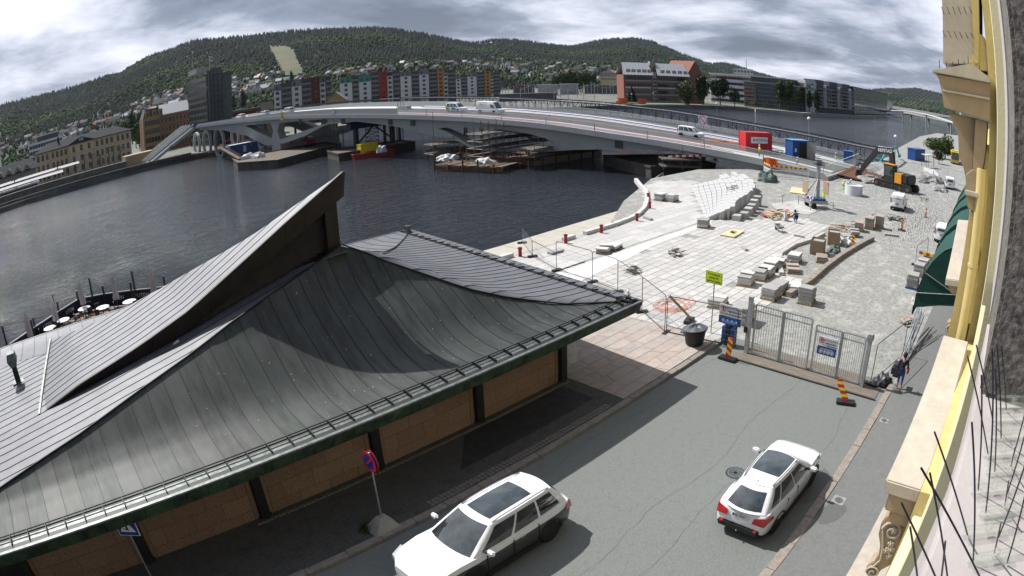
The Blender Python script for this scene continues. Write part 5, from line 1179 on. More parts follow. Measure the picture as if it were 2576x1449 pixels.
# end of the deck: diagonal railing and ramp of brown planks
xe = bxn(27.3); m = MB()
for i in range(34):
  t = i / 33; m.bx(xe + t * BW - .025, xe + t * BW + .025, 27.2, 27.26, .62, 2.0)
tag(m.o('railing_bars', M_rail, bridge, fix=False), kind='stuff'); MB().beam((xe, 27.23, 2.0), (xe + BW, 27.23, 2.6), .08).o('handrail', M_rail, bridge)
MB().bx(xe - .3, xe + BW, 26.6, 27.3, -1, .6).o('abutment', M_conc, bridge)
ramp = thing('plank_ramp', 'brown ribbed steel formwork ramp at the near end of the bridge', 'ramp', (0, 0, 0))
for i in range(14): MB().box((91.5 + i * .72, 23.6, .35 + .03 * i), (.66, 6.2, .12), rx=.06).o('plank', mat('rust_brown', (0.16, 0.075, 0.045), .8, var=.3, scale=3), ramp)
# round signs on the parapet
def noentry(p, r, label, tri=None, nrm=(-1, 0, 0), rz=0):
  t = thing('road_sign', label, 'sign', p, rz)
  MB().box((0, -.03, 0), (r * 2.1, .02, r * 2.1)).o('plate', M_white, t); a = MB()
  n = 24; v = [(rr * math.cos(2 * PI * i / n), -.05, rr * math.sin(2 * PI * i / n)) for rr in (r * .95, r * .78) for i in range(n)]; a.add(v, [(i, (i + 1) % n, n + (i + 1) % n, n + i) for i in range(n)]); a.box((0, -.06, 0), (r * 1.7, .01, r * .16), ry=.78); a.o('emblem', M_red, t, fix=False); return t
rzb = math.atan2(BF[1] - BN[1], BF[0] - BN[0]) + PI
def onb(px, py, off, a=BN, b=BF): return PL((px, py), (a[0] + off, a[1]), (b[0] + off, b[1]))
noentry(onb(837, 282, -.12), .75, 'round red no entry plate on the near parapet above the blue tower', rz=rzb); noentry(onb(609, 297, -.12), .65, 'small round red no entry plate at the far end of the near parapet', rz=rzb);
p = onb(709, 291, -.12); t = thing('road_sign', 'yellow plate with black arrow hanging on the near parapet', 'sign', p, rzb); MB().box((0, -.03, 0), (1.0, .02, 2.4)).o('plate', M_yel, t); MB().box((0, -.06, .2), (.2, .01, 1.2)).add([(-.35, -.065, -.3), (.35, -.065, -.3), (0, -.065, -.9)], [(0, 1, 2)]).o('arrow', M_black, t)
noentry(PL((1768, 303), (BN[0] + 24.4, BN[1]), (BF[0] + 24.4, BF[1])), .9, 'round red no entry plate fixed to the truss of the temporary bridge', rz=rzb)
# ------------------------------------------------------------------ temporary truss bridge behind
truss = thing('truss_bridge', 'dark steel temporary truss bridge running behind the new bridge', 'bridge', (0, 0, 0))
TO = 25.0; M_tr = mat('truss_steel', (0.075, 0.08, 0.095), .5, metal=.4, var=.15)
tZ = lambda y: interp(y, [10, 24, 28, 52, 66, 84, 105, 130, 158, 190, 222], [3.2, 3.45, 3.5, 4.9, 6.1, 7.05, 7.85, 8.75, 9.3, 9.6, 9.6])
y = 22.0; LP = 3.4
while y < 150:
  y1 = y + LP; m = MB(); HH = 2.3; x0, x1 = bxn(y) + TO, bxn(y1) + TO; a0, a1 = tZ(y), tZ(y1); P = lambda u, v: Vector((lerp(x0, x1, u), lerp(y, y1, u), lerp(a0, a1, u) - HH * (1 - v)))
  m.beam(P(0, 1), P(1, 1), .14, .2); m.beam(P(0, 0), P(1, 0), .14, .2); m.beam(P(0, 0), P(0, 1), .14, .14)
  for a, b_ in ((0, .5), (.5, 1)):
    m.beam(P(a, .5), P((a + b_) / 2, 1), .07); m.beam(P((a + b_) / 2, 1), P(b_, .5), .07); m.beam(P(b_, .5), P((a + b_) / 2, 0), .07); m.beam(P((a + b_) / 2, 0), P(a, .5), .07)
  m.beam(P(.5, 0), P(.5, 1), .08); m.o('truss_panel', M_tr, truss, fix=False)
  m = MB(); m.beam(P(0, 1) + Vector((0, 0, .18)), P(1, 1) + Vector((0, 0, .18)), .12, .1); m.o('top_rail', M_insul, truss, fix=False)
  if y < 222:
    m = MB(); Q0 = Vector((7, .8, 0)); m.beam(P(0, 1) + Q0, P(1, 1) + Q0, .14, .2); m.beam(P(0, 0) + Q0, P(0, 1) + Q0, .14, .14); m.beam(P(0, 0) + Q0, P(.5, 1) + Q0, .08); m.beam(P(.5, 1) + Q0, P(1, 0) + Q0, .08); m.o('truss_panel', M_tr, truss, fix=False)
  y = y1
m = MB(); yy = list(np.arange(22, 226, 4))
for a, c in zip(yy, yy[1:]): m.add([(bxn(a) + TO, a, tZ(a) - 2.2), (bxn(c) + TO, c, tZ(c) - 2.2), (bxn(c) + TO + 7, c + .8, tZ(c) - 2.2), (bxn(a) + TO + 7, a + .8, tZ(a) - 2.2)], [(0, 1, 2, 3)])
m.o('deck', M_dsteel, truss, fix=False)
m = MB()
for a, c in zip(yy, yy[1:]):
  if a > 148: m.beam((bxn(a) + TO, a, tZ(a)), (bxn(c) + TO, c, tZ(c)), .2, .5); m.beam((bxn(a) + TO, a, tZ(a) - 1.2), (bxn(c) + TO, c, tZ(c) - 1.2), .2, .3)
m.o('side_rail', M_tr, truss, fix=False)
for y in (60, 90, 120, 150, 180, 205):
  for o in (1, 6): MB().tube((bxn(y) + TO + o, y, -7), (bxn(y) + TO + o, y, tZ(y) - 2.3), .45, n=8).o('pile', M_dsteel, truss)
# ------------------------------------------------------------------ stairs of the far landing
st = thing('stairway', 'broad pale flights of steps running down from the bridge to the left quay', 'stairway', (0, 0, 0))
T_, Bt = Vector((61.5, 222.0, 8.0)), Vector((41.0, 216.5, -1.3))
for k, (off, lift) in enumerate(((0, 0), (3.2, .2), (6.6, .4), (10.0, .5))):
  o = Vector((-.6 * k, off, lift * .3)); n = 26
  for seg_ in range(2):
    m = MB()
    for i in range(13):
      u0, u1 = (seg_ * .52 + i * .46 / 13), (seg_ * .52 + (i + 1) * .46 / 13); a, c = T_ + (Bt - T_) * u0 + o, T_ + (Bt - T_) * u1 + o
      m.bx(min(a.x, c.x), max(a.x, c.x) + .1, a.y, a.y + 2.2, c.z - .8, a.z)
    m.o('flight', M_bsh, st)
  c1 = T_ + (Bt - T_) * .46 + o; c2 = T_ + (Bt - T_) * .52 + o; MB().bx(c2.x, c1.x + .2, c1.y, c1.y + 2.2, c1.z - .7, c1.z).o('landing', M_bsh, st)
  m = MB(); m.beam(T_ + o + Vector((0, 0, 1.1)), T_ + (Bt - T_) * .98 + o + Vector((0, 0, 1.1)), .12, .6); m.o('balustrade', M_bsh, st)
MB().bx(34, 46, 226, 236, -1.3, 3.0).o('site_box', M_wood, st)
# ------------------------------------------------------------------ left quay: parapet wall, canopies, platform furniture
M_qw = mat('old_concrete', (0.13, 0.125, 0.11), .9, var=.3, scale=.5)
MB_ = MB().bx(-260, 58, 215.4, 216.4, -1.3, -.3); tag(MB_.o('quay_edge', M_qw), kind='structure')
w = thing('retaining_wall', 'long low grey retaining wall above the left quay edge', 'wall', (0, 0, 0)); MB().bx(-200, 34, 224, 224.6, -1.3, 1.4).o('wall_face', M_qw, w); MB().bx(-200, 34, 223.8, 224.8, 1.4, 1.6).o('coping', M_wgrey, w)
for k, (x0, x1, y, z, lab) in enumerate(((-120, 8, 232, 3.6, 'long curved tin platform canopy nearest the river at the left edge'), (-110, 16, 246, 4.6, 'second platform canopy behind the first, under the cream station'))):
  t = thing('platform_canopy', lab, 'canopy', (0, 0, 0)); m = MB()
  for i in range(5): m.box(((x0 + x1) / 2, y - 3 + i * 1.5, z + [0, .35, .5, .35, 0][i]), (x1 - x0, 1.52, .14), rx=[.28, .12, 0, -.12, -.28][i])
  m.o('canopy_roof', M_wgrey, t)
  for i in range(int((x1 - x0) / 7)): MB().bx(x0 + i * 7 + 2, x0 + i * 7 + 2.25, y - .1, y + .15, -1.3, z + .3).o('column', M_dsteel, t)
tr = thing('train', 'silver regional train standing at the left platforms', 'train', (0, 0, 0));
for i in range(4):
  x0 = -98 + i * 24; MB().bx(x0, x0 + 23.4, 238, 240.9, -.7, 2.5).o('carriage', M_wpan, tr, bevel=.3); MB().bx(x0 + 1, x0 + 22.4, 237.96, 238, .8, 1.8).o('window_band', M_win, tr)
for i, (x, h) in enumerate([(6, 7.5), (14, 6), (18, 8.5), (21.5, 8.0), (25, 7.0), (29, 9), (31, 9), (34, 8), (-14, 7), (-30, 7), (-48, 7), (-66, 7)]):
  t = thing('catenary_mast', 'dark lattice mast on the platform, %s' % ['below the left third of the station', 'below the station middle', 'twin by the kiosk', 'below the right third', 'tall one by the gable', 'first of the gantry pair', 'second of the gantry pair', 'at the right gable', 'just left of the station', 'before the arched hall', 'at the hall end', 'furthest left'][i], 'mast', (x, 240, -1.3), 0, 'masts on the platforms at the left'); MB().bx(-.2, .2, -.2, .2, 0, h).o('mast', M_dsteel, t); MB().bx(-1.5, 1.5, -.1, .1, h - .5, h - .2).bx(-1.2, 1.2, -.1, .1, h - 1.6, h - 1.4).o('arm', M_dsteel, t)
tag(MB().bx(-200, 36, 217, 223.5, -1.3, -1.0).o('path', M_qw), kind='structure')
# ================================================================== BARGES, SCAFFOLDS AND RAFTS UNDER THE BRIDGE
M_rust = mat('rusty_hull', (0.10, 0.055, 0.035), .85, var=.35, scale=.7, stain=.5, stcol=(0.05, 0.035, .03)); M_hull = mat('dark_hull', (0.065, 0.06, 0.052), .85, var=.3, scale=.5, stain=.5, stcol=(.12, .10, .08)); M_deckr = mat('barge_deck', (0.12, .10, .08), .9, var=.35, scale=1)
M_scaf = mat('scaffold_tube', (0.16, .155, .145), .6, metal=.3, var=.2); M_plank = mat('scaffold_plank', (0.14, .11, .08), .85, var=.3, scale=2)
def barge(corners, z0, z1, m, label, rim=True, name='barge'):
  t = thing(name, label, 'barge', (0, 0, 0)); MB().prism(corners, WL - .8, z1 - .05).o('hull', m, t); MB().prism([(x, y) for x, y in corners], z1 - .05, z1).o('deck_plate', M_deckr, t)
  for a, c in zip(corners, corners[1:] + corners[:1]):
    if rim: MB().beam((*a, z1 + .12), (*c, z1 + .12), .25, .35).o('rail', m, t)
  return t
def q2(px, py, z): p = G(px, py, z); return (p.x, p.y)
a, b_, c = q2(598, 415, -1.6), q2(700, 408, -1.6), q2(858, 366, -1.6)
b1 = barge([a, b_, c, (c[0] + 2, c[1] + 13), (a[0] + 4, a[1] + 15)], WL, -1.3, M_hull, 'long dark steel barge under the left V pier of the bridge')
a, c = q2(852, 395, -2), q2(1045, 364, -2); b2 = barge([a, c, (c[0] + 2, c[1] + 9), (a[0] + 3, a[1] + 11)], WL, -1.5, M_hull, 'dark barge carrying the blue support tower')
a, c = q2(890, 398, -2.6), q2(992, 384, -2.6); b3 = barge([a, c, (c[0] + .5, c[1] + 2.5), (a[0] + .6, a[1] + 2.5)], WL, -2.1, mat('red_hull', (.30, .045, .035), .7, var=.3), 'small red work barge beside the barge with the blue tower')
a, c = q2(400, 412, -2), q2(560, 382, -2); b4 = barge([a, c, (c[0] + 2, c[1] + 8), (a[0] + 1, a[1] + 6)], WL, -1.9, M_rust, 'long rusty red barge moored beside the left stairs')
# fittings on the barges
def cabin(p, d, m, label, rz=0, win_=True, name='site_cabin'):
  t = thing(name, label, 'container', p, rz); MB().bx(-d[0] / 2, d[0] / 2, -d[1] / 2, d[1] / 2, 0, d[2]).o('body', m, t, bevel=.05); MB().bx(-d[0] / 2 - .08, d[0] / 2 + .08, -d[1] / 2 - .08, d[1] / 2 + .08, d[2] + .003, d[2] + .14).o('roof', M_wpan if win_ else m, t)
  if win_:
    for k in (-.3, .25): MB().bx(d[0] * k - .5, d[0] * k + .5, -d[1] / 2 - .03, -d[1] / 2, 1.0, 1.9).o('window', M_win, t)
    MB().bx(-.2, .7, -d[1] / 2 - .03, -d[1] / 2, .1, 2.0).o('door', M_wpan, t)
  return t
p = q2(612, 383, -1.3); cabin((p[0], p[1], -1.25), (9, 3, 2.6), M_blue, 'dark blue site cabin with white roof on the long barge', -.15)
p = q2(925, 382, -2.0); cabin((p[0], p[1], -2.05), (4.4, 2.2, 1.9), M_yel, 'yellow container box on the small red barge', -.1, False)
def heap(p, r, h, m, label, cat='pile', seed=1, n=9, name='heap', rz=0):
  t = thing(name, label, cat, p, rz); rg = random.Random(seed); mb = MB()
  bm = bmesh.new(); bmesh.ops.create_icosphere(bm, subdivisions=3, radius=1)
  for v in bm.verts:
    f = 1 + .22 * math.sin(v.co.x * 5 + seed) * math.cos(v.co.y * 6 + seed * 2) + rg.uniform(-.10, .10); v.co = Vector((v.co.x * r * f, v.co.y * r * .8 * f, max(-.05, v.co.z) * h * f))
  me = bpy.data.meshes.new(name); bm.to_mesh(me); bm.free(); me.materials.append(m); ob_from('folds', me, t); return t
M_tarp = mat('white_tarpaulin', (0.55, .55, .54), .6, var=.1); M_tarpg = mat('green_grey_tarpaulin', (0.10, .14, .125), .8, var=.35, scale=3)
for i, (x, y, r, lab) in enumerate(((625, 399, 2.0, 'heap of white bags at the left end of the long barge'), (652, 396, 1.7, 'second heap of white bags beside the gangway of the long barge'), (960, 383, 1.2, 'small heap of pale bags on the small red barge'))): p = q2(x, y, -1.3); heap((p[0], p[1], -1.25), r, 1.3, M_tarp, lab, seed=i)
M_crn = mat('red_machine', (.36, .03, .025), .6, var=.2)
def loader(p, rz, s, m, label):
  t = thing('crawler_crane', label, 'crane', p, rz); MB().bx(-1.8 * s, 1.8 * s, -1.2 * s, -.7 * s, 0, .7 * s).o('track', M_rub, t, bevel=.15); MB().bx(-1.8 * s, 1.8 * s, .7 * s, 1.2 * s, 0, .7 * s).o('track', M_rub, t, bevel=.15)
  MB().bx(-1.9 * s, 1.2 * s, -1.1 * s, 1.1 * s, .8 * s, 1.9 * s).o('body', m, t, bevel=.08); MB().bx(.3 * s, 1.3 * s, -1.15 * s, -.3 * s, 1.0 * s, 2.9 * s).o('cab', m, t, bevel=.05); MB().bx(.5 * s, 1.34 * s, -1.18 * s, -.4 * s, 1.9 * s, 2.7 * s).o('window', M_win, t)
  MB().beam((1.1 * s, .3 * s, 1.5 * s), (4.5 * s, .3 * s, 4.0 * s), .4 * s, .5 * s).beam((4.5 * s, .3 * s, 4 * s), (6.2 * s, .3 * s, 1.8 * s), .3 * s, .4 * s).o('boom', m, t); return t
p = q2(780, 368, -1.3); loader((p[0], p[1], -1.25), 2.9, .9, M_crn, 'red crane at the right end of the long barge')
p = q2(592, 362, -1.3); loader((p[0], p[1] + 10, -1.3), .2, .8, M_crn, 'red machine on the quay behind the blue cabin')
g = thing('gangway', 'rusty steel gangway sloping down to the long barge', 'gangway', (0, 0, 0)); p1, p2 = q2(545, 370, 0), q2(605, 402, -1.2); MB().beam((*p1, .6), (*p2, -1.0), 1.2, .3).o('tread', M_rust, g); MB().beam((p1[0], p1[1] - .6, 1.6), (p2[0], p2[1] - .6, 0), .08).o('handrail', M_rust, g)
# blue support tower
tw = thing('support_tower', 'blue braced steel support tower standing on its barge under the bridge', 'tower', (0, 0, 0))
pL, pR = q2(897, 370, -1.5), q2(988, 358, -1.5); zt_ = 3.4; M_bt = mat('blue_steel', (0.025, .035, .12), .5, var=.2)
MB().tube((*pL, -1.5), (*pL, zt_), .7, n=12).o('leg', M_dsteel, tw); MB().tube((*pR, -1.5), (*pR, zt_), .7, n=12).o('leg', M_dsteel, tw)
MB().beam((pL[0] - 2.5, pL[1] - 1, zt_ + .4), (pR[0] + 2, pR[1] + .6, zt_ + .4), 2.2, 1.4).o('cross_beam', M_bt, tw); MB().bx(pL[0] - 2.6, pL[0] + 1.2, pL[1] - 2, pL[1] + 2, zt_ + 1.1, zt_ + 3.4).o('jacking_head', M_bt, tw)
MB().beam((*pL, -1.2), (lerp(pL[0], pR[0], .5), lerp(pL[1], pR[1], .5), zt_), .35).beam((lerp(pL[0], pR[0], .5), lerp(pL[1], pR[1], .5), zt_), (*pR, -.5), .35).o('brace', M_dsteel, tw)
c_ = ((pL[0] + pR[0]) / 2, (pL[1] + pR[1]) / 2 + 1)
m = MB()
for i in range(5):
  z = -1.4 + i * .95
  for s_ in (-1, 1): m.beam((c_[0] - 1.8 * s_, c_[1], z), (c_[0] + 1.8 * s_, c_[1], z + .95), .1)
  m.beam((c_[0] - 1.8, c_[1], z), (c_[0] + 1.8, c_[1], z), .12)
for s_ in (-1, 1): m.beam((c_[0] + 1.8 * s_, c_[1], -1.4), (c_[0] + 1.8 * s_, c_[1], 3.3), .14)
m.o('lattice', M_scaf, tw)
for i, dx in enumerate((-5, -3.6, 5.4, 7.2)): q = Vector((*(pL if dx < 0 else pR), 0)) + Vector((dx if dx < 0 else dx - 4, 0, 0)); MB().tube((q.x, q.y, WL), (q.x, q.y, 3.2), .14, n=6).o('pile', M_dsteel, tw)
# scaffolding decks round the right pier
def scaffold(name, label, x0, x1, y0, y1, z0, z1, dx, dy, levels, m=M_scaf, brace=True, cat='scaffold', planks=True, rz=0, org=None):
  o = org or (0, 0); t = thing(name, label, cat, (o[0], o[1], 0), rz); nx = max(1, round((x1 - x0) / dx)); ny = max(1, round((y1 - y0) / dy))
  X = [x0 + (x1 - x0) * i / nx for i in range(nx + 1)]; Y = [y0 + (y1 - y0) * i / ny for i in range(ny + 1)]
  for i, x in enumerate(X):
    for j, y in enumerate(Y):
      MB().tube((x, y, z0), (x, y, z1 + rnd.uniform(0, .8)), .05, n=5).o('standard', m, t, fix=False)
  for z in levels:
    for y in Y: MB().tube((x0, y, z), (x1, y, z), .045, n=4).o('ledger', m, t, fix=False); MB().tube((x0, y, z + 1.0), (x1, y, z + 1.0), .04, n=4).o('guard_rail', m, t, fix=False)
    for x in X: MB().tube((x, y0, z), (x, y1, z), .045, n=4).o('transom', m, t, fix=False)
    if planks:
      for i in range(nx):
        for k in range(3): MB().bx(X[i] + .03, X[i + 1] - .03, y0 + (y1 - y0) * k / 3 + .02, y0 + (y1 - y0) * (k + 1) / 3 - .05, z + .05, z + .1 + .01 * k).o('plank', M_plank, t, fix=False)
  if brace:
    for i in range(nx): MB().tube((X[i], y0, z0), (X[i + 1], y0, z1), .04, n=4).o('brace', m, t, fix=False)
  return t
def raft(c1, c2, w, z, label, n=22, seed=0, m=M_rust):
  """floating platform of beams with loose timber"""
  t = thing('work_platform', label, 'platform', (0, 0, 0)); a, c = Vector((*c1, z)), Vector((*c2, z)); d = (c - a).normalized(); nn = Vector((-d.y, d.x, 0)); nn = nn if nn.dot(a) > 0 else -nn; L = (c - a).length; rg = random.Random(seed)
  MB().beam(a + nn * .2, c + nn * .2, .35, .7).o('edge_beam', m, t); MB().beam(a + nn * w, c + nn * w, .35, .7).o('edge_beam', m, t)
  k = 0; s = 0
  while s < L - .5:
    wd = rg.uniform(.5, 1.0); q = a + d * (s + wd / 2) + nn * (w / 2 + rg.uniform(-.4, .4)); MB().box((q.x, q.y, z + .42 + rg.uniform(-.05, .1)), (wd - .08, w * rg.uniform(.8, 1.08), .12), rz=math.atan2(d.y, d.x) + rg.uniform(-.03, .03)).o('plank', M_plank if rg.random() < .6 else m, t, fix=False); s += wd
  for k in range(int(L / 3) + 1): q = a + d * min(L, k * 3.0); MB().tube((q.x, q.y, WL - 1), (q.x, q.y, z + rg.choice([.5, .9, 1.6])), .16, n=6).o('pile', m, t)
  for k in range(n // 2):
    q = a + d * rg.uniform(.5, L - .5) + nn * rg.uniform(.5, w - .5); e = d * rg.uniform(-2, 2) + nn * rg.uniform(-1, 1); MB().beam(q + Vector((0, 0, .65)), q + e + Vector((0, 0, .7 + rg.uniform(0, .5))), .2, .12).o('timber', M_plank, t)
  return t
raft(q2(1092, 422, -2.4), q2(1265, 428, -2.4), 6, -2.4, 'low timber work raft closest to us below the right pier', 26, 3)
raft(q2(1076, 385, -2.0), q2(1180, 396, -2.0), 7, -1.8, 'rusty work raft on the left side of the right pier', 18, 4)
raft(q2(1235, 408, -1.8), q2(1360, 404, -1.8), 5, -1.5, 'raft with rusty edge beam in front of the right pier', 20, 5)
raft(q2(1330, 398, -1.2), q2(1505, 378, -1.2), 6, -1.0, 'stepped rusty steel platform right of the right pier', 18, 6)
o_ = q2(1090, 395, -1.8); scaffold('scaffold', 'scaffold cage on the left raft beside the right pier', 0, 9, 0, 4, -1.6, 2.0, 2.2, 2, (-1.4, .4), org=o_, rz=-.2)
o_ = q2(1215, 402, -1.5); scaffold('scaffold', 'tall scaffold filling the opening of the right pier', 0, 20, 0, 4, -1.6, 4.6, 1.9, 2, (-1.0, .3, 1.6, 2.9), org=o_, rz=.05)
o_ = q2(1345, 402, -1.2); scaffold('scaffold', 'scaffold walkway in front of the right leg of the pier', 0, 13, 0, 3, -1.2, 1.6, 2.4, 3, (-.8, .5), org=o_, rz=.12)
o_ = q2(1668, 420, -.8); scaffold('scaffold_tower', 'open scaffold tower with red white barrier under the near end of the bridge', 0, 6, 0, 3.4, -1.2, 2.0, 2.9, 1.7, (-.8, .3), org=o_, rz=-.8, brace=True)
for i, (x, y, r, lab) in enumerate(((1135, 402, 2.0, 'white plastic sheet bundle on the near raft'), (1233, 412, 2.1, 'blue white sheet bundle at the right of the near raft'))): p = q2(x, y, -2); heap((p[0], p[1] + 1, -2.0), r, 1.0, M_tarp, lab, seed=5 + i)
t = thing('barrier_tape', 'red and white striped barrier board hung under the near end of the bridge', 'barrier', (0, 0, 0)); pa, pb = G(1682, 394, 1.1), G(1782, 391, 1.1)
for i in range(12): MB().beam(pa.lerp(pb, i / 12), pa.lerp(pb, (i + 1) / 12 - .002), .05, .28).o('stripe', M_red if i % 2 else M_white, t)
# dark barge under the bridge at the near quay
a, c = q2(1638, 432, -2), q2(1800, 424, -2); barge([a, c, (c[0] + 6, c[1] + 10), (a[0] + 6, a[1] + 14)], WL, -1.4, M_hull, 'flat dark barge in the shade under the near end of the bridge')
for y0, pa in ((60, (1331, 285)),): pass
# mooring ropes hanging from the deck
for i, (x, y0, y1) in enumerate(((1088, 282, 408), (838, 300, 362))):
  p = onb(x, y0, -.3); t = thing('hanging_rope', ['long rope hanging from the near parapet down to the rafts', 'rope hanging from the parapet beside the blue tower'][i], 'rope', p); MB().tube((0, 0, 0), (0, 0, -(p.z - WL) + 1.2), .05, n=5).o('rope_line', M_dsteel, t)
# ================================================================== VEHICLES
M_grey = mat('dark_grey_car_paint', (0.055, 0.053, 0.06), .35, var=.02, coat=.25)
M_cglass = mat('tinted_car_glass', (0.032, 0.042, 0.046), .03, var=.5, scale=2.2, spec=.9, coat=.5); M_chrome = mat('chrome_trim', (0.5, .5, .52), .2, metal=.9, var=.05)
M_tail = mat('tail_light_red', (0.40, 0.012, 0.015), .15, var=.2, coat=.6); M_head = mat('head_light_glass', (0.45, .47, .5), .1, var=.1, coat=.8); M_rim = mat('alloy_rim', (.36, .36, .37), .3, metal=.7, var=.1)
M_plate = mat('number_plate', (.75, .75, .72), .5, var=.02); M_plateg = mat('green_number_plate', (.02, .22, .16), .5, var=.05); M_int = mat('car_interior', (.05, .055, .055), .8, var=.3)
def wheel_mesh(r, w, n=5):
  t = MB(); t.lathe([(r * .62, -w / 2), (r * .9, -w / 2), (r, -w * .38), (r, w * .38), (r * .9, w / 2), (r * .62, w / 2)], n=20)
  m = MB(); m.lathe([(r * .05, w * .30), (r * .1, w * .44), (r * .14, w * .38)], n=10); m.lathe([(r * .60, w * .2), (r * .66, w * .48), (r * .60, w * .46)], n=20)
  for i in range(n):
    a = 2 * PI * i / n
    for da in (-.13, .13): m.box((r * .36 * math.cos(a + da * .5), r * .36 * math.sin(a + da * .5), w * .38), (r * .56, r * .07, w * .12), rz=a + da)
  d = MB(); d.lathe([(r * .02, w * .1), (r * .61, w * .12)], n=16)
  return t.mesh('tyre', M_rub, smooth=.6), m.mesh('rim', M_rim), d.mesh('brake_disc', M_dsteel)
def car(name, label, cat, L, W, H, xs, low, gh, paint, lowm=None, zsplit=.0, wheels=(.33, .8, 3.6), plate=None, plate_text=None, rails=False, sunroof=None, group=None, clad=.34, van=False, seg_sides=((.06, .46), (.49, .93)), detail=True, front_glass=True):
  """x forward from the rear bumper. low: [(x, half width, top z, sill z)], gh: greenhouse dict"""
  t = thing(name, label, cat, (0, 0, 0), 0, group); rows = []
  S = [(0, 0), (.86, 0), (.97, .14), (1.0, .45), (.985, .80), (.93, .97), (.72, 1.0), (.36, 1.012), (0, 1.018)]
  m = MB(); nx = len(low)
  for x, w, zt, zs in low:
    for s in (1, -1):
      for a, b in (S if s == 1 else S[::-1][1:-1]): m.v.append((x, s * w * a, zs + (zt - zs) * b))
  k = 2 * len(S) - 2; nS = len(S)
  for i in range(nx - 1):
    for j in range(k):
      j2 = (j + 1) % k; m.f.append((i * k + j, (i + 1) * k + j, (i + 1) * k + j2, i * k + j2))
      jj = j if j < nS - 1 else k - 1 - j
      m.mi.append(2 if jj < 2 else (1 if jj < 4 and lowm else (0)))
  for e, rev in ((0, True), ((nx - 1) * k, False)):
    m.f.append(tuple(range(e, e + k))[::-1 if rev else 1]); m.mi.append(0)
  body = m.o('body', [paint, lowm or paint, M_black], t, smooth=.9)
  # cladding skirts and arches
  r, xa, xb = wheels[0], wheels[1], wheels[1] + wheels[2] if wheels[2] < 4 else wheels[2]
  wm = wheel_mesh(r, .24, 5 if detail else 7)
  for x in (xa, xb):
    for s in (-1, 1):
      yw = s * (W / 2 - .13)
      ar = MB(); n = 14; pts = [(x + (r + .09) * math.cos(a), r + (r + .09) * math.sin(a)) for a in np.linspace(-.1, PI + .1, n)]; inn = [(x + (r + .02) * math.cos(a), r + (r + .02) * math.sin(a)) for a in np.linspace(-.1, PI + .1, n)]
      ar.extr(pts + inn[::-1], (0, s * (W / 2 - .01), 0), (1, 0, 0), (0, 0, 1), (0, s * .02, 0))
      dk = MB(); dk.extr([(x + (r + .02) * math.cos(a), r + (r + .02) * math.sin(a)) for a in np.linspace(-.3, PI + .3, n)], (0, s * (W / 2 - .02), 0), (1, 0, 0), (0, 0, 1), (0, s * .016, 0))
      ar.o('wheel_arch', M_black, t); dk.o('wheel_well', M_rub, t)
      wt_ = thing('wheel', None, None, (x, yw + s * .015, r)); del_ = wt_; wt_.parent = t; wt_.rotation_euler = (s * -PI / 2, rnd.uniform(0, 1), 0)
      for nm, me in zip(('tyre', 'rim', 'brake_disc'), wm): ob_from(nm, me, wt_)
  if detail:
    for s in (-1, 1): MB().bx(xa + r + .08, xb - r - .08, s * (W / 2) - .015, s * (W / 2) + .012, low[3][3] - .02, low[3][3] + .16).o('sill', M_black, t)
  # greenhouse
  g = gh; base, top = g['base'], g['top']      # (x_rear, x_front, half width rear, half width front, z rear, z front)
  def loop(s, P, rc):
    xr, xf, wr, wf, zr, zf = P; s = s % 4; i = int(s); u = s - i
    c = [(xf, -wf), (xf, wf), (xr, wr), (xr, -wr)]; a, b_ = c[i], c[(i + 1) % 4]; x, y = lerp(a[0], b_[0], u), lerp(a[1], b_[1], u)
    bul = 4 * u * (1 - u); nx_, ny_ = [(1, 0), (0, 1), (-1, 0), (0, -1)][i]; x += nx_ * bul * rc[0]; y += ny_ * bul * rc[1]
    z = lerp(zr, zf, (x - xr) / (xf - xr)) + (0.04 * math.sin(PI * min(1, max(0, (x - xr) / (xf - xr)))) if P is top else 0); return Vector((x, y, z))
  def shell(s, tt, off=0.0):
    b = loop(s, base, g.get('rb', (.16, .05))); c = loop(s, top, g.get('rt', (.10, .04))); p = b.lerp(c, tt); i = int(s % 4); nv = [(1, 0), (0, 1), (-1, 0), (0, -1)][i]
    q = math.sin(PI * tt) * g.get('bow', .03) + off; up = off * .5; return p + Vector((nv[0] * q, nv[1] * q, up))
  ss = [i + u for i in range(4) for u in (0, .04, .15, .3, .5, .7, .85, .96)]; m = MB(); tt_ = [0, .2, .5, .8, 1.0]
  for s in ss:
    for tv in tt_: m.v.append(tuple(shell(s, tv)))
  n_, k_ = len(ss), len(tt_)
  for i in range(n_):
    for j in range(k_ - 1): m.f.append((i * k_ + j, ((i + 1) % n_) * k_ + j, ((i + 1) % n_) * k_ + j + 1, i * k_ + j + 1)); m.mi.append(0)
  pil = m.o('pillars', paint if not g.get('dark') else M_black, t, smooth=.9)
  # roof: grid across the top loop
  xr, xf, wr, wf, zr, zf = top
  def rf(u, v):
    x = lerp(xr, xf, u); sx = (x - xr) / (xf - xr); w_ = lerp(wr, wf, sx) + 4 * sx * (1 - sx) * g.get('rt', (.1, .04))[1]; y = w_ * v
    bx_ = g.get('rt', (.1, .04))[0] * (1 - v * v); x2 = x + (bx_ if u > .999 else (-bx_ if u < .001 else bx_ * (2 * u - 1)))
    return (x2, y, lerp(zr, zf, sx) + .04 * math.sin(PI * sx) + .035 * (1 - v * v) * (1 if 0 < u < 1 else .6))
  MB().grid(rf, np.linspace(0, 1, 9), np.linspace(-1, 1, 9), .02).o('roof', paint, t, smooth=.8)
  def patch(nm, s0, s1, t0, t1, mm, off=.008, n=8):
    return MB().grid(lambda u, v: shell(u, v, off), np.linspace(s0, s1, n), np.linspace(t0, t1, 5), 0).o(nm, mm, t, smooth=True, fix=False)
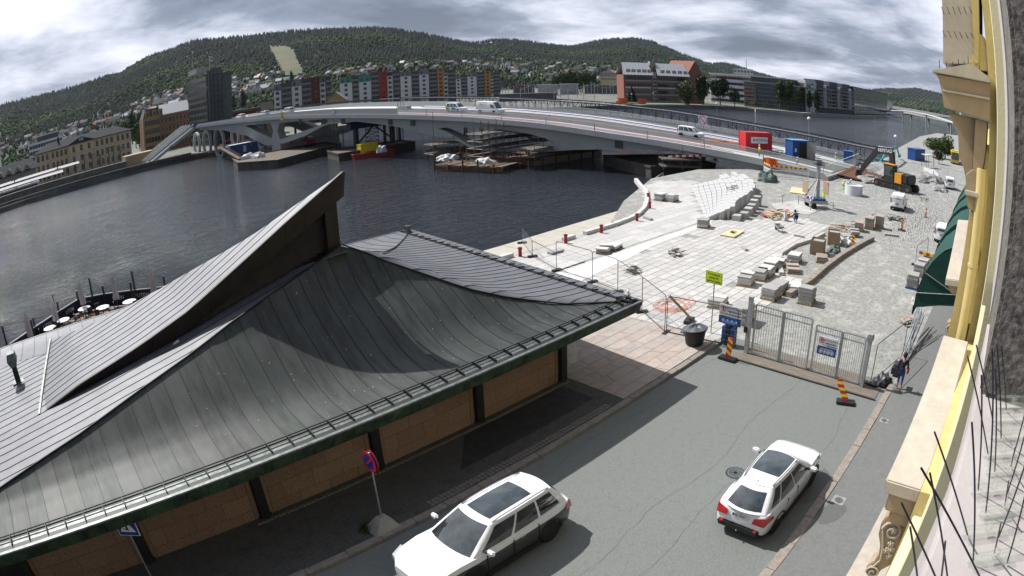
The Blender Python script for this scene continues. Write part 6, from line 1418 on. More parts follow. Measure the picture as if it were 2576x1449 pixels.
  if front_glass: patch('windscreen', .05, .95, .04, .95, M_cglass)
  rw = g.get('rear_win', (2.08, 2.92, .1, .85))
  if rw: patch('rear_window', *rw, M_cglass)
  for s in (0, 1):
    for a, c in seg_sides:
      if s == 0: s0, s1 = 1 + (1 - c), 1 + (1 - a)
      else: s0, s1 = 3 + a, 3 + c
      patch('side_window', s0, s1, g.get('sw', (.08, .88))[0], g.get('sw', (.08, .88))[1], M_cglass)
  if sunroof:
    a, c, w_ = sunroof; MB().grid(lambda u, v: (Vector(rf(u, v)) + Vector((0, 0, .006))), np.linspace(a, c, 6), np.linspace(-w_, w_, 7), 0).o('sunroof', M_cglass, t, smooth=True, fix=False)
  if rails:
    for s in (-1, 1):
      p = [Vector(rf(u, s * .93)) + Vector((0, 0, .045 if 0.05 < u < .95 else .01)) for u in np.linspace(.03, .97, 9)]
      MB().path(p, .018, 5).o('roof_rail', M_chrome, t)
  if detail:
    for s in (-1, 1):
      for x in (xa + r + .12, L * .46, xb - r - .12): MB().box((x, s * (W / 2 - .006), .62), (.012, .03, .72)).o('door_gap', M_black, t)
  # lamps, mirrors, plate, handles
  zt0 = low[1][2]; W2 = W / 2; wr_ = low[1][1] + .045; w3 = low[2][1] + .03
  if not van:
    for s in (-1, 1):
      MB().add([(low[1][0] - .05, s * wr_ * .97, .98 * zt0 - .30), (low[1][0] - .11, s * wr_ * .5, .98 * zt0 - .26), (low[1][0] - .08, s * wr_ * .55, .98 * zt0 - .08), (low[1][0] + .02, s * wr_ * .98, .98 * zt0 - .02), (low[1][0] + .34, s * (w3 + .012), .98 * zt0 - .16), (low[1][0] + .28, s * (w3 + .005), .98 * zt0 - .05), (low[1][0] + .16, s * wr_ * .65, .98 * zt0 - .2)], [(0, 1, 2, 3), (0, 3, 5, 4), (3, 2, 6, 5), (0, 4, 6, 1), (1, 6, 2), (4, 5, 6)]).o('tail_light', M_tail, t)
  else:
    for s in (-1, 1): MB().bx(low[0][0] - .03, low[0][0] + .03, s * W2 * .93 - .05, s * W2 * .93 + .05, .9, 1.5).o('tail_light', M_tail, t, bevel=.01)
  xfr = low[-2][0]; ztf = low[-2][2]
  for s in (-1, 1):
    MB().add([(xfr + .08, s * W2 * .5, ztf - .12), (xfr + .0, s * W2 * .9, ztf - .05), (xfr - .38, s * W2 * .99, ztf + .06), (xfr - .3, s * W2 * .75, ztf + .09), (xfr + .1, s * W2 * .5, ztf - .24), (xfr + .0, s * W2 * .92, ztf - .2), (xfr - .38, s * W2 * 1.0, ztf - .04)], [(0, 1, 2, 3), (0, 4, 5, 1), (1, 5, 6, 2)]).o('headlight', M_head, t)
  mx_, mz_ = base[1] - (.38 if not van else .5), base[5] + .12
  for s in (-1, 1):
    MB().beam((mx_, s * (W2 - .08), mz_ - .04), (mx_ - .02, s * (W2 + .1), mz_), .06, .05).o('mirror_arm', M_black, t)
    MB().box((mx_ - .03, s * (W2 + .15), mz_ + .03), (.13, .24, .16)).o('mirror', paint, t, bevel=.04, smooth=.8)
  for s in (-1, 1):
    for hx in ((.40, .62) if detail else (.6,)): MB().box((L * hx, s * (W2 + .004), low[4][2] * .84), (.2, .03, .035)).o('door_handle', M_chrome if lowm else paint, t, bevel=.008)
  if plate:
    MB().box((low[0][0] - .025, 0, plate[1]), (.02, .5, .115)).o('number_plate', plate[0], t)
    if plate_text: text('lettering', plate_text, .10, M_black, t, frame((low[0][0] - .037, 0, plate[1]), (0, -1, 0), (0, 0, 1)), sx=.95); MB().box((low[0][0] - .036, .22, plate[1]), (.006, .05, .11)).o('plate_band', M_blue, t)
  return t, rf, shell
SUVL = lambda L, W, zb, zh: [(0.0, W * .33, zb - .14, .38), (.05, W * .42, zb - .04, .28), (.2, W * .465, zb + .0, .24), (.75, W * .5, zb + .01, .2), (L * .45, W * .498, zb + .0, .2), (L * .70, W * .497, zb - .02, .2), (L * .80, W * .492, zh + .03, .2), (L * .90, W * .475, zh - .04, .22), (L * .965, W * .41, zh - .14, .26), (L, W * .29, zh - .26, .36)]
big, rf, sh = car('parked_car', 'large two tone estate car, white roof over grey sides with glass roof, nearest the camera', 'car', 5.32, 2.0, 1.66, None, SUVL(5.32, 2.0, 1.06, 1.03), dict(base=(.22, 3.82, .82, .88, 1.05, 1.02), top=(.62, 2.9, .60, .64, 1.60, 1.60), rb=(.20, .05), rt=(.10, .04)), M_carw, M_grey, wheels=(.37, 1.0, 2.9), rails=True, sunroof=(.28, .93, .70), seg_sides=((.07, .30), (.33, .60), (.63, .93)), plate=(M_plate, .78))
big.location = (11.42, 10.7, 0); big.rotation_euler.z = PI
MB().beam((.95, -.93, .55), (3.9, -.955, .5), .03, .03).o('side_trim', M_chrome, big); MB().beam((.95, .93, .55), (3.9, .955, .5), .03, .03).o('side_trim', M_chrome, big)
for s in (-1, 1):
  m = MB();
  for i in range(4): m.box((3.62 + i * .02 - .02, s * (.2 + i * .12), 1.055), (.03, .1, .015), rz=s * .3)
  m.o('wiper', M_black, big)
MB().bx(2.75, 3.35, -.62, .62, .75, 1.12).o('dashboard', M_int, big, bevel=.05)
asx, rf, sh = car('parked_car', 'white compact hatchback with dark glass roof parked by the right kerb, seen from behind', 'car', 4.3, 1.77, 1.6, None, SUVL(4.3, 1.79, 1.08, 1.03), dict(base=(.12, 3.12, .70, .81, 1.06, 1.02), top=(.72, 2.28, .49, .59, 1.57, 1.60), rb=(.2, .07), rt=(.12, .05), rear_win=(2.1, 2.9, .12, .82)), M_carw, None, wheels=(.34, .82, 2.67), rails=True, sunroof=(.30, .97, .80), seg_sides=((.07, .22), (.25, .55), (.58, .92)), plate=(M_plate, .86), plate_text='AE 34357')
asx.location = (13.74, 5.4, 0); asx.scale = (1.1, 1.08, 1.04)
MB().box((.02, 0, .42), (.14, 1.32, .24)).o('rear_bumper', M_black, asx, bevel=.04); MB().box((.0, .55, .5), (.14, .1, .05)).o('reflector', M_tail, asx); MB().box((.0, -.55, .5), (.14, .1, .05)).o('reflector', M_tail, asx)
MB().ball((-.09, 0, .38), .03).o('tow_ball', M_chrome, asx); MB().add([(-.0, 0, .99), (-.01, .025, .945), (-.01, -.025, .945)], [(0, 1, 2)]).add([(-.0, -.028, .94), (-.01, -.055, .895), (-.01, 0, .895)], [(0, 1, 2)]).add([(0, .028, .94), (-.01, 0, .895), (-.01, .055, .895)], [(0, 1, 2)]).o('badge', M_chrome, asx, fix=False)
MB().tube((.75, 0, 1.62), (.6, 0, 1.72), .012, .006, n=5).o('aerial', M_black, asx)
# vans
def vanlow(L, W, zb, zh): return [(0, W * .47, zb, .35), (.03, W * .49, zb + .01, .26), (.2, W * .5, zb + .01, .24), (.8, W * .5, zb, .22), (L * .5, W * .5, zb, .22), (L * .74, W * .498, zb - .02, .22), (L * .84, W * .49, zh + .03, .22), (L * .93, W * .47, zh - .05, .24), (L * .98, W * .42, zh - .16, .3), (L, W * .33, zh - .3, .36)]
def smallvan(label, paint, loc, rz, plate=M_plateg, win=False, L=4.4, H=1.84, name='van'):
  v, r_, s_ = car(name, label, 'van', L, 1.85, H, None, vanlow(L, 1.85, 1.08, 1.06), dict(base=(.02, L * .80, .87, .84, 1.06, 1.06), top=(.10, L * .60, .76, .72, H - .04, H - .02), rb=(.05, .03), rt=(.05, .03), rear_win=(2.14, 2.86, .2, .75) if win else None, bow=.05), paint, None, wheels=(.33, .75, 2.75), seg_sides=((.60, .92),) if not win else ((.08, .34), (.38, .62), (.66, .93)), van=True, plate=(plate, .82), detail=False)
  v.location = loc; v.rotation_euler.z = rz; return v
v = smallvan('white panel van with dark lettering on its rear doors standing on the gravel', M_white, (72.5, 12.95, 0), math.radians(4), win=False)
text('lettering', 'H', .2, M_black, v, frame((-.06, .6, 1.42), (0, -1, 0), (0, 0, 1))); MB().box((-.055, -.1, 1.44), (.01, 1.1, .05)).box((-.055, -.1, 1.36), (.01, .8, .02)).o('print', M_black, v)
MB().box((-.02, 0, 1.2), (.03, .02, 1.4)).o('door_gap', M_black, v); MB().box((-.02, 0, .38), (.1, 1.7, .22)).o('rear_bumper', M_black, v, bevel=.03)
p = G(2393, 478); v2 = smallvan('small white van by the far fence beyond the black excavator', M_white, (p.x, p.y + .3, 0), math.radians(8), win=True)
def tovan(px, py, off, zoff=.72):
  P = PL((px, py), (BN[0] + off, BN[1]), (BF[0] + off, BF[1])); return Vector((bxn(P.y) + off, P.y, zb_(P.y) + zoff))
rzd = math.atan2(BN[1] - BF[1], BN[0] - BF[0])
def slope(o, p): s_ = (zb_(p.y + 2) - zb_(p.y - 2)) / 4; o.rotation_euler.y = math.atan(s_)
p = tovan(1708, 325, 10.2); v3 = smallvan('white estate van with green leaf emblem on the bridge before the red container', M_white, p, rzd, win=True); slope(v3, p)
m = MB()
for i in range(10): a = i * .63; m.box((.55 + .2 * math.cos(a), .93, 1.35 + .22 * math.sin(a)), (.16, .012, .10), ry=-a)
m.o('emblem', mat('turquoise_print', (.1, .5, .42), .5), v3)
m2 = MB(); m2.v = [(x, -y, z) for x, y, z in m.v]; m2.f = m.f; m2.mi = m.mi; m2.o('emblem', MATS['turquoise_print'], v3); MB().box((2.2, .94, .75), (.7, .01, .1)).o('print', M_blue, v3)
# tall van
L = 6.0; p = tovan(1205, 270, 9.0)
v4, _, _ = car('van', 'tall white box van with framed green lettering on the bridge', 'van', L, 2.0, 2.6, None, vanlow(L, 2.0, 1.15, 1.12), dict(base=(.02, L * .86, .97, .9, 1.13, 1.13), top=(.06, L * .70, .86, .78, 2.5, 2.42), rb=(.04, .02), rt=(.04, .02), rear_win=None, bow=.08, sw=(.1, .62)), M_white, None, wheels=(.36, 1.1, 3.5), seg_sides=((.76, .95),), van=True, detail=False)
v4.location = p; v4.rotation_euler.z = rzd; slope(v4, p); M_dgn = mat('dark_green_print', (.02, .17, .10), .5)
for s in (1, -1):
  f = frame((1.8, s * 1.07, 1.95), (-s, 0, 0), (0, 0, 1)); text('lettering', 'Ekholot', .42, M_dgn, v4, f); m = MB()
  for a, b_ in (((-1.0, -.33), (1.0, -.33)), ((1.0, -.33), (1.0, .33)), ((1, .33), (-1, .33)), ((-1, .33), (-1, -.33))): m.beam((1.8 - s * a[0], s * 1.065, 1.95 + a[1]), (1.8 - s * b_[0], s * 1.065, 1.95 + b_[1]), .02, .04)
  m.o('frame_print', M_dgn, v4)
# green blue people carrier
p = tovan(1128, 272, 9.6); v5 = smallvan('white people carrier with green and blue swirls beside the tall box van', M_white, p, rzd, win=True, L=4.7, H=1.94); slope(v5, p)
M_lime = mat('lime_print', (.28, .42, .05), .5); M_cyan = mat('cyan_print', (.02, .30, .60), .5)
for s in (1, -1):
  MB().extr([(.15, .35), (1.0, .35), (1.3, .7), (.9, 1.0), (.15, 1.0)], (0, s * .935, 0), (1, 0, 0), (0, 0, 1), (0, s * .01, 0)).o('print', M_lime, v5); MB().extr([(2.3 + .7 * math.cos(a), .72 + .3 * math.sin(a)) for a in np.linspace(0, 5.9, 12)], (0, s * .935, 0), (1, 0, 0), (0, 0, 1), (0, s * .012, 0)).o('print', M_cyan, v5)
# cars at the far end of the bridge
for i, (px, py, off, lab) in enumerate(((612, 285, 7, 'white pickup furthest along the bridge'), (672, 279, 8, 'white pickup in the middle of the three far vehicles'), (734, 274, 9, 'white van with side windows nearest of the three far vehicles'))):
  p = tovan(px, py, off); o = smallvan(lab, M_white, p, rzd + PI, win=True, H=1.7 if i < 2 else 1.95, name='van' if i == 2 else 'pickup_truck'); slope(o, p); o['category'] = 'van' if i == 2 else 'pickup'
# yellow bus
p = G(2398, 412); bus = thing('bus', 'yellow city bus with black windscreen partly hidden by the facade', 'bus', (p.x - 1, p.y - .6, 0), math.radians(6)); L, W, H = 12, 2.5, 3.0
M_busy = mat('bus_yellow', (.62, .50, .03), .4, var=.05, coat=.4)
MB().bx(0, L, -W / 2, W / 2, .35, H).o('body', M_busy, bus, bevel=.15); MB().bx(-.03, .0, -W * .44, W * .44, 1.1, 2.55).o('windscreen', M_cglass, bus); MB().bx(-.035, 0, -W * .35, W * .35, 2.6, 2.85).o('destination_board', M_black, bus)
for s in (-1, 1):
  MB().bx(.3, L - .3, s * W / 2 - .01, s * W / 2 + .015, 1.3, 2.5).o('window_band', M_cglass, bus); MB().box((-.02, s * .95, .75), (.06, .35, .2)).o('headlight', M_head, bus)
  for x in (2.4, 9): MB().tube((x, s * (W / 2 - .3), .48), (x, s * (W / 2 + .02), .48), .48, n=14).o('wheel', M_rub, bus)
MB().bx(2, 7, -.8, .8, H, H + .25).o('roof_unit', M_busy, bus)
p = G(2420, 392); bb = thing('bus', 'second bus behind the yellow one, its pale rear just visible', 'bus', (p.x + 10, p.y - 2, 0), math.radians(6)); MB().bx(0, 10, -1.25, 1.25, .35, 3.0).o('body', M_wpan, bb, bevel=.15); MB().bx(-.03, 0, -1.1, 1.1, 1.2, 2.4).o('rear_window', M_cglass, bb)
p = G(2372, 615, 0); cc = smallvan('white car on the pavement side half hidden under the green awnings', M_white, (p.x, p.y + .2, 0), .0, win=True, H=1.6, name='parked_car'); cc['category'] = 'car'
# ================================================================== THE SITE: gate, fences, signs
gate = thing('site_gate', 'grey steel double gate with barred panels closing the street', 'gate', (0, 0, 0))
M_gate = mat('gate_steel', (0.42, .44, .45), .45, metal=.4, var=.12, scale=5)
def gleaf(p0, p1, z0, z1, n, tip=True, par=gate):
  p0, p1 = Vector((*p0, 0)), Vector((*p1, 0)); d = p1 - p0
  fr = MB(); A, B_ = p0 + Vector((0, 0, z0)), p1 + Vector((0, 0, z0)); C_, D = p1 + Vector((0, 0, z1)), p0 + Vector((0, 0, z1))
  fr.beam(A, B_, .06, .08).beam(C_, D, .06, .06).beam(A, D, .08).beam(B_, C_, .08).beam(A + Vector((0, 0, z1 - z0 - .28)), B_ + Vector((0, 0, z1 - z0 - .28)), .05, .06)
  fr.o('leaf_frame', M_gate, par)
  for i in range(1, n):
    q = p0 + d * (i / n); MB().tube(q + Vector((0, 0, z0)), q + Vector((0, 0, z1 + (.10 if tip else 0))), .013, n=5).o('bar', M_gate, par, fix=False)
  for i in range(1, n * 2):
    q = p0 + d * (i / (2 * n)); MB().tube(q + Vector((0, 0, z1)), q + Vector((0, 0, z1 + .09)), .008, .003, n=4).o('spike', M_gate, par, fix=False)
def gpost(x, y, h, s=.14): MB().bx(x - s / 2, x + s / 2, y - s / 2, y + s / 2, 0, h).o('post', M_gate, gate, bevel=.01); MB().bx(x - s / 2 - .01, x + s / 2 + .01, y - s / 2 - .01, y + s / 2 + .01, h, h + .03).o('post_cap', M_gate, gate)
gx = 25.95
gpost(gx, 11.5, 2.8, .2); gpost(gx - .05, 5.15, 2.5, .2)
ys_ = [11.2, 9.75, 9.66, 8.2, 7.95, 6.62, 6.55, 5.35]
for a, b_ in ((0, 1), (2, 3), (4, 5), (6, 7)): gleaf((gx, ys_[a]), (gx - .02, ys_[b_]), .12, 2.5 if a < 4 else 2.28, 11)
MB().box((gx, 5.15, 2.35), (.35, .3, .25)).o('motor_box', M_steel, gate, bevel=.02); MB().box((gx, 11.62, 1.2), (.25, .2, .3)).o('lock_box', M_black, gate, bevel=.02)
tag(MB().bx(25.1, 27.0, 4.2, 11.9, -.05, .03).o('threshold', mat('timber_threshold', (.17, .145, .12), .9, var=.25, scale=2, stretch=(6, .6, 1))), 'worn wooden threshold boards under the gate', 'threshold'); tag(MB().beam((24.95, 4.1, .03), (24.95, 11.8, .03), .03, .06).o('cable', M_rub), 'black cable lying across the street before the gate', 'cable')
def sign_board(name, label, o, xdir, w, h, mats_rows, thick=.03):
  t = thing(name, label, 'sign', o); t.matrix_world = frame(o, xdir, (0, 0, 1)); m = MB().box((0, 0, 0), (w, h, thick)); m.o('plate', M_white, t); return t
def site_sign(label, o, xdir, w, h, lines, ratio):
  t = sign_board('site_sign', label, o, xdir, w, h, None); b = h * ratio
  MB().box((0, -h / 2 + b / 2, .02), (w, b, .012)).o('blue_panel', M_blue, t)
  n = 20; cx, cy, r = -w * .33, h * .27, h * .17; a = MB(); a.add([(cx + rr * math.cos(2 * PI * i / n), cy + rr * math.sin(2 * PI * i / n), .022) for rr in (r, r * .75) for i in range(n)], [(i, (i + 1) % n, n + (i + 1) % n, n + i) for i in range(n)]); a.box((cx, cy, .022), (r * 1.7, r * .22, .004), rz=-.8); a.o('prohibition_ring', M_red, t, fix=False)
  MB().box((cx, cy, .02), (r * .5, r * .8, .004)).o('hand_symbol', M_black, t)
  for s, size, y, x, mm in lines: text('lettering', s, size, mm, t, Matrix.Translation((x * w, y * h, .03)))
  for i in range(4):
    c = (-w * .3 + i * w * .2, -h / 2 + b * .42); k = MB(); k.add([(c[0] + rr * math.cos(2 * PI * j / 12), c[1] + rr * math.sin(2 * PI * j / 12), .032) for rr in (b * .24, b * .19) for j in range(12)], [(j, (j + 1) % 12, 12 + (j + 1) % 12, 12 + j) for j in range(12)]); k.box((c[0], c[1], .032), (b * .16, b * .22, .003)); k.o('symbol', M_white, t, fix=False)
  return t
site_sign('white and blue site notice hanging on the gate leaf', (gx - .09, 7.25, 1.45), (0, -1, 0), 1.0, .85, [('ANLEGGSOMRÅDE', .12, .34, .16, M_black), ('Adgang forbudt', .09, .18, .16, M_black), ('for uvedkommende', .09, .05, .14, M_black), ('Verneutstyr påbudt', .08, -.16, 0, M_white)], .46)
site_sign('white and blue site notice on the fence left of the gate post', (26.35, 12.75, 1.5), (0, -1, 0), 1.25, .95, [('ANLEGGSOMRÅDE', .14, .36, .16, M_black), ('Adgang forbudt', .12, .20, .16, M_black), ('Bruk påbudt verneutstyr', .12, .03, .02, M_black)], .40)
t = sign_board('promenade_sign', 'bright yellow notice on a pole beside the fence', (27.0, 14.15, 2.92), (0, -1, 0), .95, .62, None); t.children[0].data.materials[0] = mat('acid_yellow', (.62, .80, .03), .5, var=.03)
for s, y in (('Promenade', .17), ('stengt for', 0), ('gjennomgang', -.17)): text('lettering', s, .15, M_black, t, Matrix.Translation((0, y, .02)))
for q in t.children:
  if q.name.startswith('plate'): MB().box((0, 0, .016), (.93, .60, .002)).o('border', M_black, t); MB().box((0, 0, .018), (.90, .57, .002)).o('face', MATS['acid_yellow'], t)
pz = thing('sign_pole', 'thin grey pole carrying the yellow notice', 'pole', (27.06, 14.15, 0)); MB().tube((0, 0, 0), (0, 0, 2.65), .03, n=8).o('tube', M_steel, pz)
# mesh fences
def mesh_fence(a, b_, h, label, panel=None, grp='mesh site fence panels', feet=True, step=.28):
  a, b_ = Vector((*a, 0)), Vector((*b_, 0)); d = b_ - a; L = d.length; d /= L; rz = math.atan2(d.y, d.x)
  t = thing('mesh_fence', label, 'fence', a, rz, grp); fr = MB(); r = .02
  P = [(0, .08), (0, h - .12), (.12, h), (L - .12, h), (L, h - .12), (L, .08)]
  fr.path([(x, 0, z) for x, z in P], r, 6); fr.tube((0, 0, .15), (L, 0, .15), r, n=6); fr.o('frame', M_dsteel, t)
  m = MB(); x = .1
  while x < L - .02: m.tube((x, 0, .15), (x, 0, h), .0022, n=3); x += .11
  z = .35
  while z < h - .05: m.tube((0, 0, z), (L, 0, z), .003, n=3); z += step
  tag(m.o('wire_mesh', M_steel, t, fix=False), kind='stuff')
  if feet: MB().box((0, 0, .07), (.25, .7, .14)).o('foot', M_black, t, bevel=.02)
  return t
fp = [(33.5, 33.9), (31.3, 30.7), (29.9, 27.2), (29.5, 23.9), (29.0, 21.6), (27.2, 18.6), (25.5, 16.0)]
fl = ['furthest mesh fence panel on the beige deck edge', 'mesh fence panel beside the first red bollard', 'mesh fence panel behind the far end of the pavilion roof', 'short mesh fence panel with curved brace', 'long mesh fence panel beyond the roof corner', 'mesh fence panel left of the wooden prop', 'mesh fence panel with the wooden prop']
for i in range(6): mesh_fence(fp[i], fp[i + 1], 2.0 if i > 1 else 1.2, fl[i])
mesh_fence((25.5, 15.9), (26.1, 12.2), 2.0, 'mesh fence panel running from the wooden prop to the gate post')
mesh_fence((26.3, 4.8), (30.5, 4.0), 2.0, 'mesh fence panel at the right end of the gate')
for i, (a, b_) in enumerate((((112, 3), (115, 10)), ((115, 10), (112, 16)), ((112, 16), (106, 21)), ((101, 24.6), (106, 21)), ((118, 3.5), (128, 4)))): mesh_fence(a, b_, 2.4, ['mesh fence panel behind the small white van', 'second mesh fence panel behind the small white van', 'mesh fence panel behind the rubble', 'mesh fence panel behind the turquoise digger', 'mesh fence panel beside the yellow bus'][i])
t = thing('timber_prop', 'wooden prop leaning from the fence to a black rubber foot', 'prop', (0, 0, 0)); MB().beam((25.7, 15.95, 1.95), (27.6, 15.7, .25), .10, .10).o('timber', M_wood, t); MB().box((27.6, 15.8, .11), (.8, .45, .22), rz=.3).o('foot', M_black, t, bevel=.03)
# chevron markers
def marker(p, label, tilt=0.0, h=1.0, grp=None, rz=0):
  t = thing('chevron_marker', label, 'marker', p, rz, grp); MB().box((0, 0, .07), (.45, .9, .13)).o('base', M_black, t, bevel=.03)
  R_ = Matrix.Rotation(tilt, 4, 'X') @ Matrix.Rotation(-tilt * .4, 4, 'Y'); b = MB().box((0, 0, h / 2), (.05, .26, h)); o = b.o('board', M_red, t); o.matrix_local = Matrix.Translation((0, 0, .12)) @ R_
  for i in range(int(h / .3)):
    z = .12 + i * .3; s = MB().add([(-.028, -.13, z), (-.028, .13, z + .14), (-.028, .13, z + .28), (-.028, -.13, z + .14)], [(0, 1, 2, 3)]).o('stripe', M_yel, t, fix=False); s.matrix_local = Matrix.Translation((0, 0, .12)) @ R_
  return t
marker((24.75, 11.9, 0), 'red and yellow chevron marker left of the gate', 0.08)
marker((23.95, 5.35, 0), 'leaning red and yellow chevron marker right of the gate', -.55, rz=.3)
marker((50.2, 12.85, .1), 'red and yellow chevron marker on the curved kerb by the crates', .05); marker((61.9, 10.3, 0), 'red and yellow chevron marker before the rubble near the van', .05)
# tub, water unit, clutter by the gate
t = thing('salt_bin', 'round black plastic tub with domed dented lid beside the fence', 'bin', (25.1, 14.0, .12)); t.scale = (1.05, 1.05, 1.2); MB().lathe([(.36, 0), (.42, .05), (.52, .62), (.56, .64)], n=22).o('tub', M_black, t, smooth=.6)
M_lid = mat('grey_lid', (.085, .10, .115), .45, var=.1); m = MB(); n = 24
def lidf(u, v): a = 2 * PI * u; r = .60 * v; return (r * math.cos(a), r * math.sin(a), .68 + .12 * (1 - v * v) * (1 + .5 * math.cos(a * 5 + .8)) - .06 * math.sin(a) * v)
m.grid(lidf, np.linspace(0, 1, 31), np.linspace(0.02, 1, 8), .03); m.o('lid', M_lid, t, smooth=True)
t = thing('water_unit', 'blue and black pump unit against the foot of the gate post sign', 'pump', (26.3, 12.7, .12)); MB().bx(-.2, .2, -.35, .35, 0, .85).o('body', M_blue, t, bevel=.03); MB().bx(-.25, .25, -.12, .12, 0, .95).o('cover', M_black, t, bevel=.03); MB().box((0, 0, 1.0), (.3, .7, .1)).o('lid', M_blue, t, bevel=.02)
t = thing('hose_coil', 'coils of orange hose lying on the slabs behind the fence', 'hose', (28.8, 17.9, .03))
for k in range(3): MB().path([(math.cos(a * .9) * (.35 + k * .2 + .05 * a) + k * .35, math.sin(a * .9) * (.3 + .04 * a) * 1.3, .03 + .01 * (int(a) % 3)) for a in np.linspace(0, 14, 60)], .014, 4).o('hose', M_orange, t, fix=False)
heap((26.9, 4.3, 0), .6, .45, M_dsteel, 'tangle of dark cables and scrap at the foot of the right gate post', 'pile', 4)
heap((26.2, 15.0, .1), .45, .3, M_dsteel, 'tangle of cables beside the black tub', 'pile', 8)
# street furniture
def manhole(p, r, label): t = thing('manhole_cover', label, 'manhole', p); MB().lathe([(r, 0), (r, .012)], n=24).o('rim', M_steel, t); MB().lathe([(r * .75, .012), (r * .75, .018), (r * .4, .022)], n=24).o('plate', M_lead, t); MB().box((0, 0, .004), (r * 2.3, r * 2.3, .008)).o('surround', M_conc, t)
manhole((23.26, 3.2, .121), .17, 'small square framed valve cover on the pavement, further one'); manhole((17.1, 3.15, .121), .2, 'small square framed valve cover on the pavement, nearer one')
t = thing('manhole_cover', 'round iron manhole cover in the street beside the white hatchback', 'manhole', (16.8, 7.16, .0)); MB().lathe([(.36, 0), (.36, .01)], n=28).o('rim', M_dsteel, t)
for rr in (.28, .2, .12): MB().lathe([(rr, .01), (rr, .018), (rr - .03, .018), (rr - .03, .01)], n=24).o('ring', M_steel, t)
t = thing('no_stopping_sign', 'red and blue round no stopping sign, two discs on a pole in a concrete foot', 'sign', (7.25, 13.55, .12)); M_sblue = mat('sign_blue', (.015, .04, .28), .4, var=.05)
MB().add([(-.5, -.35, 0), (.45, -.35, 0), (.45, .35, 0), (-.5, .35, 0), (-.14, -.12, .42), (.14, -.12, .42), (.14, .12, .42), (-.14, .12, .42)], [(0, 1, 5, 4), (1, 2, 6, 5), (2, 3, 7, 6), (3, 0, 4, 7), (4, 5, 6, 7), (3, 2, 1, 0)]).o('concrete_foot', M_conc, t, bevel=.02)
MB().tube((0, 0, .4), (0, 0, 2.75), .03, n=8).o('pole', M_steel, t)
for s in (-1, 1):
  th = 2.45; M4 = Matrix.Translation((s * .05, 0, th)) @ Matrix.Rotation(PI / 2, 4, 'Y'); n = 28; r = .33
  for nm, r0, r1, mm, dz in (('rim', r, r * .74, M_red, .0), ('face', r * .74, 0.001, M_sblue, 0)):
    m = MB(); m.add([(rr * math.cos(2 * PI * i / n), rr * math.sin(2 * PI * i / n), s * .01 * k) for k in (0, 1) for rr in (r0, r1) for i in range(n)], [(i, (i + 1) % n, n + (i + 1) % n, n + i) for i in range(n)] + [(2 * n + i, 3 * n + i, 3 * n + (i + 1) % n, 2 * n + (i + 1) % n) for i in range(n)] + [(i, 2 * n + i, 2 * n + (i + 1) % n, (i + 1) % n) for i in range(n)]); o = m.o(nm, mm, t); o.matrix_local = M4
  o = MB().box((0, 0, s * .014), (r * 1.6, r * .2, .004), rz=.78).o('bar', M_red, t); o.matrix_local = M4
t = thing('crossing_sign', 'blue square pedestrian crossing sign seen edge on at the bottom left', 'sign', (-.35, 15.2, .12)); MB().tube((0, 0, 0), (0, 0, 2.5), .03, n=8).o('pole', M_steel, t)
sg = frame((0.0, -.05, 2.35), (-.86, .5, 0), (0, 0, 1)) @ Matrix.Scale(1.15, 4); o = MB().box((0, 0, 0), (.64, .64, .03)).o('plate', M_white, t); o.matrix_local = sg; o = MB().box((0, 0, .0), (.60, .60, .036)).o('blue_face', M_sblue, t); o.matrix_local = sg
for z_ in (.02, -.02): o = MB().add([(-.24, -.2, z_), (.24, -.2, z_), (0, .24, z_)], [(0, 1, 2)]).o('triangle', M_white, t, fix=False); o.matrix_local = sg; o = MB().box((0, -.04, z_ * 1.1), (.06, .2, .002)).box((.04, -.12, z_ * 1.1), (.16, .03, .002), rz=.4).o('walker', M_black, t); o.matrix_local = sg
# weeds by the sign foot
m = MB(); rg2 = random.Random(2)
for i in range(70): a = rg2.uniform(0, 6.28); r_ = rg2.uniform(0, .25); q = (r_ * math.cos(a), r_ * math.sin(a), 0); h_ = rg2.uniform(.1, .4); m.add([(q[0] - .02, q[1], 0), (q[0] + .02, q[1], 0), (q[0] + rg2.uniform(-.15, .15), q[1] + rg2.uniform(-.15, .15), h_)], [(0, 1, 2)])
t = thing('weed', 'small green weed growing against the concrete foot of the sign', 'plant', (6.75, 13.75, .12)); m.o('leaves', M_leaf['green'][0], t, fix=False)
M_dred = mat('dull_red', (.30, .02, .03), .5)
# ------------------------------------------------------------------ red bollards, kerb line and quay kerb
for i, (x, y) in enumerate(((30.9, 31.5), (35.7, 31.5), (39.9, 31.4), (45.3, 31.7), (50.6, 33.9), (54.3, 36.6))):
  t = thing('bollard', ['red bollard nearest the mesh fence', 'second red bollard along the quay kerb', 'third red bollard along the quay kerb', 'red bollard just before the quay kerb curves', 'red bollard with black cables on the curve', 'furthest red bollard along the quay kerb'][i], 'bollard', (x, y, .02), 0, 'red mooring bollards'); MB().lathe([(.15, 0), (.13, .05), (.12, .45), (.16, .5), (.16, .6)], n=14).o('body', M_dred, t, smooth=.6); MB().lathe([(.16, .6), (.13, .64)], n=14).o('cap', M_brickd, t)
qk = thing('quay_kerb', None, None); qk['kind'] = 'structure'
kp = [(24, 31.95), (36, 31.98), (42.4, 32.05), (45.2, 32.4), (47.2, 32.9), (50.0, 34.1), (52.4, 35.5), (55.0, 37.2), (57.8, 39.2), (60.2, 41.6), (63.5, 44.6)]
